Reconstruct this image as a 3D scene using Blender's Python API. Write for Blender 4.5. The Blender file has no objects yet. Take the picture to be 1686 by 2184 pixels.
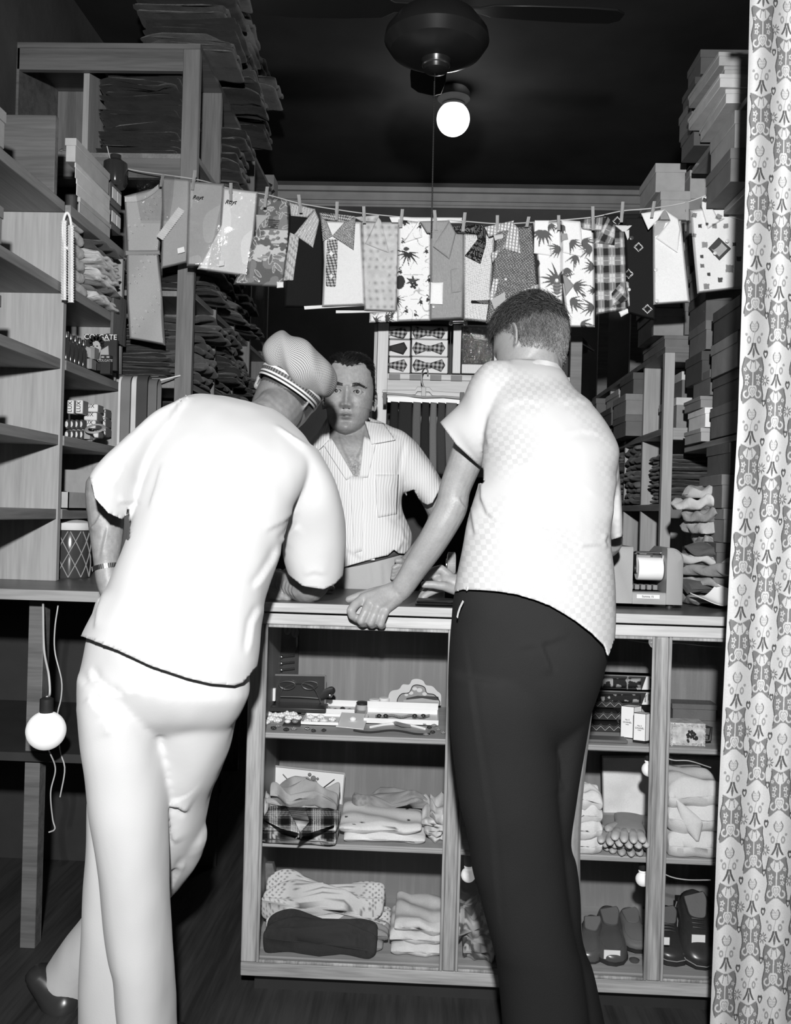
import bpy, bmesh, math, random
import numpy as np
from mathutils import Vector, Matrix, noise
random.seed(7); np.random.seed(7)
SC = bpy.context.scene
COL = SC.collection
# ------------------------------------------------------------------ camera
W_, H_, FPX = 1686.0, 2184.0, 1950.0
YAW, ROLL, CAMZ = math.radians(2.2), math.radians(1.6), 1.30
_f = np.array([-math.sin(YAW), math.cos(YAW), 0.0])
_r0 = np.array([math.cos(YAW), math.sin(YAW), 0.0]); _u0 = np.array([0, 0, 1.0])
_r = _r0*math.cos(ROLL) + _u0*math.sin(ROLL)
_u = _u0*math.cos(ROLL) - _r0*math.sin(ROLL)
CAMP = np.array([0, 0, CAMZ])
cam = bpy.data.objects.new('camera', bpy.data.cameras.new('camera'))
COL.objects.link(cam)
cam.matrix_world = Matrix(((_r[0], _u[0], -_f[0], 0), (_r[1], _u[1], -_f[1], 0), (_r[2], _u[2], -_f[2], CAMZ), (0, 0, 0, 1)))
cam.data.sensor_fit = 'HORIZONTAL'; cam.data.sensor_width = 36.0
cam.data.lens = 36.0*FPX/W_
cam.data.clip_start = 0.05
SC.camera = cam
# ------------------------------------------------------------------ light and exposure
FLASH_W, BULB_W, WORLD_S, EXPO = 600.0, 9.0, 0.012, 0.0
fl = bpy.data.lights.new('press_flash', 'SPOT'); fl.energy = FLASH_W; fl.shadow_soft_size = 0.05
fl.spot_size = math.radians(116); fl.spot_blend = 1.0
flo = bpy.data.objects.new('press_flash', fl); COL.objects.link(flo)
flo.location = (0.0, -0.40, 1.92)
flo.rotation_euler = (math.radians(82), 0, math.radians(2))
wd = bpy.data.worlds.new('world'); SC.world = wd; wd.use_nodes = True
wd.node_tree.nodes['Background'].inputs[0].default_value = (1, 1, 1, 1)
wd.node_tree.nodes['Background'].inputs[1].default_value = WORLD_S
SC.view_settings.view_transform = 'Standard'; SC.view_settings.look = 'None'
SC.view_settings.exposure = EXPO; SC.view_settings.gamma = 1.0
SC.view_settings.use_curve_mapping = False
SC.cycles.max_bounces = 8; SC.cycles.transparent_max_bounces = 16

def ray(px, py):
    return _f + _r*((px-W_/2)/FPX) + _u*((H_/2-py)/FPX)
def P(px, py, Y):
    d = ray(px, py); return CAMP + d*(Y/d[1])
def PZ(px, py, Z):
    d = ray(px, py); return CAMP + d*((Z-CAMZ)/d[2])
def PX(px, py, X):
    d = ray(px, py); return CAMP + d*(X/d[0])
def proj(p):
    q = np.asarray(p, float)-CAMP; z = q@_f
    return np.stack([W_/2+FPX*(q@_r)/z, H_/2-FPX*(q@_u)/z], -1)
# ------------------------------------------------------------------ materials
MATS = {}
def _nt(name):
    m = bpy.data.materials.new(name); m.use_nodes = True
    nt = m.node_tree; b = nt.nodes['Principled BSDF']
    return m, nt, b
def _spec(b, v):
    b.inputs['Specular IOR Level'].default_value = v
def mat(name, g, rough=0.65, spec=0.3, var=0.12, vs=9.0, bump=0.0, bs=60.0, metal=0.0, stretch=(1, 1, 1), sheen=0.0):
    if name in MATS: return MATS[name]
    m, nt, b = _nt(name); N = nt.nodes; L = nt.links
    tc = N.new('ShaderNodeTexCoord'); mp = N.new('ShaderNodeMapping'); mp.inputs['Scale'].default_value = stretch
    L.new(tc.outputs['Object'], mp.inputs['Vector'])
    nz = N.new('ShaderNodeTexNoise'); nz.inputs['Scale'].default_value = vs; nz.inputs['Detail'].default_value = 5
    L.new(mp.outputs[0], nz.inputs['Vector'])
    rp = N.new('ShaderNodeValToRGB')
    a, c = max(0, g*(1-var)), min(1, g*(1+var))
    rp.color_ramp.elements[0].position = .3; rp.color_ramp.elements[1].position = .7
    rp.color_ramp.elements[0].color = (a, a, a, 1); rp.color_ramp.elements[1].color = (c, c, c, 1)
    L.new(nz.outputs[0], rp.inputs[0]); L.new(rp.outputs[0], b.inputs['Base Color'])
    b.inputs['Roughness'].default_value = rough; _spec(b, spec); b.inputs['Metallic'].default_value = metal
    if sheen: b.inputs['Sheen Weight'].default_value = sheen
    if bump:
        n2 = N.new('ShaderNodeTexNoise'); n2.inputs['Scale'].default_value = bs; n2.inputs['Detail'].default_value = 4
        L.new(mp.outputs[0], n2.inputs['Vector'])
        bp = N.new('ShaderNodeBump'); bp.inputs['Strength'].default_value = bump; bp.inputs['Distance'].default_value = .01
        L.new(n2.outputs[0], bp.inputs['Height']); L.new(bp.outputs[0], b.inputs['Normal'])
    MATS[name] = m; return m
def wood(name, g0, g1, axis='z', sc=1.0, rough=.5, spec=.35, dist=6.0):
    if name in MATS: return MATS[name]
    m, nt, b = _nt(name); N = nt.nodes; L = nt.links
    tc = N.new('ShaderNodeTexCoord'); mp = N.new('ShaderNodeMapping')
    s = [22*sc]*3; s['xyz'.index(axis)] = 1.3*sc
    mp.inputs['Scale'].default_value = s
    L.new(tc.outputs['Object'], mp.inputs['Vector'])
    nz = N.new('ShaderNodeTexNoise'); nz.inputs['Scale'].default_value = 1.0; nz.inputs['Detail'].default_value = 3; nz.inputs['Distortion'].default_value = .8
    L.new(mp.outputs[0], nz.inputs['Vector'])
    ml = N.new('ShaderNodeMath'); ml.operation = 'MULTIPLY'; ml.inputs[1].default_value = dist
    L.new(nz.outputs[0], ml.inputs[0])
    sn = N.new('ShaderNodeMath'); sn.operation = 'SINE'; L.new(ml.outputs[0], sn.inputs[0])
    n2 = N.new('ShaderNodeTexNoise'); n2.inputs['Scale'].default_value = 7.0; n2.inputs['Detail'].default_value = 4
    L.new(mp.outputs[0], n2.inputs['Vector'])
    ad = N.new('ShaderNodeMath'); ad.operation = 'MULTIPLY_ADD'; ad.inputs[1].default_value = .30; L.new(sn.outputs[0], ad.inputs[0]); L.new(n2.outputs[0], ad.inputs[2])
    rp = N.new('ShaderNodeValToRGB'); rp.color_ramp.elements[0].position = .2; rp.color_ramp.elements[1].position = .8
    rp.color_ramp.elements[0].color = (g0, g0, g0, 1); rp.color_ramp.elements[1].color = (g1, g1, g1, 1)
    L.new(ad.outputs[0], rp.inputs[0]); L.new(rp.outputs[0], b.inputs['Base Color'])
    b.inputs['Roughness'].default_value = rough; _spec(b, spec)
    bp = N.new('ShaderNodeBump'); bp.inputs['Strength'].default_value = .12; bp.inputs['Distance'].default_value = .004
    L.new(ad.outputs[0], bp.inputs['Height']); L.new(bp.outputs[0], b.inputs['Normal'])
    MATS[name] = m; return m
def vcol(name='printed_cloth', rough=.8, spec=.15, bump=.25, bs=260.0, stretch=(1, 1, 1), fine=0.0):
    """colour comes from the mesh's own dye/print attribute"""
    if name in MATS: return MATS[name]
    m, nt, b = _nt(name); N = nt.nodes; L = nt.links
    at = N.new('ShaderNodeAttribute'); at.attribute_name = 'Col'
    b.inputs['Roughness'].default_value = rough; _spec(b, spec)
    tc = N.new('ShaderNodeTexCoord'); mp = N.new('ShaderNodeMapping'); mp.inputs['Scale'].default_value = stretch
    L.new(tc.outputs['Object'], mp.inputs['Vector'])
    nz = N.new('ShaderNodeTexNoise'); nz.inputs['Scale'].default_value = bs; nz.inputs['Detail'].default_value = 3
    L.new(mp.outputs[0], nz.inputs['Vector'])
    mx = N.new('ShaderNodeMix'); mx.data_type = 'RGBA'; mx.blend_type = 'MULTIPLY'; mx.inputs[0].default_value = .25
    L.new(at.outputs['Color'], mx.inputs[6]); L.new(nz.outputs[0], mx.inputs[7]); L.new(mx.outputs[2], b.inputs['Base Color'])
    if bump:
        bp = N.new('ShaderNodeBump'); bp.inputs['Strength'].default_value = bump; bp.inputs['Distance'].default_value = .003
        L.new(nz.outputs[0], bp.inputs['Height']); L.new(bp.outputs[0], b.inputs['Normal'])
    MATS[name] = m; return m
def glassy(name, refl=.08, rough=.02, tint=.97, bump=0.0, bs=30.0):
    if name in MATS: return MATS[name]
    m = bpy.data.materials.new(name); m.use_nodes = True; nt = m.node_tree; N = nt.nodes; L = nt.links
    N.remove(N['Principled BSDF']); out = N['Material Output']
    tr = N.new('ShaderNodeBsdfTransparent'); tr.inputs[0].default_value = (tint, tint, tint, 1)
    gl = N.new('ShaderNodeBsdfGlossy'); gl.inputs['Roughness'].default_value = rough
    mx = N.new('ShaderNodeMixShader'); mx.inputs[0].default_value = refl
    L.new(tr.outputs[0], mx.inputs[1]); L.new(gl.outputs[0], mx.inputs[2]); L.new(mx.outputs[0], out.inputs[0])
    if bump:
        nz = N.new('ShaderNodeTexNoise'); nz.inputs['Scale'].default_value = bs; nz.inputs['Detail'].default_value = 3
        tc = N.new('ShaderNodeTexCoord'); L.new(tc.outputs['Object'], nz.inputs['Vector'])
        bp = N.new('ShaderNodeBump'); bp.inputs['Strength'].default_value = bump; bp.inputs['Distance'].default_value = .02
        L.new(nz.outputs[0], bp.inputs['Height']); L.new(bp.outputs[0], gl.inputs['Normal'])
    MATS[name] = m; return m
def emit(name, g, s):
    if name in MATS: return MATS[name]
    m, nt, b = _nt(name)
    b.inputs['Base Color'].default_value = (g, g, g, 1); b.inputs['Roughness'].default_value = .3
    b.inputs['Emission Color'].default_value = (1, 1, 1, 1); b.inputs['Emission Strength'].default_value = s
    MATS[name] = m; return m
# ------------------------------------------------------------------ mesh builder
class MB:
    def __init__(s): s.v = []; s.f = []; s.n = 0; s.col = []
    def add(s, verts, faces, col=None):
        verts = np.asarray(verts, float).reshape(-1, 3); o = s.n
        s.v.append(verts); s.n += len(verts)
        s.f += [tuple(int(i)+o for i in f) for f in faces]
        if col is not None: s.col.append(np.broadcast_to(np.asarray(col, float).reshape(-1), (len(verts),)))
        return s
    def box(s, lo, hi):
        (a, b, c), (d, e, f) = lo, hi
        a, d = min(a, d), max(a, d); b, e = min(b, e), max(b, e); c, f = min(c, f), max(c, f)
        return s.add([(a, b, c), (d, b, c), (d, e, c), (a, e, c), (a, b, f), (d, b, f), (d, e, f), (a, e, f)],
                     [(0, 3, 2, 1), (4, 5, 6, 7), (0, 1, 5, 4), (1, 2, 6, 5), (2, 3, 7, 6), (3, 0, 4, 7)])
    def obox(s, c, size, R=None):
        h = np.array(size)/2.0
        v = np.array([(-1, -1, -1), (1, -1, -1), (1, 1, -1), (-1, 1, -1), (-1, -1, 1), (1, -1, 1), (1, 1, 1), (-1, 1, 1)])*h
        if R is not None: v = v@np.asarray(R).T
        return s.add(v+np.asarray(c), [(0, 3, 2, 1), (4, 5, 6, 7), (0, 1, 5, 4), (1, 2, 6, 5), (2, 3, 7, 6), (3, 0, 4, 7)])
    def prism(s, poly, vec):
        """closed polygon of 3D points pushed along vec"""
        p = np.asarray(poly, float); n = len(p); q = p+np.asarray(vec, float)
        fs = [tuple(range(n)), tuple(range(2*n-1, n-1, -1))]
        fs += [(i, i+n, (i+1) % n+n, (i+1) % n) for i in range(n)]
        return s.add(np.vstack([p, q]), fs)
    def rings(s, R, cap=True, close=True):
        """list of rings (each k x 3)"""
        R = np.asarray(R, float); m, k = R.shape[:2]; v = R.reshape(-1, 3); fs = []
        kk = k if close else k-1
        for i in range(m-1):
            for j in range(kk):
                a = i*k+j; b = i*k+(j+1) % k
                fs.append((a, b, b+k, a+k))
        if cap:
            v = np.vstack([v, R[0].mean(0), R[-1].mean(0)]); c0, c1 = m*k, m*k+1
            for j in range(kk):
                fs.append((c0, (j+1) % k, j)); fs.append((c1, (m-1)*k+j, (m-1)*k+(j+1) % k))
        return s.add(v, fs)
    def tube(s, path, r, k=10, flat=None, cap=True):
        path = np.asarray(path, float); m = len(path)
        r = np.broadcast_to(np.asarray(r, float), (m,))
        T = np.gradient(path, axis=0); T /= np.linalg.norm(T, axis=1)[:, None]+1e-12
        ref = np.array([0, 0, 1.0]) if abs(T[0][2]) < .9 else np.array([1.0, 0, 0])
        n = np.cross(T[0], ref); n /= np.linalg.norm(n); R = []
        for i in range(m):
            n = n-T[i]*(n@T[i]); n /= np.linalg.norm(n)+1e-12; b = np.cross(T[i], n)
            a = np.linspace(0, 2*math.pi, k, endpoint=False)
            fl = 1.0 if flat is None else flat
            R.append(path[i]+r[i]*(np.cos(a)[:, None]*n+fl*np.sin(a)[:, None]*b))
        return s.rings(R, cap)
    def lathe(s, prof, c=(0, 0, 0), k=28, axis='z'):
        a = np.linspace(0, 2*math.pi, k, endpoint=False); R = []
        for (r, h) in prof:
            x, y, z = r*np.cos(a), r*np.sin(a), np.full(k, h)
            R.append(np.stack({'z': (x, y, z), 'y': (x, z, y), 'x': (z, x, y)}[axis], -1)+np.asarray(c))
        return s.rings(R, True)
    def ball(s, c, r, k=16, m=10):
        r = np.broadcast_to(np.asarray(r, float), (3,)); a = np.linspace(0, 2*math.pi, k, endpoint=False); R = []
        for t in np.linspace(.02, math.pi-.02, m):
            R.append(np.asarray(c)+np.stack([r[0]*math.sin(t)*np.cos(a), r[1]*math.sin(t)*np.sin(a), np.full(k, r[2]*math.cos(t))], -1))
        return s.rings(R, True)
    def grid(s, V, col=None):
        V = np.asarray(V, float); m, k = V.shape[:2]
        fs = [(i*k+j, i*k+j+1, (i+1)*k+j+1, (i+1)*k+j) for i in range(m-1) for j in range(k-1)]
        return s.add(V.reshape(-1, 3), fs, col)
    def build(s, name, m, parent=None, origin=None, smooth=40, bevel=0.0):
        v = np.vstack(s.v)
        if parent is not None:
            org = np.zeros(3); q = parent
            while q is not None: org = org+np.array(q.location); q = q.parent
        else:
            org = np.array(origin) if origin is not None else np.array([(v[:, 0].min()+v[:, 0].max())/2, (v[:, 1].min()+v[:, 1].max())/2, v[:, 2].min()])
        me = bpy.data.meshes.new(name); me.from_pydata((v-org).tolist(), [], s.f); me.update()
        if s.col:
            c = np.concatenate(s.col); rgba = np.ones((len(c), 4)); rgba[:, :3] = c[:, None]
            at = me.color_attributes.new('Col', 'FLOAT_COLOR', 'POINT'); at.data.foreach_set('color', rgba.ravel())
        fixn(me)
        o = bpy.data.objects.new(name, me); COL.objects.link(o)
        if m is not None: me.materials.append(m)
        if parent is not None: o.parent = parent
        else: o.location = org
        if smooth:
            me.polygons.foreach_set('use_smooth', [True]*len(me.polygons))
            if smooth < 180: me.set_sharp_from_angle(angle=math.radians(smooth))
        if bevel:
            b = o.modifiers.new('edge', 'BEVEL'); b.width = bevel; b.segments = 2; b.limit_method = 'ANGLE'; b.angle_limit = math.radians(50)
        return o
def fixn(me):
    if len(me.polygons) > 60000: return
    bm = bmesh.new(); bm.from_mesh(me); bmesh.ops.recalc_face_normals(bm, faces=bm.faces); bm.to_mesh(me); bm.free()
def tag(o, label=None, cat=None, group=None, kind=None):
    if label: o['label'] = label
    if cat: o['category'] = cat
    if group: o['group'] = group
    if kind: o['kind'] = kind
    return o
def thing(name, label, cat, loc, group=None):
    o = bpy.data.objects.new(name, None); COL.objects.link(o); o.location = Vector([float(t) for t in loc]); o.empty_display_size = .05
    return tag(o, label, cat, group)
def struct(name, mb, m, bevel=0.0):
    return tag(mb.build(name, m, bevel=bevel), kind='structure')
def text(name, s, m, size, pos, parent, ax=None, up=None, depth=.0004, align='CENTER', shear=0.0):
    """lettering as a curve object; ax = reading direction, up = letter-up direction"""
    cu = bpy.data.curves.new(name, 'FONT'); cu.body = s; cu.size = size; cu.extrude = depth; cu.align_x = align; cu.align_y = 'CENTER'; cu.resolution_u = 4; cu.shear = shear
    to = bpy.data.objects.new('tmp', cu); COL.objects.link(to); dg = bpy.context.evaluated_depsgraph_get(); dg.update()
    me = bpy.data.meshes.new_from_object(to.evaluated_get(dg)); bpy.data.objects.remove(to); bpy.data.curves.remove(cu)
    o = bpy.data.objects.new(name, me); COL.objects.link(o); me.materials.clear(); me.materials.append(m)
    ax = np.array(ax if ax is not None else (1, 0, 0), float); ax /= np.linalg.norm(ax)
    up = np.array(up if up is not None else (0, 0, 1), float); up -= ax*(up@ax); up /= np.linalg.norm(up)
    n = np.cross(ax, up); org = np.zeros(3); q = parent
    while q is not None: org = org+np.array(q.location); q = q.parent
    p = np.asarray(pos)-org
    o.parent = parent
    o.matrix_local = Matrix(((ax[0], up[0], n[0], p[0]), (ax[1], up[1], n[1], p[1]), (ax[2], up[2], n[2], p[2]), (0, 0, 0, 1)))
    return o
def rotz(a): c, s = math.cos(a), math.sin(a); return np.array([[c, -s, 0], [s, c, 0], [0, 0, 1]])
def rotx(a): c, s = math.cos(a), math.sin(a); return np.array([[1, 0, 0], [0, c, -s], [0, s, c]])
def roty(a): c, s = math.cos(a), math.sin(a); return np.array([[c, 0, s], [0, 1, 0], [-s, 0, c]])
def crom(pts, n):
    """Catmull-Rom through pts (rows), n samples"""
    p = np.asarray(pts, float); m = len(p)
    if m == 2: t = np.linspace(0, 1, n)[:, None]; return p[0]*(1-t)+p[1]*t
    q = np.vstack([2*p[0]-p[1], p, 2*p[-1]-p[-2]])
    d = np.linalg.norm(np.diff(p[:, :3], axis=0), axis=1); c = np.concatenate([[0], np.cumsum(d)]); out = []
    for t in np.linspace(0, c[-1], n):
        i = min(np.searchsorted(c, t, 'right')-1, m-2); u = (t-c[i])/(c[i+1]-c[i]+1e-12)
        a, b, cc, dd = q[i], q[i+1], q[i+2], q[i+3]
        out.append(.5*((2*b)+(-a+cc)*u+(2*a-5*b+4*cc-dd)*u*u+(-a+3*b-3*cc+dd)*u**3))
    return np.array(out)
def fnoise(p, sc=1.0, seed=0.0):
    return np.array([noise.noise(Vector((float(a[0])*sc+seed, float(a[1])*sc+seed*1.7, float(a[2])*sc))) for a in p])
def vnoise2(x, y, sc, seed=0):
    """cheap vectorised value noise in 2D, 0..1"""
    x = np.asarray(x)*sc+seed*13.7; y = np.asarray(y)*sc+seed*7.3
    xi, yi = np.floor(x), np.floor(y); xf, yf = x-xi, y-yi
    h = lambda a, b: np.modf(np.abs(np.sin(a*127.1+b*311.7+seed*74.7)*43758.5453))[0]
    sx, sy = xf*xf*(3-2*xf), yf*yf*(3-2*yf)
    return (h(xi, yi)*(1-sx)+h(xi+1, yi)*sx)*(1-sy)+(h(xi, yi+1)*(1-sx)+h(xi+1, yi+1)*sx)*sy
# common materials
M_case = wood('oak_upright', .15, .36, 'z', 1.2)
M_caseH = wood('oak_rail', .34, .50, 'x', 1.0)
M_caseS = wood('oak_shelf', .26, .38, 'x', .9)
M_back = wood('plywood_back', .20, .30, 'z', .5, dist=9)
M_top = wood('dark_worktop', .055, .085, 'x', .7, rough=.35, spec=.5)
M_pine = wood('pine_upright', .26, .36, 'z', .8)
M_pineY = wood('pine_shelf', .20, .30, 'y', .8)
M_pineX = wood('pine_rail', .22, .33, 'x', .8)
M_dk = mat('black_paint', .02, .5, .4)
M_ink = mat('printing_ink', .015, .7, .1, 0)
M_white = mat('white_card', .78, .7, .2, .04)
M_metal = mat('bright_metal', .55, .28, .5, .05, metal=1.0)
M_gold = mat('dull_metal', .35, .35, .5, .05, metal=1.0)
# ------------------------------------------------------------------ the room
ZC, YB, XL, XR = 3.50, 6.10, -1.62, 1.62
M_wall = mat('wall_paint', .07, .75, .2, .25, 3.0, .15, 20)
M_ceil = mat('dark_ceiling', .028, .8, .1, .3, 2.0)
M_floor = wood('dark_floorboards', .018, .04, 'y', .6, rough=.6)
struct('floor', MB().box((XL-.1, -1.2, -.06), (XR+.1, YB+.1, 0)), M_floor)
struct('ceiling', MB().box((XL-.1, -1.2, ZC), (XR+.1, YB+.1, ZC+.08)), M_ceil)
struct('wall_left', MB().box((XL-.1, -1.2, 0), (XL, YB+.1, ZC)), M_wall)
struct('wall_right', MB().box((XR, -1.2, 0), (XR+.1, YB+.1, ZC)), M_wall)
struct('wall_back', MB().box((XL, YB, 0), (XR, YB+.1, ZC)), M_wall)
mm = MB()
for (a, b, d) in ((3.33, 3.43, .018), (3.37, 3.40, .032), (3.425, 3.455, .05), (3.345, 3.36, .028)):
    mm.box((XL, YB-d, a), (XR, YB, b))
struct('trim_1', mm, mat('moulding_paint', .30, .5, .4, .1))
# globe lamp on the ceiling
g = P(966, 254, 4.75)
t = thing('globe_lamp', 'white glass globe lamp hanging under the dark ceiling', 'lamp', (g[0], g[1], ZC))
MB().lathe([(.07, 0), (.085, -.02), (.085, -.05), (.06, -.07), (.05, -.12), (.06, g[2]+.075-ZC)], (g[0], g[1], ZC), 32).build('socket', mat('lamp_socket', .22, .5), t)
pr = [(.055, .078)]+[(.086*math.sin(a), .086*math.cos(a)) for a in np.linspace(.7, math.pi-.01, 22)]
MB().lathe([(r, h) for r, h in pr], g, 40).build('glass_globe', emit('lit_globe', .8, 2.2), t, smooth=80)
bl = bpy.data.lights.new('globe_lamp_light', 'POINT'); bl.energy = BULB_W; bl.shadow_soft_size = .09
blo = bpy.data.objects.new('globe_lamp_light', bl); COL.objects.link(blo); blo.location = g+np.array([0, 0, -.13])
# ceiling fan with pull chain
h = P(930, 118, 3.0)
M_fan = mat('fan_black', .012, .30, .5, .05)
t = thing('ceiling_fan', 'black ceiling fan hanging above the clothesline', 'fan', (h[0], h[1], ZC))
MB().tube([(h[0], h[1], ZC), (h[0], h[1], h[2]+.1)], .012).build('rod', M_fan, t)
MB().lathe([(.03, .20), (.07, .19), (.075, .14), (.13, .12), (.168, .07), (.172, .045), (.150, .012), (.10, -.012), (.05, -.018), (.045, -.03), (.04, -.05), (.012, -.06)], h, 40).build('motor_housing', M_fan, t, smooth=30)
MB().lathe([(.043, -.028), (.0465, -.031), (.0465, -.035), (.043, -.038)], h, 32).build('trim_ring', M_metal, t)
for k, ang in enumerate((4, 94, 184, 274)):
    a = math.radians(ang); d = np.array([math.cos(a), math.sin(a), 0]); s_ = np.array([-math.sin(a), math.cos(a), .18])
    pts = []
    for (l, w) in ((.07, .02), (.14, .022), (.18, .05), (.30, .062), (.48, .068), (.58, .06), (.61, .03)):
        pts.append((l, w))
    h2 = h+np.array([0, 0, .15]); poly = [h2+d*l+s_*w for l, w in pts]+[h2+d*l-s_*w for l, w in reversed(pts)]
    MB().prism(poly, (0, 0, .008)).build('blade', M_fan, t, bevel=.002)
c0 = P(926, 175, 3.0); c1 = P(920, 490, 3.0)
ch = MB(); n = 90
for i in range(n):
    q = c0+(c1-c0)*i/(n-1); ch.ball(q, .0032, 6, 4)
ch.tube([c0+np.array([0, 0, .10]), c1], .0012, 6)
ch.build('pull_chain', M_dk, t)
# ------------------------------------------------------------------ display counter
YF, YBK, ZT = 2.40, 2.87, 1.053
xl = P(512, 2000, YF)[0]; xr = 1.0
xm0, xm1 = P(945, 1980, YF)[0], P(972, 1980, YF)[0]
xq0, xq1 = P(1383, 1980, YF)[0], P(1412, 1980, YF)[0]
def zpx(px, py, Y): return P(px, py, Y)[2]
zr0 = zpx(750, 1312, YF+.012); zr1 = zpx(750, 1337, YF+.012)
zb0, zb1 = zpx(600, 2056, YF+.01), zpx(600, 2086, YF+.01)
case = thing('display_counter', 'long wooden and glass shop counter with goods on its shelves', 'counter', ((xl+xr)/2, YF, 0))
YI = YF+.012
def bead(mb, x0, x1, z0, z1, y):  # ogee bead round a pane
    w = .008
    mb.box((x0, y-.006, z0), (x0+w, y, z1)); mb.box((x1-w, y-.006, z0), (x1, y, z1))
    mb.box((x0+w, y-.006, z0), (x1-w, y, z0+w)); mb.box((x0+w, y-.006, z1-w), (x1-w, y, z1))
mb = MB().box((xl, YI, zr1), (xr, YI+.03, zr0)); mb.build('top_rail', M_caseH, case, bevel=.003)
MB().box((xl, YI, zb1), (xr, YI+.03, zb0)).build('bottom_rail', wood('oak_rail_low', .18, .36, 'x', 1.0), case, bevel=.003)
xlp = P(545, 2000, YF)[0]
for (a, b) in ((xl, xlp), (xm0, xm1), (xq0, xq1), (xr-.04, xr)):
    MB().box((a, YI-.002, zb0), (b, YI+.03, zr1)).build('front_post', M_case, case, bevel=.004)
for (a, b) in ((xlp, xm0), (xm1, xq0), (xq1, xr-.04)):
    mb = MB(); bead(mb, a, b, zb0, zr1, YI+.004); mb.build('glazing_bead', M_case, case, bevel=.002)
    MB().box((a+.002, YI+.012, zb0+.002), (b-.002, YI+.015, zr1-.002)).build('glass_pane', glassy('case_glass', .035), case)
zs1 = zpx(750, 1572, YF+.03); zs2 = zpx(750, 1806, YF+.03); zfl = zb0+.004
for zz in (zs1, zs2):
    mb = MB().box((xl+.02, YI+.032, zz-.016), (xr-.02, YBK-.02, zz)); mb.box((xl+.02, YI+.026, zz-.013), (xr-.02, YI+.032, zz-.004))
    mb.build('shelf', M_caseS, case, bevel=.002)
MB().box((xl+.02, YI+.03, zfl-.02), (xr-.02, YBK-.02, zfl)).build('bottom_board', M_caseS, case)
MB().box((xl, YBK-.02, .06), (xr, YBK, ZT-.03)).build('back_panel', M_back, case)
MB().box((xl, YI+.03, zb1), (xl+.02, YBK-.02, ZT-.03)).build('end_panel', M_back, case)
MB().box((xr-.02, YI+.03, zb1), (xr, YBK-.02, ZT-.03)).build('end_panel', M_back, case)
MB().box((xl+.03, YI+.05, 0), (xr-.03, YBK-.03, zb1)).build('plinth', M_dk, case)
zt0 = zpx(650, 1306, YF)
MB().box((xl-.02, YF+.001, zt0), (xr+.02, YBK+.02, ZT)).build('worktop', M_top, case, bevel=.002)
MB().box((xl-.02, YF-.012, zt0), (xr+.02, YF+.001, ZT)).build('worktop_edge', wood('oak_edge', .32, .46, 'x', 1.0), case, bevel=.002)
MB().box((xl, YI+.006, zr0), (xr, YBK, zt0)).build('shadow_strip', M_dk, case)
# bulbs inside the counter with flex
M_bulb = emit('frosted_bulb', .85, .25)
M_flex = mat('pale_flex', .45, .5)
def bulb(px, py, r_px, label, top):
    c = P(px, py, 2.50); r = r_px/FPX*2.50
    o = thing('light_bulb', label, 'light bulb', (c[0], c[1], top), 'bulbs inside the counter')
    MB().lathe([(.012, top-c[2]), (.013, r*1.9), (.012, r*1.6), (.011, r*1.25)], c, 16).build('socket', M_dk, o)
    MB().lathe([(.011, r*1.3), (.012, r*1.1)]+[(r*math.sin(a), r*math.cos(a)) for a in np.linspace(.5, 3.12, 14)], c, 24).build('glass', M_bulb, o, smooth=80)
bulb(1383, 1641, 15, 'frosted bulb under the upper shelf, beside the post near the curtain', zs1-.017)
bulb(1370, 1875, 15, 'frosted bulb under the lower shelf, above the slip-on shoes', zs2-.017)
bulb(998, 1866, 15.5, 'frosted bulb under the lower shelf, beside the dark trousers', zs2-.017)
bulb(1398, 1369, 15, 'half hidden bulb behind the post, just under the counter top', zr1-.004)
def cable(name, pts, r, label, m=None, n=40):
    o = MB().tube(crom([np.asarray(p) for p in pts], n), r, 7).build(name, m or M_flex)
    return tag(o, label, 'cord')
cable('lamp_cord', [P(1340, 1365, 2.6), P(1385, 1372, 2.52), P(1402, 1377, 2.5), P(1440, 1371, 2.5), P(1490, 1376, 2.52), P(1540, 1380, 2.55)], .0016, 'thin pale cord running just under the counter top by the curtain')
cable('lamp_cord', [P(1395, 1600, 2.5), P(1430, 1620, 2.5), P(1470, 1623, 2.5), P(1515, 1637, 2.53)], .0016, 'thin pale cord sagging above the white folded cloth by the curtain')
cable('lamp_cord', [P(1385, 1840, 2.5), P(1420, 1866, 2.5), P(1460, 1876, 2.5), P(1515, 1877, 2.53)], .0016, 'thin pale cord above the tall black shoe')
# ------------------------------------------------------------------ tools for bodies and clothing
def mesh_arrays(me):
    n = len(me.vertices); v = np.empty(n*3); me.vertices.foreach_get('co', v); v = v.reshape(-1, 3)
    f = [tuple(p.vertices) for p in me.polygons]
    return v, f
def edges_of(f):
    e = set()
    for q in f:
        for i in range(len(q)):
            a, b = q[i], q[(i+1) % len(q)]
            e.add((a, b) if a < b else (b, a))
    return np.array(list(e))
def lap(v, f, it=2, k=.5, E=None):
    if E is None: E = edges_of(f)
    d = np.zeros(len(v)); np.add.at(d, E[:, 0], 1); np.add.at(d, E[:, 1], 1); d = np.maximum(d, 1)[:, None]
    for _ in range(it):
        s = np.zeros_like(v); np.add.at(s, E[:, 0], v[E[:, 1]]); np.add.at(s, E[:, 1], v[E[:, 0]])
        v = v*(1-k)+k*s/d
    return v
def vnorm(v, f):
    q = np.array([t if len(t) == 4 else tuple(t)+(t[-1],) for t in f])
    n = np.cross(v[q[:, 2]]-v[q[:, 0]], v[q[:, 3]]-v[q[:, 1]]); o = np.zeros_like(v)
    for i in range(4): np.add.at(o, q[:, i], n)
    return o/(np.linalg.norm(o, axis=1)[:, None]+1e-12)
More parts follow.
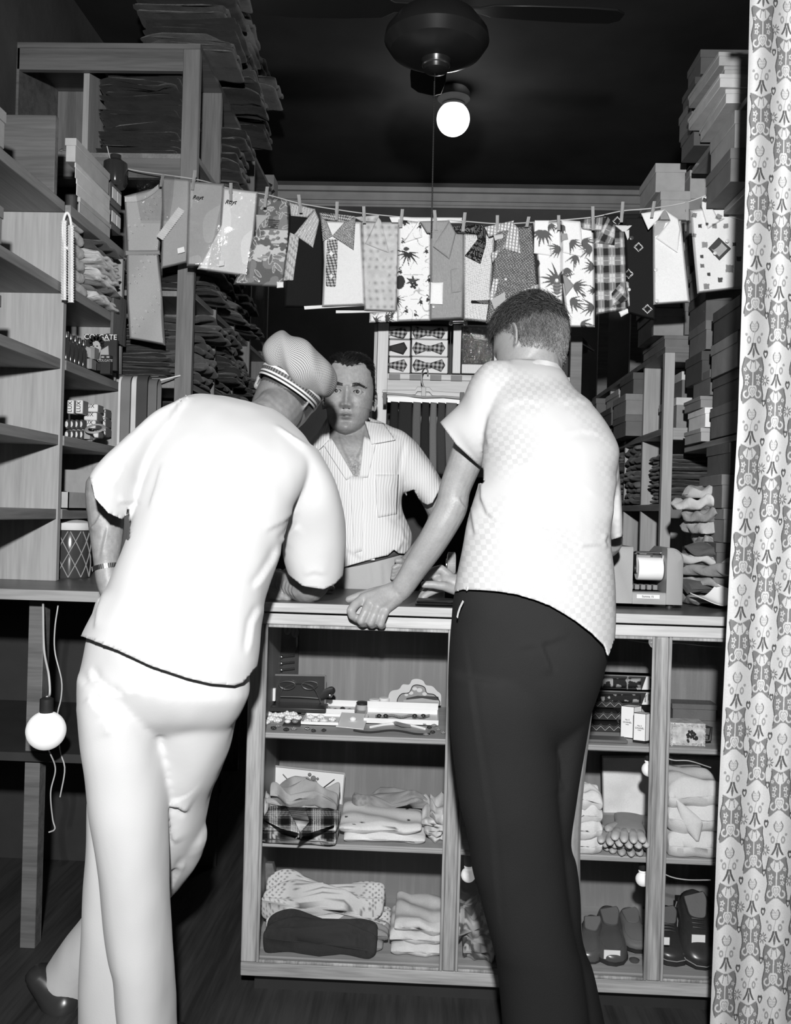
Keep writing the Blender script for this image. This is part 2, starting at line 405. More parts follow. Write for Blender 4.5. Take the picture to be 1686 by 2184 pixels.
def union(mbs, vox, it=3):
    """fuse overlapping closed shapes into one continuous surface"""
    mb = MB()
    for m_ in mbs:
        mb.add(np.vstack(m_.v), m_.f)
    v = np.vstack(mb.v); me = bpy.data.meshes.new('tmp'); me.from_pydata(v.tolist(), [], mb.f); me.update(); fixn(me)
    o = bpy.data.objects.new('tmp', me); COL.objects.link(o)
    md = o.modifiers.new('r', 'REMESH'); md.mode = 'VOXEL'; md.voxel_size = vox
    dg = bpy.context.evaluated_depsgraph_get(); dg.update()
    m2 = bpy.data.meshes.new_from_object(o.evaluated_get(dg))
    v, f = mesh_arrays(m2)
    bpy.data.objects.remove(o); bpy.data.meshes.remove(me); bpy.data.meshes.remove(m2)
    if it: v = lap(v, f, it)
    return v, f
def loft(secs, k=40, m=60, ex=2.2, shrink=1.0):
    """stack of rounded sections given by their left and right edge points and depth"""
    S = []
    for s in secs:
        L, R = P(s[0][0], s[0][1], s[2]), P(s[1][0], s[1][1], s[2])
        S.append(np.concatenate([(L+R)/2, (R-L)/2*shrink, [s[3]*shrink]]))
    S = crom(S, m); a = np.linspace(0, 2*math.pi, k, endpoint=False)
    c, s_ = np.cos(a), np.sin(a)
    cx = np.sign(c)*np.abs(c)**(2/ex); sy = np.sign(s_)*np.abs(s_)**(2/ex)
    R = [q[:3]+cx[:, None]*q[3:6]+sy[:, None]*np.array([math.sin(.03), 1, 0])*q[6] for q in S]
    return MB().rings(R)
def limb(pts, k=20, m=40, flat=None):
    """pts: (px, py, Y, radius)"""
    q = np.array([np.concatenate([P(a, b, Y), [r]]) for a, b, Y, r in pts]); q = crom(q, m)
    mb = MB().tube(q[:, :3], np.maximum(q[:, 3], .002), k, flat)
    mb.ball(q[0, :3], q[0, 3], 14, 8); mb.ball(q[-1, :3], q[-1, 3], 14, 8); return mb
def chain(pts, **kw):  # finger: through the joints, straight between them
    q = np.array([np.concatenate([P(a, b, Y), [r]]) for a, b, Y, r in pts]); out = []
    for i in range(len(q)-1):
        t = np.linspace(0, 1, 7)[:, None]; out.append(q[i]*(1-t)+q[i+1]*t)
    q = np.vstack(out); mb = MB()
    for i in range(len(q)): mb.ball(q[i, :3], q[i, 3], 12, 8)
    return mb
def facing(v, n): return ((v-CAMP)*n).sum(1) < 0
def pdist(p, line):
    """signed distance (px) of points to a polyline; positive = right-hand side when walking along it"""
    line = np.asarray(line, float); best = np.full(len(p), 1e9); sg = np.zeros(len(p)); tt = np.zeros(len(p)); L = len(line)-1
    for i in range(L):
        a, b = line[i], line[i+1]; d = b-a; l2 = d@d
        t = np.clip(((p-a)@d)/l2, 0, 1); q = a+t[:, None]*d; w = p-q; dd = np.linalg.norm(w, axis=1)
        cr = d[0]*w[:, 1]-d[1]*w[:, 0]; m_ = dd < best
        best[m_] = dd[m_]; sg[m_] = np.sign(cr[m_]); tt[m_] = (i+t[m_])/L
    return best*sg, tt
def fold(v, f, line, depth=.012, w=26, drop=3.0, N=None, yr=(0, 9)):
    """an overlapping fold of cloth: steep drop on the right-hand side of the line, long swell on the left"""
    N = vnorm(v, f) if N is None else N; p = proj(v); d, t = pdist(p, line)
    fade = np.clip(np.minimum(t, 1-t)*5, 0, 1)
    left = np.where(d <= 0, np.exp(-np.abs(d)/w), 0); right = np.where(d > 0, np.exp(-(d/drop)**2), 0)
    g = np.where(d <= 0, left, right)-np.where(d > 0, .55*np.exp(-((d-drop*2)/(w*.5))**2), 0)*(d > drop)
    a = depth*g*np.clip(fade, 0, 1)*facing(v, N)*(v[:, 1] > yr[0])*(v[:, 1] < yr[1])
    return v+N*a[:, None]
def ripple(v, f, amp, sc, stretch=(1, 1, 1), seed=1.0, N=None):
    N = vnorm(v, f) if N is None else N
    return v+N*(amp*fnoise(v*np.array(stretch), sc, seed))[:, None]
def cut(v, f, fn, dirv=(0, 0, 1), step=.004, n=12):
    """open a hem: faces whose centre is past the hem line go, the new edge is drawn exactly onto the line"""
    v = v.copy(); s = fn(v); q4 = np.array([t if len(t) == 4 else tuple(t)+(t[-1],) for t in f]); sc = s[q4].mean(1)
    keep = [f[i] for i in np.where(sc <= 0)[0]]; gone = np.zeros(len(v), bool)
    for i in np.where(sc > 0)[0]: gone[list(f[i])] = True
    used = np.zeros(len(v), bool)
    for q in keep: used[list(q)] = True
    mv = np.where(used & gone)[0]; dv = np.asarray(dirv, float); dv = dv/np.linalg.norm(dv)
    if len(mv):
        lo = np.full(len(mv), -.012); hi = np.full(len(mv), .012)
        ok = (fn(v[mv]-.012*dv) > 0) & (fn(v[mv]+.012*dv) < 0)
        for _ in range(14):
            mid = (lo+hi)/2; r = fn(v[mv]+mid[:, None]*dv) > 0
            lo = np.where(r, mid, lo); hi = np.where(r, hi, mid)
        v[mv] += np.where(ok, hi, 0)[:, None]*dv
    idx = -np.ones(len(v), int); u = np.where(used)[0]; idx[u] = np.arange(len(u))
    return v[u], [tuple(int(idx[i]) for i in q) for q in keep]
def below(line):  # px hem line -> positive below it
    line = np.asarray(line, float)
    return lambda v: (lambda p: p[:, 1]-np.interp(p[:, 0], line[:, 0], line[:, 1]))(proj(v))
def past(a, b, Y, region=None):
    """plane through two px points and the view, positive on the right-hand side walking a to b; only in a px box"""
    a, b = np.array(a, float), np.array(b, float); d = (b-a)/np.linalg.norm(b-a)
    def fn(v):
        p = proj(v); s = d[0]*(p[:, 1]-a[1])-d[1]*(p[:, 0]-a[0])
        if region is not None:
            x0, y0, x1, y1 = region
            s = np.where((p[:, 0] > x0) & (p[:, 0] < x1) & (p[:, 1] > y0) & (p[:, 1] < y1), s, -1.0)
        return s
    return fn
def solid(name, v, f, m, parent, col=None, thick=0.0, smooth=180):
    mb = MB(); mb.add(v, f, col); o = mb.build(name, m, parent, smooth=smooth)
    if thick:
        md = o.modifiers.new('cloth', 'SOLIDIFY'); md.thickness = thick; md.offset = -1
    return o
def head_mesh(R, c, s=1.0, nose=1.0, eyes=True, k=150, m=120, jaw=1.0, chin=1.0):
    """a head with brow, eye sockets, nose, lips, chin and ears; local x = subject's left, -y = face, z up, eye line at 0"""
    T = np.array([(.128, .006, .010, .012), (.122, .040, .040, .050), (.108, .060, .064, .078), (.085, .070, .080, .094), (.060, .0745, .088, .101), (.030, .0765, .0935, .103),
                  (.014, .0765, .0955, .102), (0, .0755, .0895, .100), (-.025, .0745, .0880, .093), (-.050, .0725, .0885, .080), (-.075, .069, .0880, .064), (-.098, .062, .0865, .045),
                  (-.115, .051, .086, .030), (-.127, .037, .083, .018), (-.136, .018, .072, .004), (-.139, .004, .058, -.02)])
    zz = np.concatenate([np.linspace(.128, .03, 36, endpoint=False), np.linspace(.03, -.139, m-36)])
    w, fr, bk = (np.interp(zz, T[::-1, 0], T[::-1, j]) for j in (1, 2, 3))
    ker = np.array([1, 2, 3, 2, 1])/9.
    sm = lambda q: np.concatenate([q[:2], np.convolve(q, ker, 'valid'), q[-2:]])
    w, fr, bk = sm(w), sm(fr), sm(bk); w[zz < -.05] *= jaw
    a = np.linspace(-math.pi, math.pi, k, endpoint=False); a = a+.28*np.sin(a)*-1  # denser at the face
    X = np.zeros((m, k)); Y = np.zeros((m, k)); Z = np.repeat(zz[:, None], k, 1)
    sx, cx = np.sin(a), np.cos(a)
    ef = 2.35
    X = w[:, None]*np.sign(sx)*np.abs(sx)**(2/2.2)
    Y = np.where(cx > 0, -fr[:, None]*np.abs(cx)**(2/ef), bk[:, None]*np.abs(cx)**(2/2.1))
    G = lambda x0, z0, sx_, sz_: np.exp(-((X-x0)/sx_)**2-((Z-z0)/sz_)**2)
    F = (cx > 0)[None, :]
    D = np.zeros_like(X)
    zn = np.clip((.012-Z)/.062, 0, 1)
    ridge = np.where((Z < .016) & (Z > -.058), (.006+.021*zn**1.2), 0)*np.clip((Z+.0585)/.010, 0, 1)
    D += nose*ridge*np.exp(-(X/(.0080+.0035*zn))**2)
    for sgn in (-1, 1):
        D += nose*.011*G(sgn*.0145, -.047, .0062, .0085)
        D -= .006*G(sgn*.0075, -.0575, .004, .0035)
        D -= .0115*G(sgn*.033, .001, .0165, .0105)
        D += .0045*G(sgn*.034, .019, .022, .0075)
        D += .0055*G(sgn*.047, -.030, .018, .018)
        D -= .003*G(sgn*.029, -.064, .008, .016)
    D += .004*G(0, -.0735, .020, .006)+.0055*G(0, -.0765, .0155, .004)+.0065*G(0, -.0885, .014, .0042)
    D -= .0065*G(0, -.0818, .022, .0020)
    D -= .0045*G(0, -.098, .018, .006)
    D += .0065*G(0, -.120, .017, .011)
    D -= .0015*G(0, -.067, .003, .006)
    for sgn in (-1, 1): D -= .0035*G(sgn*.052, -.068, .014, .026)
    Z = np.where(Z < 0, Z*chin, Z)
    Y = Y-D*F
    V = np.stack([X, Y, Z], -1)*s
    tr = lambda q: np.asarray(q)@np.asarray(R).T+c
    mb = MB().rings(tr(V))
    ears = MB()
    for sgn in (-1, 1):
        Q = np.array([.070, .010, -.006]); ea = .42; ca, sa = math.cos(ea), math.sin(ea)
        def ept(u, w, d):  # u back, w up, d out of the ear plane
            return np.array([sgn*(Q[0]+u*sa+d*ca), Q[1]+u*ca-d*sa, Q[2]+w-.15*u])
        rim = []
        for t in np.linspace(-.75, 3.5, 26):
            uu = .017+.0165*math.sin(t)*(1.0 if t < 1.9 else .82); ww = .0295*math.cos(t)*(1 if t < 1.6 else 1.15)
            rim.append(ept(uu, ww, .0035))
        ears.tube(tr(np.array(rim)*s), .0031*s, 8)
        disc = []
        for d in (-.0022, .0022):
            disc.append([ept(.016+.016*rr*math.sin(t)*(1.0 if t < 1.9 else .85), .0285*rr*math.cos(t)*(1 if t < 1.6 else 1.1), d) for rr in (.97,) for t in np.linspace(0, 2*math.pi, 28, endpoint=False)])
        ears.rings(np.array([tr(np.array(q)*s) for q in disc]))
        anti = [ept(.0165+.0085*math.sin(t), .004+.019*math.cos(t), .0035) for t in np.linspace(.3, 3.0, 12)]
        ears.tube(tr(np.array(anti)*s), .0026*s, 8)
        ears.ball(tr(ept(.009, -.029, .001)*s), np.array([.0055, .0055, .0075])*s, 12, 8)
        ears.ball(tr(ept(.003, -.006, .003)*s), .0042*s, 10, 8)
        for w_ in (.018, .006, -.006, -.020): ears.ball(tr(ept(.004, w_, -.002)*s), .0055*s, 10, 8)
    return mb, ears, tr
def to_local(v, R, c, s=1.0): return (v-c)@np.asarray(R)/s
def strands(v, n_, mask, length, direction, m, parent, name='hair', count=4000, r=.0006, g=(.02, .05), curl=.0, seed=3, lift=.35, seg=5, jit=.25):
    """individual tapering locks of hair growing from the scalp, one mesh"""
    rng = np.random.default_rng(seed); idx = np.where(mask)[0]; pick = rng.choice(idx, count)
    mb = MB(); V = []; Fs = []; C = []; o = 0
    L = length[pick]*rng.uniform(.7, 1.2, count); D = direction[pick]; D = D+rng.normal(0, jit, D.shape); N = n_[pick]
    D = D-N*(D*N).sum(1)[:, None]; D /= np.linalg.norm(D, axis=1)[:, None]+1e-9
    B = np.cross(N, D); p = v[pick]+rng.normal(0, .0012, (count, 3)); col = rng.uniform(g[0], g[1], count); ph = rng.uniform(0, 6.28, count)
    pts = []
    for k in range(seg+1):
        t = k/seg
        pts.append(p+D*(L*t)[:, None]+N*(L*(lift*t*(1-.75*t))+.0008)[:, None]+B*(curl*L*np.sin(ph+5*t)*t)[:, None])
    pts = np.array(pts)
    for k in range(seg+1):
        rad = r*(1-.85*(k/seg)**1.5)
        for j in range(3):
            a = 2*math.pi*j/3; V.append(pts[k]+rad*(math.cos(a)*N+math.sin(a)*B))
    V = np.array(V).reshape(seg+1, 3, count, 3).transpose(2, 0, 1, 3).reshape(-1, 3)
    base = []
    for k in range(seg):
        for j in range(3):
            a = k*3+j; b = k*3+(j+1) % 3; base.append((a, b, b+3, a+3))
    base = np.array(base); F = (np.arange(count)[:, None, None]*((seg+1)*3)+base[None]).reshape(-1, 4)
    mb.add(V, F.tolist(), np.repeat(col, (seg+1)*3)); return mb.build(name, m, parent, smooth=180)
def lookR(face, up=(0, 0, 1)):
    y = -np.asarray(face, float); y /= np.linalg.norm(y); up = np.asarray(up, float); z = up-y*(up@y); z /= np.linalg.norm(z); x = np.cross(y, z)
    return np.stack([x, y, z], 1)
M_skin = vcol('skin', .46, .4, .12, 220)
M_hair = vcol('hair_strands', .42, .4, 0)
M_skin.node_tree.nodes['Principled BSDF'].inputs['Subsurface Weight'].default_value = .06
M_skin.node_tree.nodes['Principled BSDF'].inputs['Subsurface Radius'].default_value = (.004, .003, .002)
def shoe(name, heel, toe, w, m, parent, up=(0, 0, 1), h=.09):
    """a lace-up shoe lofted from heel to toe"""
    heel, toe = np.asarray(heel, float), np.asarray(toe, float); d = toe-heel; L = np.linalg.norm(d); d /= L
    up = np.asarray(up, float); up = up-d*(up@d); up /= np.linalg.norm(up); s = np.cross(d, up); R = []
    for t, ww, hh in ((0, .45, .55), (.03, .72, .78), (.12, .80, .95), (.25, .78, 1.0), (.38, .80, .92), (.52, .92, .70), (.68, 1.0, .56), (.82, .95, .48), (.93, .72, .40), (1, .3, .22)):
        c = heel+d*L*t; ring = []
        for a in np.linspace(0, 2*math.pi, 20, endpoint=False):
            x, y = math.cos(a), math.sin(a); y = y if y > 0 else 0
            ring.append(c+s*w/2*ww*np.sign(x)*abs(x)**.8+up*(h*hh*y))
        R.append(ring)
    o = MB().rings(R).build(name, m, parent, smooth=60)
    so = MB(); pl = []
    for t, ww in ((0, .4), (.04, .8), (.2, .86), (.4, .86), (.65, 1.06), (.85, 1.0), (.97, .6), (1.01, .25)): pl.append((t, ww))
    poly = [heel+d*L*t+s*w/2*q for t, q in pl]+[heel+d*L*t-s*w/2*q for t, q in reversed(pl)]
    so.prism(poly, -up*.012).build('sole', M_dk, o)
    return o
# ------------------------------------------------------------------ customer in white, bent over the counter
root = thing('person', 'man in white jacket and trousers with checked cap, bent over the counter seen from behind', 'person', (P(300, 1500, 2.05)[0], 2.05, 0))
M_drill = mat('white_drill', .53, .85, .15, .03, 6, .05, 420, sheen=.1)
torso = [((172, 1420), (540, 1520), 2.03, .145), ((178, 1360), (538, 1460), 2.04, .145), ((204, 1305), (548, 1405), 2.05, .14), ((238, 1245), (554, 1335), 2.07, .135), ((262, 1190), (566, 1262), 2.09, .13),
         ((283, 1130), (586, 1198), 2.12, .13), ((297, 1075), (604, 1140), 2.15, .13), ((312, 1020), (622, 1085), 2.18, .13), ((325, 960), (645, 1040), 2.22, .125),
         ((345, 905), (664, 985), 2.26, .115), ((372, 862), (655, 938), 2.30, .10), ((420, 843), (622, 900), 2.33, .075), ((480, 845), (590, 874), 2.35, .045)]
sl = [((405, 842), (345, 1000), 2.26, .085), ((345, 872), (322, 1035), 2.21, .09), ((282, 925), (304, 1078), 2.16, .09), ((236, 972), (288, 1096), 2.12, .09), ((206, 1008), (268, 1112), 2.09, .088), ((185, 1060), (244, 1140), 2.07, .085)]
sr = [((585, 900), (676, 958), 2.30, .085), ((600, 1000), (712, 1020), 2.32, .085), ((608, 1080), (730, 1080), 2.34, .09), ((604, 1150), (736, 1145), 2.37, .09), ((610, 1195), (734, 1200), 2.385, .09), ((622, 1235), (730, 1235), 2.39, .085), ((632, 1275), (720, 1275), 2.395, .08)]
v, f = union([loft(torso, 64, 90), loft(sl, 40, 50), loft(sr, 40, 50)], .0055, 6)
v = ripple(v, f, .0045, 7, (1, 1, .6), 2); v = ripple(v, f, .002, 22, (1, .7, .5), 5)
for ln, d, w in (([(350, 985), (335, 1040), (320, 1090)], .004, 20), ([(268, 985), (250, 1020), (225, 1050)], .004, 14), ([(640, 1120), (618, 1140), (600, 1160)], .006, 12),
                 ([(600, 1160), (585, 1195), (560, 1235), (540, 1260)], .007, 18), ([(560, 1130), (600, 1110), (632, 1085)], .004, 14), ([(228, 1255), (212, 1300), (205, 1345)], .006, 14),
                 ([(560, 1290), (540, 1330), (530, 1400)], .006, 14), ([(645, 1225), (668, 1215), (700, 1222)], .003, 10), ([(250, 1065), (275, 1068), (298, 1062)], .006, 10)):
    v = fold(v, f, ln, d*.8, w, 5.5)
hem = [(150, 1345), (175, 1357), (250, 1386), (320, 1419), (400, 1446), (450, 1458), (500, 1462), (520, 1455), (545, 1425), (570, 1400)]
v, f = cut(v, f, lambda q: np.where(proj(q)[:, 1] > 1300, below(hem)(q), -1))
v, f = cut(v, f, lambda q: np.where((proj(q)[:, 0] < 276) & (proj(q)[:, 1] > 1000) & (proj(q)[:, 1] < 1150), pdist(proj(q), [(180, 980), (196, 1033), (203, 1062), (232, 1094), (263, 1108), (271, 1092), (277, 1070)])[0], -1.), (.75, 0, .66))
v, f = cut(v, f, lambda q: np.where((proj(q)[:, 0] > 600) & (proj(q)[:, 1] > 1190) & (proj(q)[:, 0] < 760), below([(600, 1215), (620, 1231), (645, 1250), (690, 1257), (714, 1246), (732, 1228)])(q), -1.))
solid('jacket', v, f, M_drill, root, thick=.003)
# trousers
pel = [((215, 1270), (535, 1360), 2.07, .115), ((196, 1340), (528, 1420), 2.06, .125), ((184, 1400), (530, 1465), 2.055, .13), ((178, 1440), (527, 1488), 2.05, .13), ((180, 1500), (506, 1530), 2.06, .115), ((190, 1540), (480, 1560), 2.07, .08)]
lg = [((176, 1430), (330, 1480), 2.03, .10), ((176, 1500), (334, 1520), 2.02, .11), ((181, 1575), (338, 1570), 2.015, .105), ((192, 1660), (347, 1650), 2.01, .10), ((202, 1750), (352, 1750), 2.0, .095), ((217, 1850), (354, 1850), 2.0, .092), ((228, 1950), (356, 1950), 2.0, .09), ((240, 2030), (360, 2030), 2.0, .09), ((253, 2086), (363, 2086), 2.0, .09), ((268, 2290), (372, 2290), 2.0, .09), ((270, 2330), (372, 2330), 2.0, .088)]
strip = [((196, 1690), (250, 1690), 2.07, .06), ((187, 1850), (285, 1850), 2.075, .07), ((180, 1960), (300, 1960), 2.075, .07), ((175, 2086), (310, 2086), 2.075, .07), ((172, 2320), (320, 2320), 2.07, .07)]
th = [((318, 1440), (526, 1482), 2.07, .12), ((333, 1520), (501, 1535), 2.09, .108), ((340, 1600), (487, 1598), 2.11, .10), ((345, 1665), (466, 1655), 2.13, .095), ((340, 1725), (447, 1700), 2.15, .088), ((338, 1790), (431, 1775), 2.17, .08), ((330, 1850), (412, 1832), 2.21, .07)]
shin = limb([(395, 1780, 2.18, .055), (370, 1830, 2.22, .058), (318, 1890, 2.27, .060), (240, 1962, 2.32, .062), (185, 2030, 2.35, .066), (148, 2092, 2.37, .073)], 28, 40)
v, f = union([loft(pel, 56, 40), loft(lg, 40, 70), loft(strip, 28, 40), loft(th, 40, 50), shin], .006, 5)
v = ripple(v, f, .005, 6, (1, 1, .5), 9); v = ripple(v, f, .002, 20, (1, 1, .6), 4)
for ln, d, w in (([(262, 1490), (225, 1478), (200, 1455), (186, 1425)], .010, 20), ([(222, 1530), (202, 1508), (186, 1486)], .010, 20), ([(352, 1713), (380, 1715), (402, 1730)], .014, 18), ([(346, 1745), (365, 1770), (378, 1800)], .010, 14),
                 ([(308, 1472), (285, 1478), (262, 1475)], .005, 12), ([(234, 1570), (228, 1550), (222, 1530)], .006, 12), ([(398, 1830), (378, 1870), (358, 1905)], .008, 12)):
    v = fold(v, f, ln, d*.7, w, 5.5, yr=(2.045, 9) if ln[0][0] > 340 else (0, 9))
solid('trousers', v, f, M_drill, root)
# the body itself
Rh = lookR((.10, .86, -.42), (.52, .34, .80))
hc = P(611, 846, 2.475)
hm, ears, trA = head_mesh(Rh, hc+Rh@np.array([0, 0, .012]), .99)
neck = limb([(560, 905, 2.37, .064), (592, 878, 2.41, .062), (607, 855, 2.45, .060)])
armL = limb([(398, 925, 2.29, .040), (300, 985, 2.22, .042), (228, 1030, 2.17, .043), (222, 1060, 2.165, .043), (226, 1110, 2.16, .042), (227, 1160, 2.15, .036), (226, 1205, 2.14, .028), (231, 1240, 2.135, .028), (240, 1270, 2.13, .026)])
hl = [chain([(238, 1262, 2.13, .020), (252, 1295, 2.125, .020)])]
for i, (x, y) in enumerate(((232, 1320), (245, 1328), (258, 1328), (268, 1318))): hl.append(chain([(240+i*6, 1292, 2.125, .011), (x, y-10, 2.12, .0095), (x+4, y+6, 2.13, .008)]))
hl.append(chain([(250, 1262, 2.115, .012), (268, 1285, 2.105, .010), (275, 1305, 2.11, .009)]))
armR = limb([(645, 1000, 2.37, .042), (676, 1080, 2.37, .046), (676, 1180, 2.41, .044), (672, 1238, 2.435, .042), (655, 1256, 2.45, .040), (632, 1252, 2.48, .036), (612, 1246, 2.50, .031), (600, 1244, 2.51, .029)])
fist = [chain([(598, 1244, 2.51, .030), (588, 1240, 2.515, .031)])]
for i, (x, y, Y) in enumerate(((580, 1224, 2.535), (576, 1240, 2.52), (578, 1256, 2.505), (584, 1268, 2.495))):
    fist.append(chain([(x+14, y-3, Y-.005, .012), (x, y, Y, .0115), (x-3, y+9, Y-.012, .0105), (x+9, y+12, Y-.02, .0095)]))
fist.append(chain([(606, 1256, 2.49, .012), (598, 1270, 2.475, .011), (612, 1277, 2.47, .010)]))
fist.append(chain([(600, 1232, 2.52, .012), (612, 1220, 2.53, .012)]))
core = loft(torso[2:], 40, 50, shrink=.84); pelc = loft(pel, 36, 20, shrink=.84)
legs = [limb([(262, 1480, 2.04, .075), (275, 1700, 2.01, .06), (290, 1760, 2.01, .055), (300, 2000, 2.01, .05), (312, 2290, 2.01, .035)]), limb([(415, 1500, 2.09, .07), (395, 1700, 2.16, .05), (372, 1790, 2.19, .042), (318, 1890, 2.27, .042), (185, 2030, 2.35, .036), (150, 2092, 2.37, .034)])]
v, f = union([hm, ears, neck, armL, armR, core, pelc]+hl+fist+legs, .0033, 2)
for ln, d, w in (([(548, 842), (565, 838), (590, 858), (612, 876), (622, 890)], .0026, 12), ([(545, 856), (570, 858), (598, 880), (616, 900)], .0026, 12)):
    v = fold(v, f, ln, d, w, 6.0)
for k_ in range(6):
    v = fold(v, f, [(592+k_*7, 1226+k_*4), (588+k_*7, 1246+k_*3), (596+k_*7, 1266+k_*2)], .0022, 5, 2)
v = fold(v, f, [(222, 1085), (205, 1118), (192, 1130)], .004, 9); v = fold(v, f, [(232, 1120), (222, 1160), (216, 1195)], .0025, 7)
lc = to_local(v, Rh, hc)
col = np.full(len(v), .22)*(1+.25*(vnoise2(v[:, 0]+v[:, 1], v[:, 2], 90)-.5))
p_ = proj(v); col = np.where(p_[:, 1] > 960, col*1.25, col)
scalp = (lc[:, 2] > -.02) & (lc[:, 1] > -.03) & (np.linalg.norm(lc, axis=1) < .16) & (np.abs(lc[:, 0]) < .079)
col = np.where(scalp, .07, col)
solid('body', v, f, M_skin, root, col)
# cap: striped band, soft crown
def pattern_mat(name, g0, g1, pitch, th=.15, rough=.85):
    m, nt, b = _nt(name); N = nt.nodes; L = nt.links
    tc = N.new('ShaderNodeTexCoord'); sp = N.new('ShaderNodeSeparateXYZ'); L.new(tc.outputs['UV'], sp.inputs[0])
    sn = []
    for i in range(2):
        mu = N.new('ShaderNodeMath'); mu.operation = 'MULTIPLY'; mu.inputs[1].default_value = 2*math.pi/pitch; L.new(sp.outputs[i], mu.inputs[0])
        s_ = N.new('ShaderNodeMath'); s_.operation = 'SINE'; L.new(mu.outputs[0], s_.inputs[0]); sn.append(s_)
    pr = N.new('ShaderNodeMath'); pr.operation = 'ADD'; L.new(sn[0].outputs[0], pr.inputs[0]); L.new(sn[1].outputs[0], pr.inputs[1])
    rp = N.new('ShaderNodeValToRGB'); mr = N.new('ShaderNodeMapRange'); mr.inputs[1].default_value = -2; mr.inputs[2].default_value = 2; L.new(pr.outputs[0], mr.inputs[0]); L.new(mr.outputs[0], rp.inputs[0])
    rp.color_ramp.elements[0].position = .5+th; rp.color_ramp.elements[1].position = .56+th
    rp.color_ramp.elements[0].color = (g1, g1, g1, 1); rp.color_ramp.elements[1].color = (g0, g0, g0, 1)
    L.new(rp.outputs[0], b.inputs['Base Color']); b.inputs['Roughness'].default_value = rough; _spec(b, .15); return m
Rc = lookR((.05, .93, -.10), (.50, -.34, .80))
cc = P(639, 779, 2.44)
mb = MB(); R_ = []; UV = []
k_ = 96
rho, pr_, pz_ = 0.0, 0.0, .058
for t in np.linspace(.03, math.pi-.35, 60):
    a = np.linspace(0, 2*math.pi, k_, endpoint=False); rr = math.sin(t)**.62; z = math.cos(t)*.058; rho += math.hypot(.112*(rr-pr_), z-pz_); pr_, pz_ = rr, z
    puff = 1+.018*np.sin(5*a+2*t)+.012*np.sin(9*a-3*t)
    X = .112*rr*np.cos(a)*puff; Yl = .108*rr*np.sin(a)*puff; Z = np.full(k_, z)+.007*np.sin(7*X/.11+3*t)*rr-.010*np.exp(-((Yl+.02)/.03)**2)*np.exp(-((X-.03)/.09)**2)*(z > 0)
    R_.append(np.stack([X, Yl, Z], -1)@Rc.T+cc); UV.append(np.stack([rho*np.cos(a), rho*np.sin(a)], -1))
mb.rings(R_, cap=True)
cap = mb.build('cap', pattern_mat('cap_check', .09, .44, .0044, .04), root, smooth=180)
uv = np.vstack([np.array(UV).reshape(-1, 2), [[0, 0], [0, 0]]]); ul = cap.data.uv_layers.new(name='uv')
li = np.empty(len(cap.data.loops), int); cap.data.loops.foreach_get('vertex_index', li); ul.data.foreach_set('uv', uv[li].ravel())
band = MB(); R_ = []; cl = []; Rb = lookR((.05, .93, -.15), (.46, -.10, .88)); bc = P(619, 823, 2.462)
prof = [(.0, .60), (.04, .72), (.10, .72), (.12, .05), (.20, .05), (.22, .75), (.30, .75), (.33, .04), (.52, .04), (.55, .75), (.66, .75), (.68, .03), (.76, .03), (.78, .6), (1, .45)]
for z, g_ in prof:
    a = np.linspace(0, 2*math.pi, 120, endpoint=False); rr = .086+.006*z
    R_.append(np.stack([rr*np.cos(a), rr*1.17*np.sin(a), np.full(120, -.020+.046*z)], -1)@Rb.T+bc)
    gg = np.full(120, g_)
    if abs(g_-.04) < .001: gg = np.where(np.arange(120) % 2 == 0, .03, .22)
    cl.append(gg)
band.rings(R_, cap=False); band.col = [np.concatenate(cl)]
bo = band.build('cap_band', vcol('cap_band_print', .7, .2, .2, 400), cap, smooth=180); bo.modifiers.new('s', 'SOLIDIFY').thickness = .003
bm_ = MB()
for t in (-.006, 0, .006): bm_.ball(bc+Rb@np.array([-.02+t, -.0, .0])+np.array([0, -.099, 0]), .004, 8, 6)
# bracelet
wc = P(226, 1210, 2.142); br = MB(); ax = P(231, 1240, 2.135)-P(226, 1205, 2.14); ax /= np.linalg.norm(ax); e1 = np.cross(ax, (0, 1, 0)); e1 /= np.linalg.norm(e1); e2 = np.cross(ax, e1)
for i in range(44):
    a = 2*math.pi*i/44; d = math.cos(a)*e1+math.sin(a)*e2; br.obox(wc+d*.0305, (.0026, .003, .011), np.stack([np.cross(ax, d), d, ax], 1))
br.build('bracelet', mat('dark_metal_links', .10, .3, .5, .1, metal=.8), root)
M_shoe = mat('dark_shoe_leather', .03, .3, .5)
shoe('shoe', P(98, 2082, 2.40), P(150, 2168, 2.30), .10, M_shoe, root, up=(-.6, -.3, .7))
shoe('shoe', (P(312, 2300, 1.96)[0], 1.94, .013), (P(312, 2300, 1.96)[0], 2.22, .013), .10, M_shoe, root)
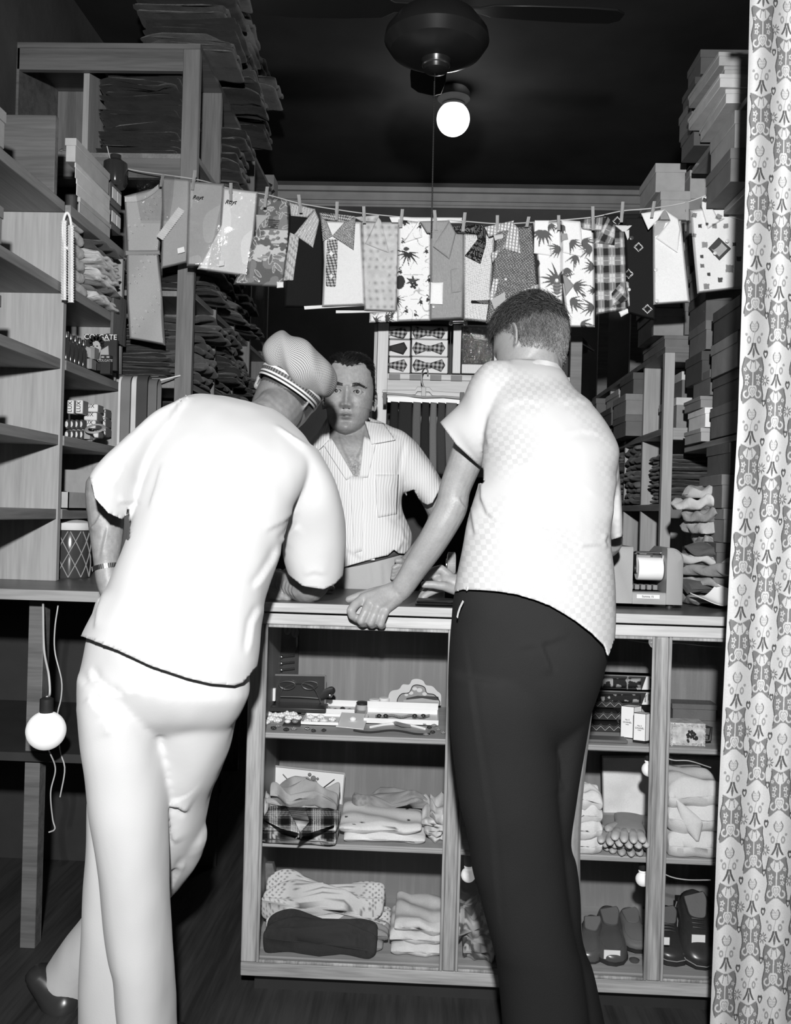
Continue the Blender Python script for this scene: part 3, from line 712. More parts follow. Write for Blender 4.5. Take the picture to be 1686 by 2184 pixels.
# ------------------------------------------------------------------ young customer in pale shirt and dark trousers
root = thing('person', 'young man in pale checked shirt and dark trousers, seen from behind gripping the counter edge', 'person', (P(1150, 1500, 2.1)[0], 2.08, 0))
M_gab = mat('dark_gabardine', .016, .85, .12, .10, 5, .15, 380)
def checker_cloth(name, g0, g1, pitch):
    m, nt, b = _nt(name); N = nt.nodes; L = nt.links
    tc = N.new('ShaderNodeTexCoord'); mp = N.new('ShaderNodeMapping'); mp.inputs['Rotation'].default_value = (0, .12, 0)
    L.new(tc.outputs['Object'], mp.inputs[0]); sp = N.new('ShaderNodeSeparateXYZ'); cb = N.new('ShaderNodeCombineXYZ'); L.new(mp.outputs[0], sp.inputs[0]); L.new(sp.outputs[0], cb.inputs[0]); L.new(sp.outputs[2], cb.inputs[2])
    ck = N.new('ShaderNodeTexChecker'); ck.inputs['Scale'].default_value = 1/pitch; L.new(cb.outputs[0], ck.inputs[0])
    ck.inputs[1].default_value = (g0, g0, g0, 1); ck.inputs[2].default_value = (g1, g1, g1, 1)
    nz = N.new('ShaderNodeTexNoise'); nz.inputs['Scale'].default_value = 5; L.new(tc.outputs['Object'], nz.inputs[0])
    mx = N.new('ShaderNodeMix'); mx.data_type = 'RGBA'; mr = N.new('ShaderNodeMapRange'); mr.inputs[1].default_value = .42; mr.inputs[2].default_value = .58
    L.new(nz.outputs[0], mr.inputs[0]); L.new(mr.outputs[0], mx.inputs[0]); mx.inputs[6].default_value = (g1, g1, g1, 1); L.new(ck.outputs[0], mx.inputs[7])
    L.new(mx.outputs[2], b.inputs['Base Color']); b.inputs['Roughness'].default_value = .85; _spec(b, .15)
    n2 = N.new('ShaderNodeTexNoise'); n2.inputs['Scale'].default_value = 350; L.new(tc.outputs['Object'], n2.inputs[0])
    bp = N.new('ShaderNodeBump'); bp.inputs['Strength'].default_value = .07; bp.inputs['Distance'].default_value = .003; L.new(n2.outputs[0], bp.inputs['Height']); L.new(bp.outputs[0], b.inputs['Normal'])
    return m
M_shB = checker_cloth('pale_check_shirting', .41, .47, .0115)
torso = [((958, 1330), (1310, 1440), 2.07, .135), ((966, 1285), (1308, 1390), 2.07, .135), ((972, 1235), (1311, 1300), 2.08, .13), ((985, 1175), (1306, 1215), 2.09, .125), ((996, 1120), (1300, 1150), 2.11, .125),
         ((1010, 1070), (1304, 1080), 2.14, .125), ((1026, 1000), (1313, 1005), 2.18, .125), ((1030, 950), (1317, 955), 2.21, .125), ((1032, 900), (1292, 905), 2.24, .12),
         ((1034, 860), (1256, 862), 2.265, .11), ((1038, 825), (1222, 830), 2.29, .095), ((1050, 790), (1204, 798), 2.31, .075), ((1080, 769), (1188, 778), 2.33, .05)]
sl = [((1085, 768), (1062, 925), 2.29, .08), ((1036, 774), (1042, 945), 2.29, .088), ((1004, 808), (1036, 968), 2.30, .09), ((982, 855), (1030, 985), 2.31, .09), ((958, 880), (1027, 995), 2.32, .09), ((938, 900), (1026, 997), 2.33, .088), ((920, 915), (1012, 1015), 2.335, .085)]
sr = [((1250, 940), (1317, 958), 2.27, .07), ((1265, 1000), (1318, 1000), 2.29, .075), ((1280, 1060), (1320, 1060), 2.31, .075), ((1288, 1110), (1323, 1110), 2.32, .075), ((1292, 1150), (1324, 1148), 2.33, .07), ((1294, 1185), (1324, 1180), 2.335, .07)]
v, f = union([loft(torso, 64, 90), loft(sl, 40, 50), loft(sr, 32, 40)], .005, 5)
v = ripple(v, f, .004, 8, (1, 1, .6), 12); v = ripple(v, f, .0018, 24, (1, .7, .6), 15)
for ln, d, w in (([(1030, 1012), (1030, 1062), (1042, 1092), (1066, 1112)], .008, 12), ([(1008, 1080), (1012, 1110), (1018, 1145)], .006, 10), ([(1048, 880), (1040, 925), (1046, 960)], .004, 10),
                 ([(1190, 860), (1230, 850), (1275, 862)], .003, 18), ([(1180, 930), (1240, 915), (1290, 925)], .003, 18), ([(1130, 1110), (1180, 1130), (1240, 1160), (1290, 1158)], .006, 22),
                 ([(1060, 870), (1110, 850), (1160, 858)], .003, 16), ([(1080, 1000), (1140, 985), (1220, 1020), (1280, 1060)], .003, 24), ([(1300, 1120), (1303, 1060), (1312, 1010)], .007, 10), ([(1292, 1170), (1284, 1155), (1292, 1135)], .006, 10)):
    v = fold(v, f, ln, d*.7, w, 5.5)
hemB = [(930, 1262), (968, 1262), (985, 1257), (1020, 1258), (1060, 1261), (1100, 1267), (1140, 1279), (1170, 1290), (1200, 1307), (1230, 1326), (1262, 1350), (1290, 1378), (1297, 1400), (1308, 1370), (1330, 1330)]
v, f = cut(v, f, lambda q: np.where(proj(q)[:, 1] > 1215, below(hemB)(q), -1.))
v, f = cut(v, f, lambda q: np.where((proj(q)[:, 0] < 1030) & (proj(q)[:, 1] > 860) & (proj(q)[:, 1] < 1030), pdist(proj(q), [(930, 893), (938, 901), (972, 948), (1024, 996), (1034, 1003)])[0], -1.), (.7, 0, .7))
v, f = cut(v, f, lambda q: np.where((proj(q)[:, 0] > 1285) & (proj(q)[:, 1] > 1135) & (proj(q)[:, 1] < 1200) & (q[:, 1] > 2.255), below([(1280, 1156), (1293, 1154), (1324, 1145), (1335, 1142)])(q), -1.))
solid('shirt', v, f, M_shB, root, thick=.003)
cu = MB()  # turned-up cuff of the left sleeve
def strip_on(pts_px, Y, wpx, t=.004):
    q = crom(np.array([(a, b, 0) for a, b in pts_px], float), 30); d = np.gradient(q[:, :2], axis=0); d /= np.linalg.norm(d, axis=1)[:, None]; nrm = np.stack([d[:, 1], -d[:, 0]], 1)
    A = [P(a, b, y) for (a, b), y in zip(q[:, :2], np.interp(np.linspace(0, 1, 30), np.linspace(0, 1, len(Y)), Y))]
    B = [P(a, b, y) for (a, b), y in zip(q[:, :2]+nrm*wpx, np.interp(np.linspace(0, 1, 30), np.linspace(0, 1, len(Y)), Y))]
    mb = MB(); R = []
    for a, b in zip(A, B): R.append([a, b, b+np.array([0, t, 0]), a+np.array([0, t, 0])])
    return mb.rings(R)
col_ = MB()
col_.rings([[P(x0, y0, Y), P(x1, y1, Y-.012), P(x1, y1, Y+.0), P(x0, y0, Y+.012)] for x0, y0, x1, y1, Y in ((1128, 772, 1132, 778, 2.275), (1146, 767, 1140, 790, 2.262), (1166, 769, 1160, 800, 2.262), (1187, 775, 1182, 812, 2.275), (1203, 794, 1204, 830, 2.30), (1215, 820, 1222, 852, 2.33))])
col_.build('collar', M_shB, root, smooth=60)
# trousers
pel = [((1000, 1205), (1285, 1240), 2.10, .10), ((970, 1260), (1290, 1300), 2.09, .125), ((963, 1330), (1296, 1370), 2.085, .13), ((959, 1400), (1292, 1412), 2.085, .132), ((958, 1470), (1276, 1470), 2.09, .128), ((962, 1530), (1255, 1530), 2.095, .11), ((975, 1580), (1235, 1580), 2.10, .07)]
l1 = [((959, 1430), (1186, 1450), 2.075, .12), ((958, 1490), (1190, 1490), 2.07, .12), ((962, 1560), (1188, 1560), 2.07, .115), ((967, 1610), (1186, 1610), 2.07, .11), ((977, 1700), (1190, 1700), 2.07, .105), ((995, 1780), (1196, 1780), 2.07, .10), ((1006, 1850), (1203, 1850), 2.07, .098), ((1020, 1900), (1209, 1900), 2.07, .096), ((1035, 1957), (1217, 1957), 2.07, .094), ((1050, 2015), (1228, 2015), 2.07, .093), ((1060, 2070), (1240, 2070), 2.07, .092), ((1075, 2240), (1262, 2240), 2.06, .09)]
l2 = [((1140, 1430), (1289, 1425), 2.12, .11), ((1160, 1500), (1262, 1500), 2.13, .105), ((1150, 1600), (1245, 1600), 2.14, .10), ((1140, 1700), (1229, 1700), 2.14, .095), ((1130, 1790), (1218, 1785), 2.14, .09), ((1135, 1830), (1228, 1830), 2.14, .09), ((1140, 1900), (1236, 1900), 2.14, .09), ((1145, 1988), (1239, 1988), 2.14, .09), ((1150, 2040), (1252, 2040), 2.14, .09), ((1155, 2075), (1266, 2075), 2.14, .09), ((1165, 2225), (1300, 2225), 2.13, .09)]
v, f = union([loft(pel, 56, 50), loft(l1, 44, 80), loft(l2, 40, 70)], .0055, 5)
v = ripple(v, f, .004, 6, (1, 1, .5), 21)
for ln, d, w in (([(1062, 1995), (1054, 1880), (1046, 1780), (1025, 1640), (1004, 1500), (984, 1340)], .004, 16), ([(1175, 1440), (1160, 1400), (1148, 1370)], .008, 14), ([(1200, 1690), (1188, 1660), (1186, 1600)], .006, 12), ([(1100, 1380), (1150, 1372), (1215, 1350)], .003, 20)):
    v = fold(v, f, ln, d*.7, w, 5.5)
solid('trousers', v, f, M_gab, root)
M_card0 = mat('pocket_cotton', .30)
pk = MB().rings([[P(x, y, 1.985), P(x+3, y+3, 1.985), P(x+3, y+3, 1.995), P(x, y, 1.995)] for x, y in ((986, 1280), (979, 1294), (975, 1306), (973, 1316))])
pk.build('pocket_lining', M_card0, root)
# body
Rh = lookR((-.62, .66, -.46), (.06, .30, .95))
hc = P(1130, 741, 2.395); HS = 1.04
hm, ears, trB = head_mesh(Rh, hc, HS)
neck = limb([(1150, 840, 2.31, .060), (1148, 800, 2.335, .058), (1143, 765, 2.355, .058), (1138, 735, 2.37, .058)])
armL = limb([(1040, 860, 2.31, .05), (1012, 930, 2.33, .046), (990, 990, 2.34, .043), (970, 1042, 2.35, .0405), (962, 1082, 2.352, .0415), (944, 1118, 2.352, .0405), (918, 1162, 2.36, .038), (888, 1206, 2.372, .034), (868, 1238, 2.38, .031), (855, 1256, 2.383, .030)], m=60)
hand = []
wr = (855, 1258, 2.385, .029)
for (x, y, Y, r) in ((775, 1276, 2.400, .0150), (789, 1284, 2.388, .0155), (806, 1291, 2.383, .0155), (824, 1297, 2.383, .0145)):
    hand.append(chain([wr, ((x+855)/2+2, (y+1258)/2-1, (Y+2.385)/2-.004, .021), (x, y, Y, r)]))
hand.append(chain([(775, 1276, 2.40, .0135), (757, 1290, 2.378, .0130), (748, 1302, 2.366, .0120), (751, 1313, 2.368, .0115), (760, 1320, 2.378, .0105)]))
hand.append(chain([(789, 1284, 2.388, .0135), (778, 1306, 2.368, .0125), (769, 1324, 2.364, .0115), (773, 1330, 2.378, .0105), (778, 1330, 2.388, .010)]))
hand.append(chain([(806, 1291, 2.383, .0135), (797, 1312, 2.368, .0125), (790, 1328, 2.365, .0112), (793, 1333, 2.378, .0105), (797, 1331, 2.388, .010)]))
hand.append(chain([(824, 1297, 2.383, .0125), (816, 1315, 2.369, .0115), (811, 1331, 2.367, .0105), (813, 1335, 2.378, .010), (816, 1333, 2.388, .0095)]))
hand.append(chain([(835, 1258, 2.40, .018), (800, 1264, 2.42, .0155), (768, 1271, 2.425, .0125), (752, 1276, 2.425, .0110), (743, 1279, 2.425, .0098)]))
armR = limb([(1262, 930, 2.30, .045), (1294, 1060, 2.34, .032), (1298, 1140, 2.37, .030), (1292, 1165, 2.40, .032), (1200, 1200, 2.50, .037), (1080, 1225, 2.50, .032), (1000, 1245, 2.50, .028), (980, 1248, 2.50, .028)], m=60)
hR = [chain([(985, 1248, 2.50, .027), (965, 1243, 2.50, .026), (952, 1240, 2.50, .022)]),
      chain([(955, 1226, 2.50, .0135), (940, 1214, 2.505, .0130), (926, 1217, 2.505, .0115), (912, 1228, 2.50, .0105), (908, 1233, 2.497, .0095)]),
      chain([(955, 1234, 2.515, .0130), (935, 1222, 2.525, .0120), (928, 1232, 2.51, .0110), (936, 1240, 2.495, .0100)]),
      chain([(955, 1245, 2.515, .0125), (925, 1250, 2.53, .0115), (906, 1262, 2.52, .0105), (898, 1274, 2.505, .0098), (897, 1280, 2.50, .009)]),
      chain([(955, 1252, 2.50, .0120), (930, 1258, 2.51, .0105), (910, 1268, 2.50, .0095), (902, 1274, 2.495, .0085)]),
      chain([(970, 1258, 2.485, .0150), (945, 1250, 2.47, .0130), (922, 1247, 2.465, .0115), (904, 1247, 2.465, .0100)])]
core = loft(torso[2:], 40, 50, shrink=.88); pelc = loft(pel, 36, 20, shrink=.86)
legs = [limb([(1070, 1480, 2.08, .075), (1085, 1750, 2.07, .06), (1130, 2000, 2.07, .05), (1165, 2235, 2.06, .035)]), limb([(1200, 1480, 2.12, .07), (1185, 1750, 2.14, .058), (1195, 2000, 2.14, .05), (1225, 2222, 2.13, .035)])]
v, f = union([hm, ears, neck, armL, armR, core, pelc]+hand+hR+legs, .0029, 2)
N_ = vnorm(v, f); p_ = proj(v)
v = fold(v, f, [(858, 1288), (850, 1276), (842, 1262)], .0016, 8, 2); v = fold(v, f, [(995, 1090), (982, 1075), (975, 1060)], .003, 14)
lc = to_local(v, Rh, hc, HS); rn = np.linalg.norm(lc, axis=1)
col = np.full(len(v), .33)*(1+.16*(vnoise2(v[:, 0]+v[:, 1], v[:, 2], 70, 3)-.5))
isH = (rn < .17) & (lc[:, 2] > -.10)
nl = N_@Rh
hair_line = np.where(lc[:, 1] < -.02, .045-.6*(lc[:, 1]+.02), np.where(lc[:, 1] < .03, .012-1.0*(lc[:, 1]), -.050-.45*(np.clip(lc[:, 1], .03, .1)-.03)))
earish = (np.abs(lc[:, 0]) > .079*1.0) & (lc[:, 2] < .03)
scalp = isH & (lc[:, 2] > hair_line) & ~earish & (lc[:, 2] > -.085)
fadeh = np.clip((lc[:, 2]-hair_line)/.05, 0, 1)
col = np.where(scalp, .30*(1-fadeh)+.06*fadeh, col)
solid('body', v, f, M_skin, root, col)
Dl = np.zeros_like(v)
dirn = np.stack([.25*np.sign(lc[:, 0]), -.55+1.2*np.clip(.03-lc[:, 1], 0, .0)/.1+0*lc[:, 0], np.where(lc[:, 2] > .07, -.1, -.9)], 1)
dirn[:, 1] = np.where(lc[:, 2] > .065, -.9, np.where(lc[:, 1] > 0, .15, .55))
length = np.where(lc[:, 2] > .055, .042, np.clip(.004+.034*(lc[:, 2]-hair_line)/.10, .004, .034))
ltop = scalp & (lc[:, 2] > .045); lsd = scalp & (lc[:, 2] <= .06)
strands(v, N_, ltop, length, dirn@Rh.T, M_hair, root, count=6500, r=.0008, g=(.010, .09), curl=.38, lift=.46, seed=5, jit=.34)
strands(v, N_, lsd, length, dirn@Rh.T, M_hair, root, count=6500, r=.0006, g=(.06, .34), curl=.14, lift=.25, seed=6, jit=.25)  # side locks paler than the top: the hair's sheen put into their colour
M_shoe2 = mat('brown_shoe_leather', .04, .3, .5)
shoe('shoe', (P(1168, 2240, 2.05)[0], 1.99, .013), (P(1168, 2240, 2.05)[0]-.03, 2.27, .013), .10, M_shoe2, root)
shoe('shoe', (P(1240, 2230, 2.13)[0], 2.06, .013), (P(1240, 2230, 2.13)[0]+.04, 2.34, .013), .10, M_shoe2, root)

# ------------------------------------------------------------------ shopkeeper behind the counter, facing the camera
root = thing('person', 'shopkeeper in open-necked pale striped shirt behind the counter, facing the camera', 'person', (P(780, 1200, 3.04)[0], 3.05, 0))
def stripe_cloth(name, g0, g1, pitch, axis=0):
    m, nt, b = _nt(name); N = nt.nodes; L = nt.links
    tc = N.new('ShaderNodeTexCoord'); sp = N.new('ShaderNodeSeparateXYZ'); L.new(tc.outputs['Object'], sp.inputs[0])
    nz = N.new('ShaderNodeTexNoise'); nz.inputs['Scale'].default_value = 14; L.new(tc.outputs['Object'], nz.inputs[0])
    ma = N.new('ShaderNodeMath'); ma.operation = 'MULTIPLY_ADD'; ma.inputs[1].default_value = .012; L.new(nz.outputs[0], ma.inputs[0]); L.new(sp.outputs[axis], ma.inputs[2])
    mu = N.new('ShaderNodeMath'); mu.operation = 'MULTIPLY'; mu.inputs[1].default_value = 2*math.pi/pitch; L.new(ma.outputs[0], mu.inputs[0])
    s_ = N.new('ShaderNodeMath'); s_.operation = 'SINE'; L.new(mu.outputs[0], s_.inputs[0])
    mr = N.new('ShaderNodeMapRange'); mr.inputs[1].default_value = -1; L.new(s_.outputs[0], mr.inputs[0])
    mr.inputs[3].default_value = g0; mr.inputs[4].default_value = g1
    L.new(mr.outputs[0], b.inputs['Base Color']); b.inputs['Roughness'].default_value = .85; _spec(b, .15)
    bp = N.new('ShaderNodeBump'); bp.inputs['Strength'].default_value = .25; bp.inputs['Distance'].default_value = .003; L.new(s_.outputs[0], bp.inputs['Height']); L.new(bp.outputs[0], b.inputs['Normal'])
    return m
M_seer = stripe_cloth('seersucker', .58, .70, .0085)
M_khaki = mat('khaki_twill', .38, .85, .15, .06, 8, .15, 300)
torso = [((692, 1240), (862, 1205), 3.02, .12), ((690, 1205), (874, 1175), 3.02, .135), ((690, 1150), (877, 1140), 3.02, .13), ((690, 1085), (857, 1085), 3.03, .125), ((682, 1040), (860, 1045), 3.03, .122),
         ((672, 990), (872, 990), 3.04, .118), ((663, 955), (877, 948), 3.05, .11), ((672, 928), (858, 925), 3.06, .09), ((698, 908), (825, 906), 3.07, .07), ((714, 892), (790, 892), 3.075, .055)]
sr = [((830, 910), (820, 1000), 3.05, .075), ((860, 920), (848, 1035), 3.055, .08), ((882, 938), (862, 1050), 3.06, .08), ((908, 970), (868, 1055), 3.065, .08), ((930, 1005), (886, 1060), 3.07, .08), ((945, 1031), (903, 1078), 3.075, .078), ((958, 1052), (916, 1098), 3.08, .075)]
sl = [((712, 910), (722, 1000), 3.05, .075), ((680, 925), (690, 1030), 3.05, .08), ((650, 960), (684, 1050), 3.05, .08), ((628, 1010), (672, 1070), 3.04, .078), ((615, 1045), (660, 1085), 3.03, .075)]
v, f = union([loft(torso, 60, 80), loft(sr, 36, 40), loft(sl, 36, 40)], .005, 4)
v = ripple(v, f, .005, 9, (1, 1, .6), 31); v = ripple(v, f, .002, 26, (1, 1, .5), 33)
for ln, d, w in (([(872, 1160), (858, 1150), (852, 1120)], .006, 10), ([(838, 1180), (848, 1165), (856, 1150)], .006, 10), ([(735, 1165), (760, 1178), (776, 1190)], .005, 12), ([(876, 935), (866, 975), (858, 1020), (857, 1060)], .006, 9), ([(828, 1090), (845, 1100), (858, 1092)], .004, 10)):
    v = fold(v, f, ln, d*.7, w, 5.5)
hemC = [(640, 1228), (700, 1226), (731, 1210), (776, 1197), (800, 1190), (827, 1184), (840, 1172), (850, 1180), (863, 1181), (874, 1170), (900, 1160)]
v, f = cut(v, f, lambda q: np.where(proj(q)[:, 1] > 1150, below(hemC)(q), -1.))
v, f = cut(v, f, lambda q: np.where((proj(q)[:, 0] > 866) & (proj(q)[:, 1] < 1094) & (q[:, 1] > 2.98), below([(850, 1060), (866, 1050), (882, 1044), (896, 1070), (911, 1077), (922, 1072), (944, 1031), (960, 1000)])(q), -1.), (-.4, 0, .9))
def inpoly(p, poly):
    poly = np.asarray(poly, float); c = np.zeros(len(p), bool); n = len(poly)
    for i in range(n):
        a, b = poly[i], poly[(i+1) % n]
        c ^= ((a[1] > p[:, 1]) != (b[1] > p[:, 1])) & (p[:, 0] < (b[0]-a[0])*(p[:, 1]-a[1])/(b[1]-a[1]+1e-9)+a[0])
    return c
vee = [(688, 880), (697, 936), (720, 980), (744, 1019), (774, 1019), (781, 1000), (793, 950), (790, 905), (790, 880)]
Nv = vnorm(v, f); rm = inpoly(proj(v), vee) & facing(v, Nv)
f = [q for q in f if not all(rm[list(q)])]
shc_v, shc_f = v, f
solid('shirt', v, f, M_seer, root, thick=.003)
def ysurf(px, py, dflt=2.93):  # depth of the shirt front at a pixel
    p = proj(shc_v); m_ = facing(shc_v, Nv); d = (p[:, 0]-px)**2+(p[:, 1]-py)**2; d[~m_] = 1e9; i = np.argpartition(d, 6)[:6]; return float(shc_v[i, 1].min()) if d[i].min() < 400 else dflt
def lapel(name, quad, m, off=.006, t=.005, n=14):
    """folded collar cloth lying on the shirt: bilinear px quad (a,b,c,d)"""
    a, b, c, d = [np.array(q, float) for q in quad]; F_ = []; 
    for i in range(n):
        row = []
        for j in range(n):
            u, w = i/(n-1), j/(n-1); q = (a*(1-u)+b*u)*(1-w)+(d*(1-u)+c*u)*w
            row.append((q, ysurf(q[0], q[1])))
        F_.append(row)
    Y = np.array([[r[1] for r in row] for row in F_]); K = np.pad(Y, 1, 'edge')
    Y = (K[:-2, 1:-1]+K[2:, 1:-1]+K[1:-1, :-2]+K[1:-1, 2:]+Y)/5
    V = np.array([[P(F_[i][j][0][0], F_[i][j][0][1], Y[i, j]-off-.004*math.sin(math.pi*j/(n-1))) for j in range(n)] for i in range(n)])
    o = MB().grid(V).build(name, m, root, smooth=180); md = o.modifiers.new('s', 'SOLIDIFY'); md.thickness = t; return o
lapel('collar_wing', [(778, 897), (818, 903), (843, 938), (792, 947)], M_seer, .012)
lapel('collar_wing', [(700, 885), (702, 936), (676, 962), (664, 948)], M_seer, .010)
lapel('facing_strip', [(776, 930), (802, 944), (784, 1018), (766, 1019)], M_seer, .004)
lapel('facing_strip', [(686, 944), (706, 934), (754, 1016), (738, 1024)], M_seer, .004)
lapel('placket', [(744, 1016), (774, 1016), (772, 1175), (756, 1180)], M_seer, .003)
lapel('pocket', [(800, 1012), (850, 1012), (846, 1096), (806, 1104)], M_seer, .003)
pel = [((700, 1165), (868, 1160), 3.03, .10), ((698, 1200), (868, 1190), 3.03, .113), ((700, 1260), (874, 1255), 3.03, .118), ((702, 1320), (876, 1315), 3.04, .115), ((715, 1380), (866, 1375), 3.05, .08)]
l1 = [((703, 1310), (788, 1330), 3.04, .10), ((712, 1500), (788, 1500), 3.06, .085), ((718, 1700), (788, 1700), 3.07, .08), ((722, 1900), (788, 1900), 3.07, .08)]
l2 = [((790, 1330), (876, 1310), 3.04, .10), ((795, 1500), (872, 1500), 3.06, .085), ((800, 1700), (870, 1700), 3.07, .08), ((802, 1900), (868, 1900), 3.07, .08)]
v, f = union([loft(pel, 48, 40), loft(l1, 32, 40), loft(l2, 32, 40)], .007, 4)
for ln, d, w in (([(788, 1258), (786, 1220), (781, 1200)], .005, 10), ([(811, 1258), (810, 1225), (806, 1195)], .004, 9), ([(731, 1258), (730, 1242), (728, 1230)], .004, 8)):
    v = fold(v, f, ln, d*.7, w, 5.5)
solid('trousers', v, f, M_khaki, root)
bl_ = MB(); R_ = []
for zz_ in (-.013, .013):
    R_.append([np.array([P(784, 1190, 3.03)[0]+(.131)*math.cos(a), 3.03+.119*math.sin(a), P(784, 1190, 3.03)[2]+zz_-.035*math.cos(a)*-1]) for a in np.linspace(0, 2*math.pi, 48, endpoint=False)])
bo = bl_.rings(R_, cap=False).build('belt', mat('belt_leather', .10, .4, .4), root); bo.modifiers.new('s', 'SOLIDIFY').thickness = .004
MB().box(P(778, 1184, 2.900), P(800, 1196, 2.906)).build('buckle', M_gold, bo, bevel=.002)
Rh = lookR((.02, -1.0, .02), (.02, 0, 1)); HS = 1.0
hc = P(744, 843, 3.04)
hc = hc+np.array([0, 0, 0])
HS = 1.06
hm, ears, trC = head_mesh(Rh, hc, HS, nose=1.12, k=200, m=170, jaw=.94, chin=.93)
neck = limb([(752, 985, 3.06, .062), (750, 940, 3.06, .059), (746, 900, 3.06, .058), (742, 870, 3.065, .058)])
chest = [((688, 1240), (865, 1205), 3.03, .108), ((692, 1150), (865, 1140), 3.03, .112), ((694, 1085), (850, 1085), 3.035, .108), ((690, 1040), (850, 1045), 3.035, .108), ((684, 990), (860, 990), 3.045, .106), ((676, 958), (865, 950), 3.055, .10), ((690, 932), (845, 928), 3.065, .08), ((712, 910), (812, 908), 3.07, .062)]
armR = limb([(862, 965, 3.06, .045), (895, 1020, 3.08, .042), (925, 1070, 3.12, .040), (935, 1105, 3.15, .038), (915, 1145, 3.08, .034), (880, 1190, 2.97, .028), (862, 1205, 2.93, .026)])
hdR = [chain([(866, 1202, 2.93, .024), (855, 1212, 2.915, .022)])]+[chain([(858-i*1, 1206+i*6, 2.905+.004*i, .0105), (848-i, 1207+i*7, 2.90+.003*i, .0098), (840-i, 1211+i*7, 2.897+.003*i, .0085)]) for i in range(4)]+[chain([(864, 1200, 2.91, .011), (854, 1196, 2.895, .0095), (846, 1196, 2.892, .0085)])]
armL = limb([(678, 970, 3.05, .045), (655, 1030, 3.03, .042), (640, 1090, 2.98, .040), (640, 1120, 2.95, .039), (660, 1170, 2.88, .034), (678, 1205, 2.80, .027), (684, 1225, 2.77, .025)])
hdL = [chain([(684, 1228, 2.77, .024), (690, 1240, 2.75, .021)])]+[chain([(684+i*5, 1242, 2.74, .0105), (684+i*7, 1250, 2.715, .0098), (684+i*8, 1255, 2.695, .0085)]) for i in range(4)]+[chain([(682, 1236, 2.76, .011), (674, 1244, 2.735, .0095), (676, 1250, 2.715, .0085)])]
legs = [limb([(745, 1330, 3.04, .07), (750, 1600, 3.06, .055), (756, 1905, 3.07, .035)]), limb([(832, 1330, 3.04, .07), (834, 1600, 3.06, .055), (834, 1905, 3.07, .035)])]
v, f = union([hm, ears, neck, loft(chest, 48, 50), armR, armL, loft(pel, 36, 20, shrink=.86)]+hdR+hdL+legs, .0021, 1)
# cords of the neck and collar bones
for ln, d, w in (([(783, 905), (776, 950), (764, 985)], .004, 6), ([(722, 915), (735, 955), (752, 990)], .003, 6)): v = fold(v, f, ln, d, w, 4)
lc = to_local(v, Rh, hc, HS)
X, Z = lc[:, 0], np.where(lc[:, 2] < 0, lc[:, 2]/.93, lc[:, 2]); fr = lc[:, 1] < -.03
def G(x0, z0, sx, sz): return np.exp(-((X-x0)/sx)**2-((Z-z0)/sz)**2)*fr
# eye openings: skin steps back inside the almond, lids stand proud
N_ = vnorm(v, f); off = np.zeros(len(v)); ey = {}
for sgn in (-1, 1):
    x0 = sgn*.0325; dx = (X-x0)/.0150
    up_, lo_ = .0056*(1-dx**2), -.0046*(1-dx**2); inside = (np.abs(dx) < 1) & (Z < up_) & (Z > lo_) & fr
    dist = np.where(inside, np.minimum(up_-Z, Z-lo_), 0)
    off += np.where(inside, -np.clip(dist/.002, 0, 1)*.010, 0)
    off += .0020*np.exp(-((Z-np.clip(up_, -.002, 1)-.0012)/.0014)**2)*(np.abs(dx) < 1.1)*fr+.0012*np.exp(-((Z-np.clip(lo_, -1, .002)+.0012)/.0015)**2)*(np.abs(dx) < 1.1)*fr
v = v+N_*off[:, None]
lc = to_local(v, Rh, hc, HS)
dist_h = np.linalg.norm(lc, axis=1)
col = np.full(len(v), .35)*(1+.22*(vnoise2(v[:, 0]+v[:, 1], v[:, 2], 160, 7)-.5)+.15*(vnoise2(v[:, 0], v[:, 2], 40, 9)-.5))
inH = dist_h < .19
col = np.where(inH & (Z < -.055), col*(1-.22*np.clip((-.055-Z)/.03, 0, 1)*np.clip((Z+.19)/.05, 0, 1)), col)   # shaved beard
lip = (G(0, -.0768, .021, .0040) > .42) | (G(0, -.0885, .0175, .0048) > .42)
lw = np.clip((np.maximum(G(0, -.0768, .021, .0040), G(0, -.0885, .0175, .0048))-.25)*3, 0, 1); col = col*(1-lw)+.165*lw; mw = np.clip(G(0, -.0818, .0225, .0017)*1.5-.25, 0, 1); col = col*(1-mw)+.02*mw
browm = np.zeros(len(v), bool); teeth = (G(.004, -.0830, .010, .0010) > .5); col = np.where(teeth, .30, col)
for sgn in (-1, 1):
    bx = sgn*(X*1.0); arch = .0175+.0030*np.exp(-((bx-.032)/.014)**2)-.0045*np.clip((bx-.040)/.016, 0, 1)
    w_ = .0046*np.clip(1.25-(bx-.016)/.042, .35, 1)
    brow = (bx > .014) & (bx < .056) & (np.abs(Z-arch) < w_) & fr
    col = np.where(brow, .045, col); browm |= brow
    x0 = sgn*.0325; dx = (X-x0)/.0156; lid = .0060*(1-dx**2)
    col = np.where((np.abs(dx) < 1.02) & (np.abs(Z-np.clip(lid, 0, 1)-.0006) < .0013) & fr, .05, col)
    col = np.where((np.abs(dx) < .9) & (np.abs(Z+.0056*(1-dx**2)+.0006) < .0007) & fr, .12, col)
    col = np.where(G(sgn*.0085, -.0578, .0040, .0022) > .5, .03, col)
pc = proj(v); chestm = (~inH) & (Z < -.19) & (pc[:, 1] > 960) & (pc[:, 1] < 1025)
hd = np.clip(1-np.abs(pc[:, 0]-757)/26, 0, 1)*np.clip((pc[:, 1]-955)/40, 0, 1)
col = np.where(chestm, col*(1-.55*hd*(vnoise2(v[:, 0], v[:, 2], 420, 4) > .40)), col)
aX = np.abs(X)
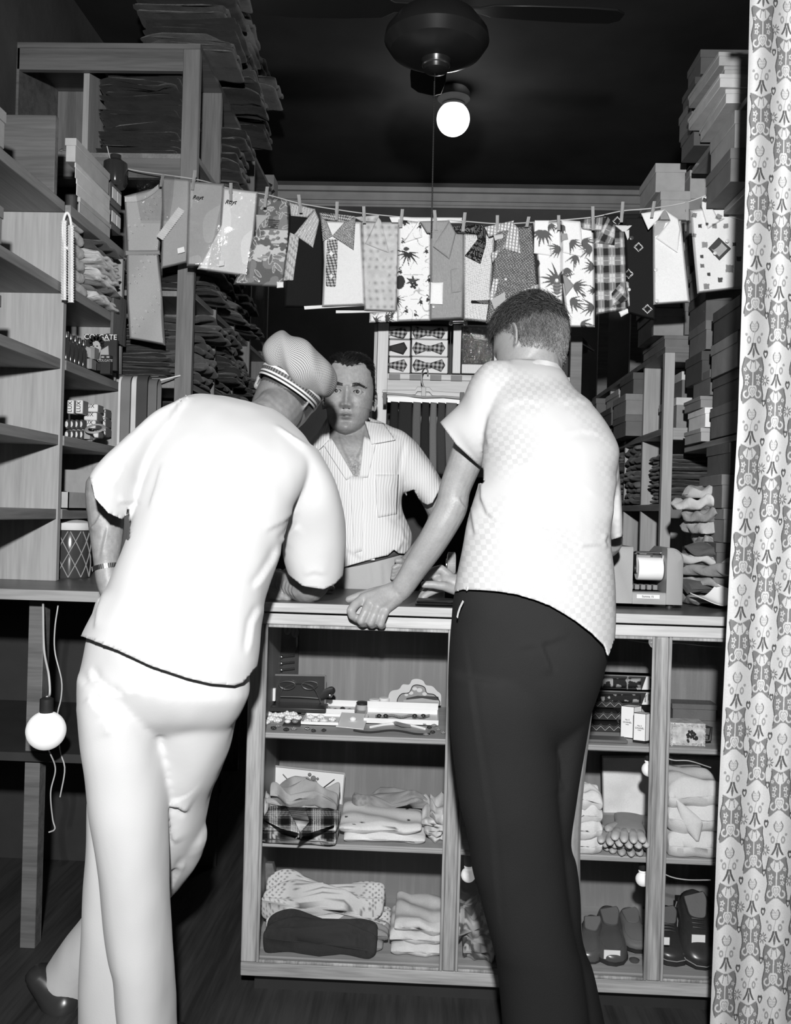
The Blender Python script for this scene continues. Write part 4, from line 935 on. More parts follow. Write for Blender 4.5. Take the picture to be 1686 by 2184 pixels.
side = np.interp(Z, [-.05, -.03, -.004, .03, .055, .075, .088, .10, .13], [.045, .016, .002, -.020, -.036, -.050, -.062, -.08, -.2])
hfr = np.interp(aX, [0, .012, .030, .046, .056, .066, .08], [.0775, .079, .088, .097, .090, .070, .05])+.003*np.sin(X*420)
top_ = Z > hfr; sides = (aX > .045) & (lc[:, 1] > side+.004*np.sin(Z*300)) & (Z > -.06-.6*np.clip(lc[:, 1]-.03, 0, .05)); back_ = (lc[:, 1] > .02) & (Z > -.06-.6*np.clip(lc[:, 1]-.03, 0, .05))
hair_line = np.where(top_ | sides | back_, -.2, 1.0)
earish = (np.abs(X) > .0795) & (Z < .032)
scalp = inH & (Z > hair_line) & ~earish
col = np.where(scalp, .022, col)
mb = MB(); mb.add(v, f, col)
for sgn in (-1, 1):   # eyeballs, joined to the body
    ec = trC(np.array([sgn*.0325, -.0705, .0006])*HS); r = .0128*HS
    a = np.linspace(0, 2*math.pi, 48, endpoint=False); R_ = []; C_ = []
    look = lookR((-.05, -1, .02)); 
    for t in np.concatenate([np.linspace(.02, .75, 26), np.linspace(.85, 3.1, 12)]):
        R_.append(ec+r*(np.stack([math.sin(t)*np.cos(a), -math.cos(t)*np.ones(48), math.sin(t)*np.sin(a)], -1)@look.T))
        C_.append(np.full(48, .004 if t < .2 else (.022 if t < .44 else (.02 if t < .49 else .42))))
    k0 = mb.n; mb.rings(R_); mb.col.append(np.concatenate([np.concatenate(C_), [.006, .6]]))
    gl = ec+r*np.array([.25, -.99, .28]); mb.ball(gl, .0007, 8, 6); mb.col.append(np.full(8*6+2, .95))  # near-white bead on the eyeball: a glint put in as colour
mb.build('body', M_skin, root, smooth=180)
dirn = np.stack([.45*np.sign(X+.02)*(Z > .05), np.where(Z > .05, .75, 1.0), np.where(Z > .075, .12, -.35)], 1)
length = np.where(Z > .075, .034, .016)
bd = np.stack([np.sign(X), 0*X, .25+0*X], 1); strands(v, N_, browm, np.full(len(v), .0075), bd@Rh.T, M_hair, root, name='eyebrows', count=230, r=.00045, g=(.008, .03), lift=.15, seed=9, jit=.25)
strands(v, N_, scalp & ((Z > -.022) | (lc[:, 1] > .03)), length, dirn@Rh.T, M_hair, root, count=5000, r=.0009, g=(.006, .022), curl=.05, lift=.34, seed=8, jit=.22)
sb = MB(); 
shoe('shoe', (P(756, 1905, 3.1)[0], 3.13, .013), (P(756, 1905, 3.1)[0]-.03, 2.96, .013), .095, M_shoe, root)
shoe('shoe', (P(834, 1905, 3.1)[0], 3.13, .013), (P(834, 1905, 3.1)[0]+.03, 2.96, .013), .095, M_shoe, root)
# ------------------------------------------------------------------ shelving on the left
XS = -1.172           # front of the near left shelves
YU, YT = 2.86, 3.42  # near upright, front of the tall unit
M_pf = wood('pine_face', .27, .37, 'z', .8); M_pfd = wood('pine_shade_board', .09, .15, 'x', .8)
lc_ = thing('side_counter', 'side counter with dark top and pale front edge below the left shelves', 'counter', (-1.2, 2.7, 0))
MB().box((XL, 2.545, 1.023), (-.72, YT, ZT)).build('worktop', M_top, lc_, bevel=.002)
MB().box((XL, 2.53, 1.023), (-.72, 2.545, ZT)).build('worktop_edge', M_pineX, lc_, bevel=.002)
for x in (-1.60, -1.16, -.78): MB().box((x, 2.62, 0), (x+.045, 2.665, 1.023)).build('leg', M_pfd, lc_, bevel=.002)
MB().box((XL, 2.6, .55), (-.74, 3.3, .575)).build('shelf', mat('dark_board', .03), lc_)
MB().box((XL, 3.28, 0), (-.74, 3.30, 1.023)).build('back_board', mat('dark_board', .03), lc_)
ns = thing('wall_shelves', 'wooden wall shelves above the side counter, holding soap and toothpaste', 'shelves', (-1.4, 3.1, ZT))
ZL = [2.246, 1.99, 1.753, 1.513, 1.28]
M_shY = wood('pine_shelf_edge', .15, .23, 'y', .8)
for yy in (YU, YT-.03): MB().box((XL, yy-.025, ZT), (XS, yy, 2.214)).build('upright', M_pf, ns, bevel=.002)
MB().box((XL, YU-.025, 2.216), (P(122, 400, YU)[0], YU, 2.52)).build('upright', M_pfd, ns, bevel=.002)
for z in ZL: MB().box((XL, YU, z-.032), (XS+.004, YT-.055, z)).build('shelf', M_shY, ns, bevel=.002)
for z in ZL: MB().box((XL, 1.95, z-.032), (XS-.004, YU-.025, z)).build('shelf', M_shY, ns, bevel=.002)
MB().box((XL, 1.92, ZT), (XS, 1.945, 2.214)).build('upright', M_pf, ns, bevel=.002)
MB().box((XL, 1.95, ZT), (XL+.012, YT-.05, 2.214)).build('back_board', M_pfd, ns)
# tall unit running to the back of the shop
XT = -.917
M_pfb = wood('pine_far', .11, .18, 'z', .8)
tu = thing('tall_shelves', 'tall wooden shelving stacked with folded clothes, running back along the left wall', 'shelves', (-1.3, 4.0, 0))
def zy(px, py, Y): return P(px, py, Y)[2]
ZTOP = zy(250, 103, YT); ZS0 = zy(250, 330, YT+.05); YD0 = 3.78
MB().box((XT-.064, YT, 0), (XT, YT+.03, ZTOP)).build('front_post', M_pfb, tu, bevel=.002)
MB().box((-1.372, YT+.03, ZS0), (-1.35, YD0, ZTOP)).build('divider', M_pf, tu)
MB().box((XL, YT, zy(250, 150, YT)), (XT-.064, YT+.025, ZTOP)).build('front_rail', M_pfd, tu, bevel=.002)
MB().box((XL, YT, zy(250, 378, YT)), (XT-.064, YT+.025, zy(250, 336, YT))).build('front_rail', M_pfd, tu, bevel=.002)
YD = [3.78, 4.13, 4.49, 4.95]
for y in YD: MB().box((XL, y, 0), (XT, y+.022, ZTOP)).build('divider', M_pfb, tu, bevel=.002)
ZS = [zy(250, 330, YT+.05), 2.12, 1.77, 1.38, 1.0, .5]
for z in ZS: MB().box((XL, YT+.03, z-.022), (XT-.01, YD[-1], z)).build('shelf', M_shY, tu, bevel=.002)
MB().box((XL, YT, ZTOP), (XT, YD[-1]+.02, ZTOP+.02)).build('top_board', M_pfd, tu)
MB().box((XL, YT, 0), (XL+.01, YD[-1], ZTOP)).build('back_board', M_pfd, tu)

GARM = {}
def folded(name, label, cat, c, size, seed, m, group=None, layers=3, droop=0.0, axis='x', loose=1.0, rot=0.0, vfn=None, n=18, k=22, xedge=None):
    """a folded garment lying flat: soft layers with rounded fold edges; size = (x, y, z)"""
    rng = np.random.default_rng(seed); sx, sy, sz = size; mb = MB(); lh = sz/layers
    for L in range(layers):
        z0 = L*lh; R = []; ox, oy = rng.uniform(-.012, .012, 2)*loose; sxx = sx*rng.uniform(.93, 1.0); ph = rng.uniform(0, 6, 4)
        for i in range(n):
            t = i/(n-1); y = (t-.5)*sy; ring = []
            e = min(1, 3.2*math.sqrt(max(t*(1-t), 0))+.06)
            for a in np.linspace(0, 2*math.pi, k, endpoint=False):
                ca, sa = math.cos(a), math.sin(a)
                x = sxx/2*np.sign(ca)*abs(ca)**.35*(.97+.03*e); z = lh*.56*np.sign(sa)*abs(sa)**.6*e+lh/2
                w = .35*lh*math.sin(9*x/sx+ph[0]+4*t)+.3*lh*math.sin(7*t*2+ph[1]+5*x/sx)
                zz = z0+z+w*loose*(.35+.3*L)
                over = max(0, x-sx*.30); zz -= droop*(over/(sx*.2))**1.5*.5
                yy = y+oy+.010*loose*math.sin(14*x/sx+ph[2])
                if axis == 'y': ring.append((yy, x+ox, max(zz, .001)))
                else: ring.append((x+ox, yy, max(zz, .001) if droop == 0 or (xedge is not None and x+ox < xedge+.012) else zz))
            R.append(ring)
        mb.rings(R)
    V = np.vstack(mb.v)@rotz(rot).T+np.asarray(c); mb.v = [V]
    if vfn is not None: mb.col = [vfn(V)]
    o = mb.build(name, m, None, origin=c, smooth=70); return tag(o, label, cat, group)
DK = [mat('dark_cloth_%d' % i, g, .7, .3, .25, 14, .35, 45, sheen=.1) for i, g in enumerate((.018, .030, .048, .025, .065, .095))]
LT = [mat('pale_cloth_%d' % i, g, .85, .15, .08, 14, .3, 45) for i, g in enumerate((.72, .55, .42, .30, .22))]
CELL = glassy('cellophane', .07, .16, .98, .5, 22)
ORD = ['bottom', 'second', 'third', 'fourth', 'fifth', 'sixth', 'seventh', 'eighth', 'ninth', 'tenth']
TOPN = lambda i, n: 'topmost' if i == n-1 else ('lowest' if i == 0 else ORD[i]+' up')
# jeans in the high cubby
z = ZS[0]
n_ = 7; zz = z
for i in range(n_):
    h_ = [.045, .038, .05, .034, .05, .06, .11][i]; w_ = [.50, .46, .42, .43, .40, .38, .34][i]
    c = (XT-.085-min(w_, .32)/2, YT+.20, zz+.003)
    folded('folded_trousers', 'dark folded work trousers in the high open cubby, %s of the pile' % TOPN(i, n_), 'trousers', c, (min(w_, .32), .26, h_*.9), 30+i, DK[(i*2+1) % 4], 'folded trousers in the high cubby', 3 if i < 6 else 4, loose=1.5); zz += h_*1.02
folded('folded_shirt', 'small pale folded cloth lying behind the trousers in the high cubby', 'cloth', (-1.47, YT+.26, z), (.10, .16, .07), 77, LT[3], None, 2)
# piles in the bays behind
BAY = [(YT+.03, YD[0]), (YD[0]+.022, YD[1]), (YD[1]+.022, YD[2]), (YD[2]+.022, YD[3])]
bn = ['first bay behind the tall post', 'second bay behind the tall post', 'third bay behind the tall post', 'farthest left bay']
ln_ = {0: 'top shelf', 1: 'second shelf', 2: 'third shelf', 3: 'fourth shelf', 9: 'very top'}
PL = [(0, 9, ZTOP+.02, 5), (1, 9, ZTOP+.02, 6), (2, 9, ZTOP+.02, 5), (0, 1, ZS[1], 5), (1, 0, ZS[0], 4), (1, 1, ZS[1], 4), (2, 1, ZS[1], 3), (0, 2, ZS[2], 4), (1, 2, ZS[2], 5), (2, 2, ZS[2], 4), (0, 3, ZS[3], 5), (1, 3, ZS[3], 6), (2, 3, ZS[3], 5), (3, 2, ZS[2], 3)]
sd = 200
for (b, lv, z0, n_) in PL:
    y0, y1 = BAY[b]; zz = z0; yc = (y0+y1)/2
    for i in range(n_):
        sd += 1; rng = np.random.default_rng(sd); h_ = rng.uniform(.045, .075); w_ = rng.uniform(.34, .42); pr_ = rng.uniform(.02, .085)+(.05 if lv == 9 else 0)
        folded('folded_garment', '%s dark folded garment, %s, %s' % (TOPN(i, n_), ln_[lv], bn[b]), 'garment', (XT+pr_-w_/2, yc, zz+.004), (w_, (y1-y0)*.74, h_), sd, DK[int(rng.integers(0, 6))], 'folded clothes on the tall left shelves', int(rng.integers(2, 4)), droop=(rng.uniform(.01, .05) if i == 0 else .012), loose=1.15, xedge=w_/2-pr_-.01+.0 if lv != 9 else w_/2-pr_)
        zz += h_*1.06
# folded trousers between the shelves and the tall post (below the dress)
for i in range(4):
    h_ = .048; c = (P(307, 800-i*24, YT+.16)[0], YT+.17, P(307, 806, YT+.04)[2]+.002+i*h_*1.04)
    folded('folded_trousers', 'dark folded trousers under the hanging dress, %s of the pile' % TOPN(i, 4), 'trousers', c, (.26, .24, h_*.95), 60+i, DK[(0, 3, 1, 0)[i]], 'folded trousers under the dress', 3, loose=.8)
MB_ = MB().box((XS, YT+.03, P(307, 806, YT+.04)[2]-.02), (XT-.064, YT+.33, P(307, 806, YT+.04)[2]))
MB_.build('shelf', M_shY, tu, bevel=.002)
# belts hanging on a rod
def belt_loop(px0, px1, ytop, ybot, Y, g, label, edge=None):
    x0, x1 = P(px0, ytop, Y)[0], P(px1, ytop, Y)[0]; zt, zb = P(px0, ytop, Y)[2], P(px0, ybot, Y)[2]; R = []
    w = (x1-x0); rad = .03
    path = [(Y+rad, zb)]+[(Y+rad*math.cos(a), zt-rad+rad*math.sin(a)) for a in np.linspace(0, math.pi, 10)]+[(Y-rad, zb)]
    for (y, z_) in path: R.append([(x0, y, z_), (x1, y, z_), (x1, y+.003*np.sign(y-Y+1e-6)*-1, z_), (x0, y+.003*np.sign(y-Y+1e-6)*-1, z_)])
    o = MB().rings(R).build('belt', mat('belt_%s' % label[:9].replace(' ', '_'), g, .55, .35, .1), None, smooth=50)
    tag(o, label, 'belt', 'belts hanging by the left shelves'); return o
for (a, b, t_, bt, Y, g, lb) in ((259, 264, 803, 960, 3.30, .60, 'narrow white webbing belt hanging nearest the soap shelf'), (265, 284, 802, 960, 3.29, .17, 'wide mid grey belt hanging beside the narrow white one'), (287, 297, 803, 950, 3.30, .58, 'white striped belt between two darker belts'),
                               (297, 320, 800, 940, 3.28, .045, 'widest, nearly black belt in the row of hanging belts'), (322, 340, 808, 920, 3.31, .13, 'grey belt hanging closest to the tall post')):
    belt_loop(a, b, t_, bt, Y, g, lb)
o = MB().tube([P(254, 800, 3.30), P(300, 803, 3.30), P(338, 802, 3.32)], .004, 8).build('hanging_rod', M_gold); tag(o, 'thin metal rod carrying the hanging belts', 'rod')
o = MB().tube([P(338, 812, 3.36), P(384, 801, 3.415)], .0028, 8).build('hook_wire', M_white); tag(o, 'pale wire stuck on the tall post above the belts', 'wire')
# boxes and goods on the near left shelves
M_card = [mat('card_%d' % i, g, .75, .2, .08, 20, .06, 120) for i, g in enumerate((.62, .42, .30, .20, .13, .08, .50))]
def carton(name, label, cat, lo, hi, m, group=None, lid=True, lidm=None, lh=.32, R=0.0):
    """a cardboard box with a separate lid"""
    lo, hi = np.minimum(lo, hi), np.maximum(lo, hi); c = (lo+hi)/2; c[2] = lo[2]
    t = thing(name, label, cat, c, group)
    h = hi[2]-lo[2]; e = .003
    def pts(a, b):
        mb = MB().box(np.array(a)-c, np.array(b)-c); mb.v = [np.vstack(mb.v)@rotz(R).T+c]; return mb
    pts((lo[0]+e, lo[1]+e, lo[2]), (hi[0]-e, hi[1]-e, hi[2]-e)).build('body', m, t, bevel=.0015)
    if lid: pts((lo[0], lo[1], hi[2]-h*lh), hi).build('lid', lidm or m, t, bevel=.0015)
    return t
def pxbox(x0, y0, x1, y1, Y, d):
    """box from the px rectangle of its camera-facing side at depth Y, d deep"""
    a = P(x0, y1, Y); b = P(x1, y0, Y); return np.array([a[0], Y, a[2]]), np.array([b[0], Y+d, b[2]])
z = ZL[0]
def shelfbox(x0, x1, y0, y1, z0, h): return np.array([x0, y0, z0]), np.array([x1, y1, z0+h])
zz = z
lo, hi = shelfbox(P(171, 430, 2.93)[0], -1.176, 2.93, 3.22, zz, .05); carton('flat_box', 'long pale box lying at the bottom of the top left shelf', 'box', lo, hi, M_card[1], 'boxes on the top left shelf'); zz += .05
lo, hi = shelfbox(P(163, 420, 2.91)[0], -1.174, 2.91, 3.22, zz, .052); carton('flat_box', 'white-ended box second from the bottom on the top left shelf', 'box', lo, hi, M_card[0], 'boxes on the top left shelf'); zz += .052
lo, hi = shelfbox(P(157, 405, 2.90)[0], -1.172, 2.90, 3.22, zz, .048); carton('flat_box', 'white-ended box third from the bottom on the top left shelf', 'box', lo, hi, M_card[0], 'boxes on the top left shelf'); zz += .048
lo, hi = shelfbox(P(136, 380, 2.89)[0], -1.168, 2.89, 3.20, zz+.0, .075); carton('flat_box', 'speckled box with dark underside crowning the top left shelf pile', 'box', lo, hi, M_card[1], 'boxes on the top left shelf')
for i in range(2):
    lo, hi = shelfbox(-1.30, -1.176, 3.23, 3.355, z+.05+i*.085, .08)
    t = carton('windowed_box', ('lower' if i == 0 else 'upper')+' small box with pale window panes, at the far end of the top left shelf', 'box', lo, hi, M_card[4], 'windowed boxes on the top left shelf', lid=False)
    for k in range(2): MB().box((-1.1755, 3.245+k*.05, lo[2]+.02), (-1.173, 3.285+k*.05, lo[2]+.06)).build('window', M_card[0], t)
tag(MB().lathe([(.035, 0), (.045, .02), (.043, .09), (.02, .105), (.02, .12), (0.004, .125)], (-1.20, 3.34, z+.225), 24).build('hanging_jar', mat('dark_glass', .03, .1, .6)), 'dark glassy bundle above the windowed boxes at the end of the top left shelf', 'jar')
# second shelf: frilled trim hanging at the upright, folded stack
z = ZL[1]
fr_ = MB(); yy = YU-.03
cx, cz = P(143, 500, 2.80)[0], 0
ring = [P(143+9*math.sin(a), 492-38*math.cos(a), 2.80) for a in np.linspace(0, 2*math.pi, 40)]
fr_.tube(ring, .004, 8, cap=False)
fz = thing('lace_trim', 'white frilled lace trim looped and hanging at the near end of the left shelves', 'trim', P(143, 640, 2.80))
fr_.build('loop', M_white, fz)
R_ = []
for i in range(60):
    y = 470+170*i/59; w = 5+1.6*(i % 2); R_.append([P(136-w, y, 2.80+.006*(i % 2)), P(136, y, 2.795), P(136+w, y, 2.80-.006*(i % 2)), P(136, y, 2.808)])
MB().rings(R_).build('frill', LT[0], fz, smooth=0)
R_ = []
for i in range(60):
    y = 480+165*i/59; w = 5+2.2*(i % 2); R_.append([P(151-w, y, 2.79+.006*(i % 2)), P(151, y, 2.785), P(151+w, y, 2.79-.006*(i % 2)), P(151, y, 2.798)])
MB().rings(R_).build('frill', LT[0], fz, smooth=0)
for i in range(6):
    folded('folded_towel', 'pale rounded towel fold behind the lace trim, %s of the stack' % TOPN(i, 6), 'towel', (-1.30+i*.006, 2.975, z+i*.043), (.25-.018*i, .15, .041), 400+i, LT[1], 'folded towels behind the lace', 1, loose=.3)
for i, g in enumerate((0, 4, 0, 1, 0, 5)):
    folded('folded_linen', '%s folded cloth, second left shelf, %s of the pile by the cloth sample' % ({0: 'white', 4: 'darkish', 3: 'grey', 1: 'pale', 5: 'dark'}[g], TOPN(i, 6)), 'cloth', (-1.275, 3.16, z+i*.036), (.25, .22, .035), 420+i, (LT+[DK[4]])[g], 'folded linen on the second left shelf', 2, loose=1.2)
o = MB().box((XS+.002, 3.25, z-.10), (XS+.012, 3.385, z+.075)).build('cloth_sample', stripe_cloth('ribbed_grey', .10, .15, .012, 1)); tag(o, 'grey ribbed cloth sample hanging over the second left shelf edge', 'cloth')
# third shelf: toothpaste display and bottles
z = ZL[2]
d = thing('toothpaste_display', 'dark toothpaste counter display with a smiling woman and pale lettering', 'display stand', (-1.22, 3.22, z))
Rr = np.array([.95, -.30, 0]); Rr /= np.linalg.norm(Rr); nn = np.array([.30, .95, 0])/np.linalg.norm([.3, .95])
def dp(px, py, off=0.0, Y=3.19): p = P(px, py, Y); return p-np.array([0, off, 0])
MB().prism([dp(180, 713), dp(249, 713), dp(249, 790), dp(180, 790)], (0, .012, 0)).build('backing_card', M_dk, d)
text('lettering', 'COLGATE', M_white, .026, dp(215, 719.5, .003), d)
text('lettering', 'DENTAL CREAM', M_white, .0085, dp(216, 726, .003), d)
fc = MB(); fc.prism([dp(205+12*math.cos(a)*.95, 742+15*math.sin(a), .006) for a in np.linspace(0, 2*math.pi, 20, endpoint=False)], (0, .005, 0)); fc.build('portrait_face', mat('print_skin', .42, .6), d)
hh = MB(); 
for (x, y, r) in ((195, 729, 5), (200, 724, 6), (207, 722, 6), (214, 724, 6), (218, 730, 5), (196, 735, 4), (219, 737, 4)): hh.prism([dp(x+r*math.cos(a), y+r*math.sin(a), .008) for a in np.linspace(0, 6.28, 12, endpoint=False)], (0, .004, 0))
hh.build('portrait_hair', M_ink, d)
ff = MB()
for (x, y, rx, ry) in ((201, 739, 2, 1), (209, 739, 2, 1), (205, 749, 4, 1.6)): ff.prism([dp(x+rx*math.cos(a), y+ry*math.sin(a), .0095) for a in np.linspace(0, 6.28, 10, endpoint=False)], (0, .002, 0))
ff.build('portrait_features', M_ink, d)
MB().prism([dp(213, 770, .007), dp(216, 748, .007), dp(232, 738, .007), dp(234, 772, .007)], (0, .004, 0)).build('portrait_shoulder', mat('print_grey', .35), d)
lo, hi = pxbox(213, 757, 235, 797, 3.16, .03)
t = thing('toothpaste_carton', 'dark upright toothpaste carton in front of the display card', 'carton', ((lo+hi)/2*[1, 1, 0]+[0, 0, lo[2]]))
MB().box(lo, hi).build('body', M_dk, t, bevel=.001); text('lettering', 'COLGATE', mat('print_pale', .4), .012, P(224, 769, 3.158), t)
for k in range(2): MB().box(P(216+k*11, 763, 3.159), P(222+k*11, 760, 3.1585)).build('panel', mat('print_pale', .4), t)
def small(lo_, hi_, m, name, label, cat, grp=None): return carton(name, label, cat, lo_, hi_, m, grp, lid=False)
lo, hi = pxbox(158, 735, 183, 758, 3.08, .06); small(lo, hi, M_white, 'white_carton', 'upper white carton on the toothpaste shelf', 'carton')
lo, hi = pxbox(167, 758, 178, 780, 3.05, .10); small(lo, hi, M_white, 'white_carton', 'small upright white carton under the wider white one', 'carton')
lo, hi = pxbox(178, 763, 197, 786, 3.10, .05); small(lo, hi, M_card[3], 'grey_carton', 'grey printed carton lying right of the small white one', 'carton')
lo, hi = pxbox(183, 738, 203, 765, 3.13, .05); small(lo, hi, M_card[3], 'grey_carton', 'grey carton below the portrait on the toothpaste display', 'carton')
k = 0
for row in range(2):
    for c_ in range(5):
        p = P(136+c_*7.2, 0, 2.93+.035*c_); b = np.array([-1.165-.03*row, 2.91+.034*c_, z+.075*row if False else z]); 
        b = np.array([-1.188-.045*row, 2.905+.036*c_, z])
        t = thing('scent_bottle', 'slim dark bottle with bright cap, number %s of the %s row on the toothpaste shelf' % (['one', 'two', 'three', 'four', 'five'][c_], ['front', 'rear'][row]), 'bottle', b, 'slim bottles on the toothpaste shelf')
        MB().lathe([(.011, 0), (.012, .004), (.012, .062), (.006, .072), (.005, .080)], b, 14).build('body', mat('dark_glass', .03, .1, .6), t)
        MB().lathe([(.0075, .080), (.0075, .097), (.006, .099)], b, 12).build('cap', M_metal, t)
for r in range(5):
    for c_ in range(2):
        b = np.array([-1.19, 3.30+c_*.035, z+r*.034])
        o = MB().lathe([(.015, 0), (.016, .003), (.016, .029), (.012, .032)], b, 16).build('small_tin', [M_card[4], M_card[2]][(r+c_) % 2]); tag(o, 'small round tin right of the toothpaste display, %s of the %s stack' % (TOPN(r, 5), ['near', 'far'][c_]), 'tin', 'tins right of the toothpaste')
# fourth shelf: soap
z = ZL[3]
M_soapw = mat('soap_wrapper', .66, .6, .3, .04); M_soapd = mat('soap_end', .15, .6, .3, .06)
def soap(lo, hi, label, up=False, endm=None):
    c = (lo+hi)/2; c[2] = lo[2]; t = thing('soap_bar', label, 'soap', c, 'soap bars on the left shelf')
    MB().box(lo, hi).build('wrapper', M_soapw, t, bevel=.004)
    MB().box((hi[0]-.001, lo[1]+.004, lo[2]+.002), (hi[0]+.0015, hi[1], hi[2]-.002)).build('end_flap', M_soapd, t)
    if up: text('lettering', 'LUX', M_ink, .020, (lo+hi)/2*[1, 0, 1]+[0, lo[1]-.001, 0], t, ax=(0, 0, 1), up=(-1, 0, 0))
    else: text('lettering', 'LUX', M_ink, .019, (lo+hi)/2*[1, 0, 1]+[-.006, lo[1]-.001, .006], t)
    return t
for i, (x0, y0, x1, y1) in enumerate(((180, 914, 208, 933), (178, 896, 203, 913), (178, 879, 206, 896), (180, 861, 208, 878))):
    if i == 0: x0, x1 = 194, 209
    lo, hi = pxbox(x0, y0+1, x1, y1, 3.16, .055)
    soap(lo, hi, 'white soap bar with a printed top, %s of the near lying column' % TOPN(i, 4))
for i, (x0, x1) in enumerate(((142, 157), (160, 176))):
    lo, hi = pxbox(x0, 853, x1, 882, 3.10, .05); soap(lo, hi, 'upright white soap bar, %s' % ['next to the shelf upright', 'next to the lying column of soap'][i], True)
for i in range(3):
    lo, hi = pxbox(212, 871+i*20, 224, 890+i*20, 3.27, .06); soap(lo, hi, 'white soap bar in the column against the far panel, %s' % TOPN(2-i, 3))
for r in range(2):
    for c_ in range(4):
        lo, hi = pxbox(137+c_*10.2, 893+r*22, 146+c_*10.2, 914+r*22, 3.02+.03*c_, .05); small(lo, hi, M_card[5], 'soap_carton', 'small dark soap carton with a pale oval, %s of the %s row' % (['nearest the upright', 'second from the upright', 'third from the upright', 'nearest the white bars'][c_], ['upper', 'lower'][r]), 'carton', 'dark soap cartons')
        oo = bpy.data.objects[[o.name for o in COL.objects if o.name.startswith('soap_carton')][-1]]
        MB().prism([np.array([(lo[0]+hi[0])/2+.006*math.cos(a), lo[1]-.001, (lo[2]+hi[2])/2-.002+.010*math.sin(a)]) for a in np.linspace(0, 6.28, 14, endpoint=False)], (0, .001, 0)).build('oval', M_card[0], oo)
lo = P(190, 925, 3.05); o = MB().tube([lo+np.array([.028*math.cos(a)+.02, .028*math.sin(a), .018+.016*math.sin(a*1)]) for a in np.linspace(0, 6.3, 30)], .006, 8, flat=.5).build('bangle', mat('clear_plastic', .35, .2, .5)); tag(o, 'clear plastic bangle lying before the soap bars', 'bangle')
lo, hi = pxbox(176, 917, 193, 936, 3.05, .04); small(lo, hi, M_card[2], 'grey_packet', 'grey rounded packet lying before the lying soap bars', 'packet')
# fifth shelf and counter top: open box, jar
z = ZL[4]
lo, hi = shelfbox(-1.42, -1.16, 2.89, 3.12, z, .055)
t = thing('open_box', 'open shallow grey box holding small trinkets, on the lowest left shelf', 'box', (lo[0], lo[1], z))
mb = MB().box(lo, (hi[0], hi[1], lo[2]+.004)); mb.box(lo, (hi[0], lo[1]+.003, hi[2])); mb.box((lo[0], hi[1]-.003, lo[2]), hi); mb.box(lo, (lo[0]+.003, hi[1], hi[2])); mb.box((hi[0]-.003, lo[1], lo[2]), hi); mb.build('tray', M_card[1], t)
MB().box((lo[0], hi[1], lo[2]), (hi[0], hi[1]+.004, hi[2]+.08)).build('flap', M_card[2], t)
for i in range(6):
    q = np.array([-1.20-.03*i, 2.95+.02*(i % 3), z+.03]); tag(MB().ball(q+np.array([0, 0, .012]), (.015, .02, .018), 10, 7).build('trinket', [M_metal, M_dk, M_card[0]][i % 3]), 'small shiny trinket in the open grey box, %s' % ['at its aisle end', 'second from its aisle end', 'third from its aisle end', 'fourth from its aisle end', 'fifth from its aisle end', 'at its wall end'][i], 'trinket', 'trinkets in the open box')
folded('folded_cloth', 'grey cloth lying behind the open trinket box', 'cloth', (-1.35, 3.22, z), (.30, .18, .04), 431, DK[5], None, 2)
jc = np.array([P(150, 1200, 2.98)[0]-.01, 3.0, ZT])
t = thing('lattice_jar', 'lattice patterned jar with a pale lid standing on the side counter', 'jar', jc)
MB().lathe([(.062, 0), (.065, .005), (.065, .15), (.06, .16)], jc, 32).build('body', mat('jar_glass', .05, .15, .6), t)
mb = MB()
for k in range(10):
    for s_ in (-1, 1):
        mb.tube([jc+np.array([.066*math.cos(a0), .066*math.sin(a0), h_]) for a0, h_ in [(2*math.pi*k/10+s_*u*1.2, .004+.15*u) for u in np.linspace(0, 1, 8)]], .0016, 5)
mb.build('lattice', M_card[2], t)
MB().lathe([(.068, .158), (.072, .165), (.070, .182), (.04, .190), (.012, .192)], jc, 32).build('lid', M_card[0], t)
# cords and globe by the side counter
gl_ = P(98, 1558, 2.42)
t = thing('globe_bulb', 'large white globe bulb hanging low at the left edge, below the side counter', 'light bulb', gl_)
MB().lathe([(.052*math.sin(a), .052*math.cos(a)) for a in np.linspace(.25, 3.12, 24)], gl_, 32).build('glass', emit('big_globe', .85, .35), t, smooth=80)
MB().lathe([(.016, .045), (.018, .05), (.018, .085), (.01, .09)], gl_, 18).build('socket', M_dk, t)
cable('lamp_cord', [gl_+np.array([0, 0, .09]), P(106, 1480, 2.45), P(104, 1440, 2.46), P(94, 1385, 2.5), P(92, 1300, 2.56), P(92, 1285, 2.6)], .003, 'pale cord from which the low globe bulb hangs')
cable('lamp_cord', [P(124, 1290, 2.6), P(117, 1340, 2.6), P(117, 1390, 2.6), P(131, 1450, 2.6), P(130, 1490, 2.6), P(122, 1530, 2.6), P(128, 1600, 2.6), P(138, 1640, 2.6), P(128, 1700, 2.6)], .002, 'thin looping cord behind the low globe bulb')
cable('lamp_cord', [P(104, 1600, 2.47), P(118, 1640, 2.5), P(108, 1690, 2.5), P(112, 1745, 2.52), P(117, 1768, 2.52), P(104, 1775, 2.52)], .002, 'pale cord dangling below the low globe bulb')
# extra stock nearer the camera on the left shelves
for i, zz in enumerate(ZL[:4]):
    lo, hi = shelfbox(-1.52, -1.17, 2.20, 2.42, zz, .10); carton('stock_box', 'plain grey stock box at the front end of the left shelves, on the %s shelf' % ['top', 'second', 'third', 'fourth'][i], 'box', lo, hi, M_card[2+i % 3], 'stock boxes at the front end')
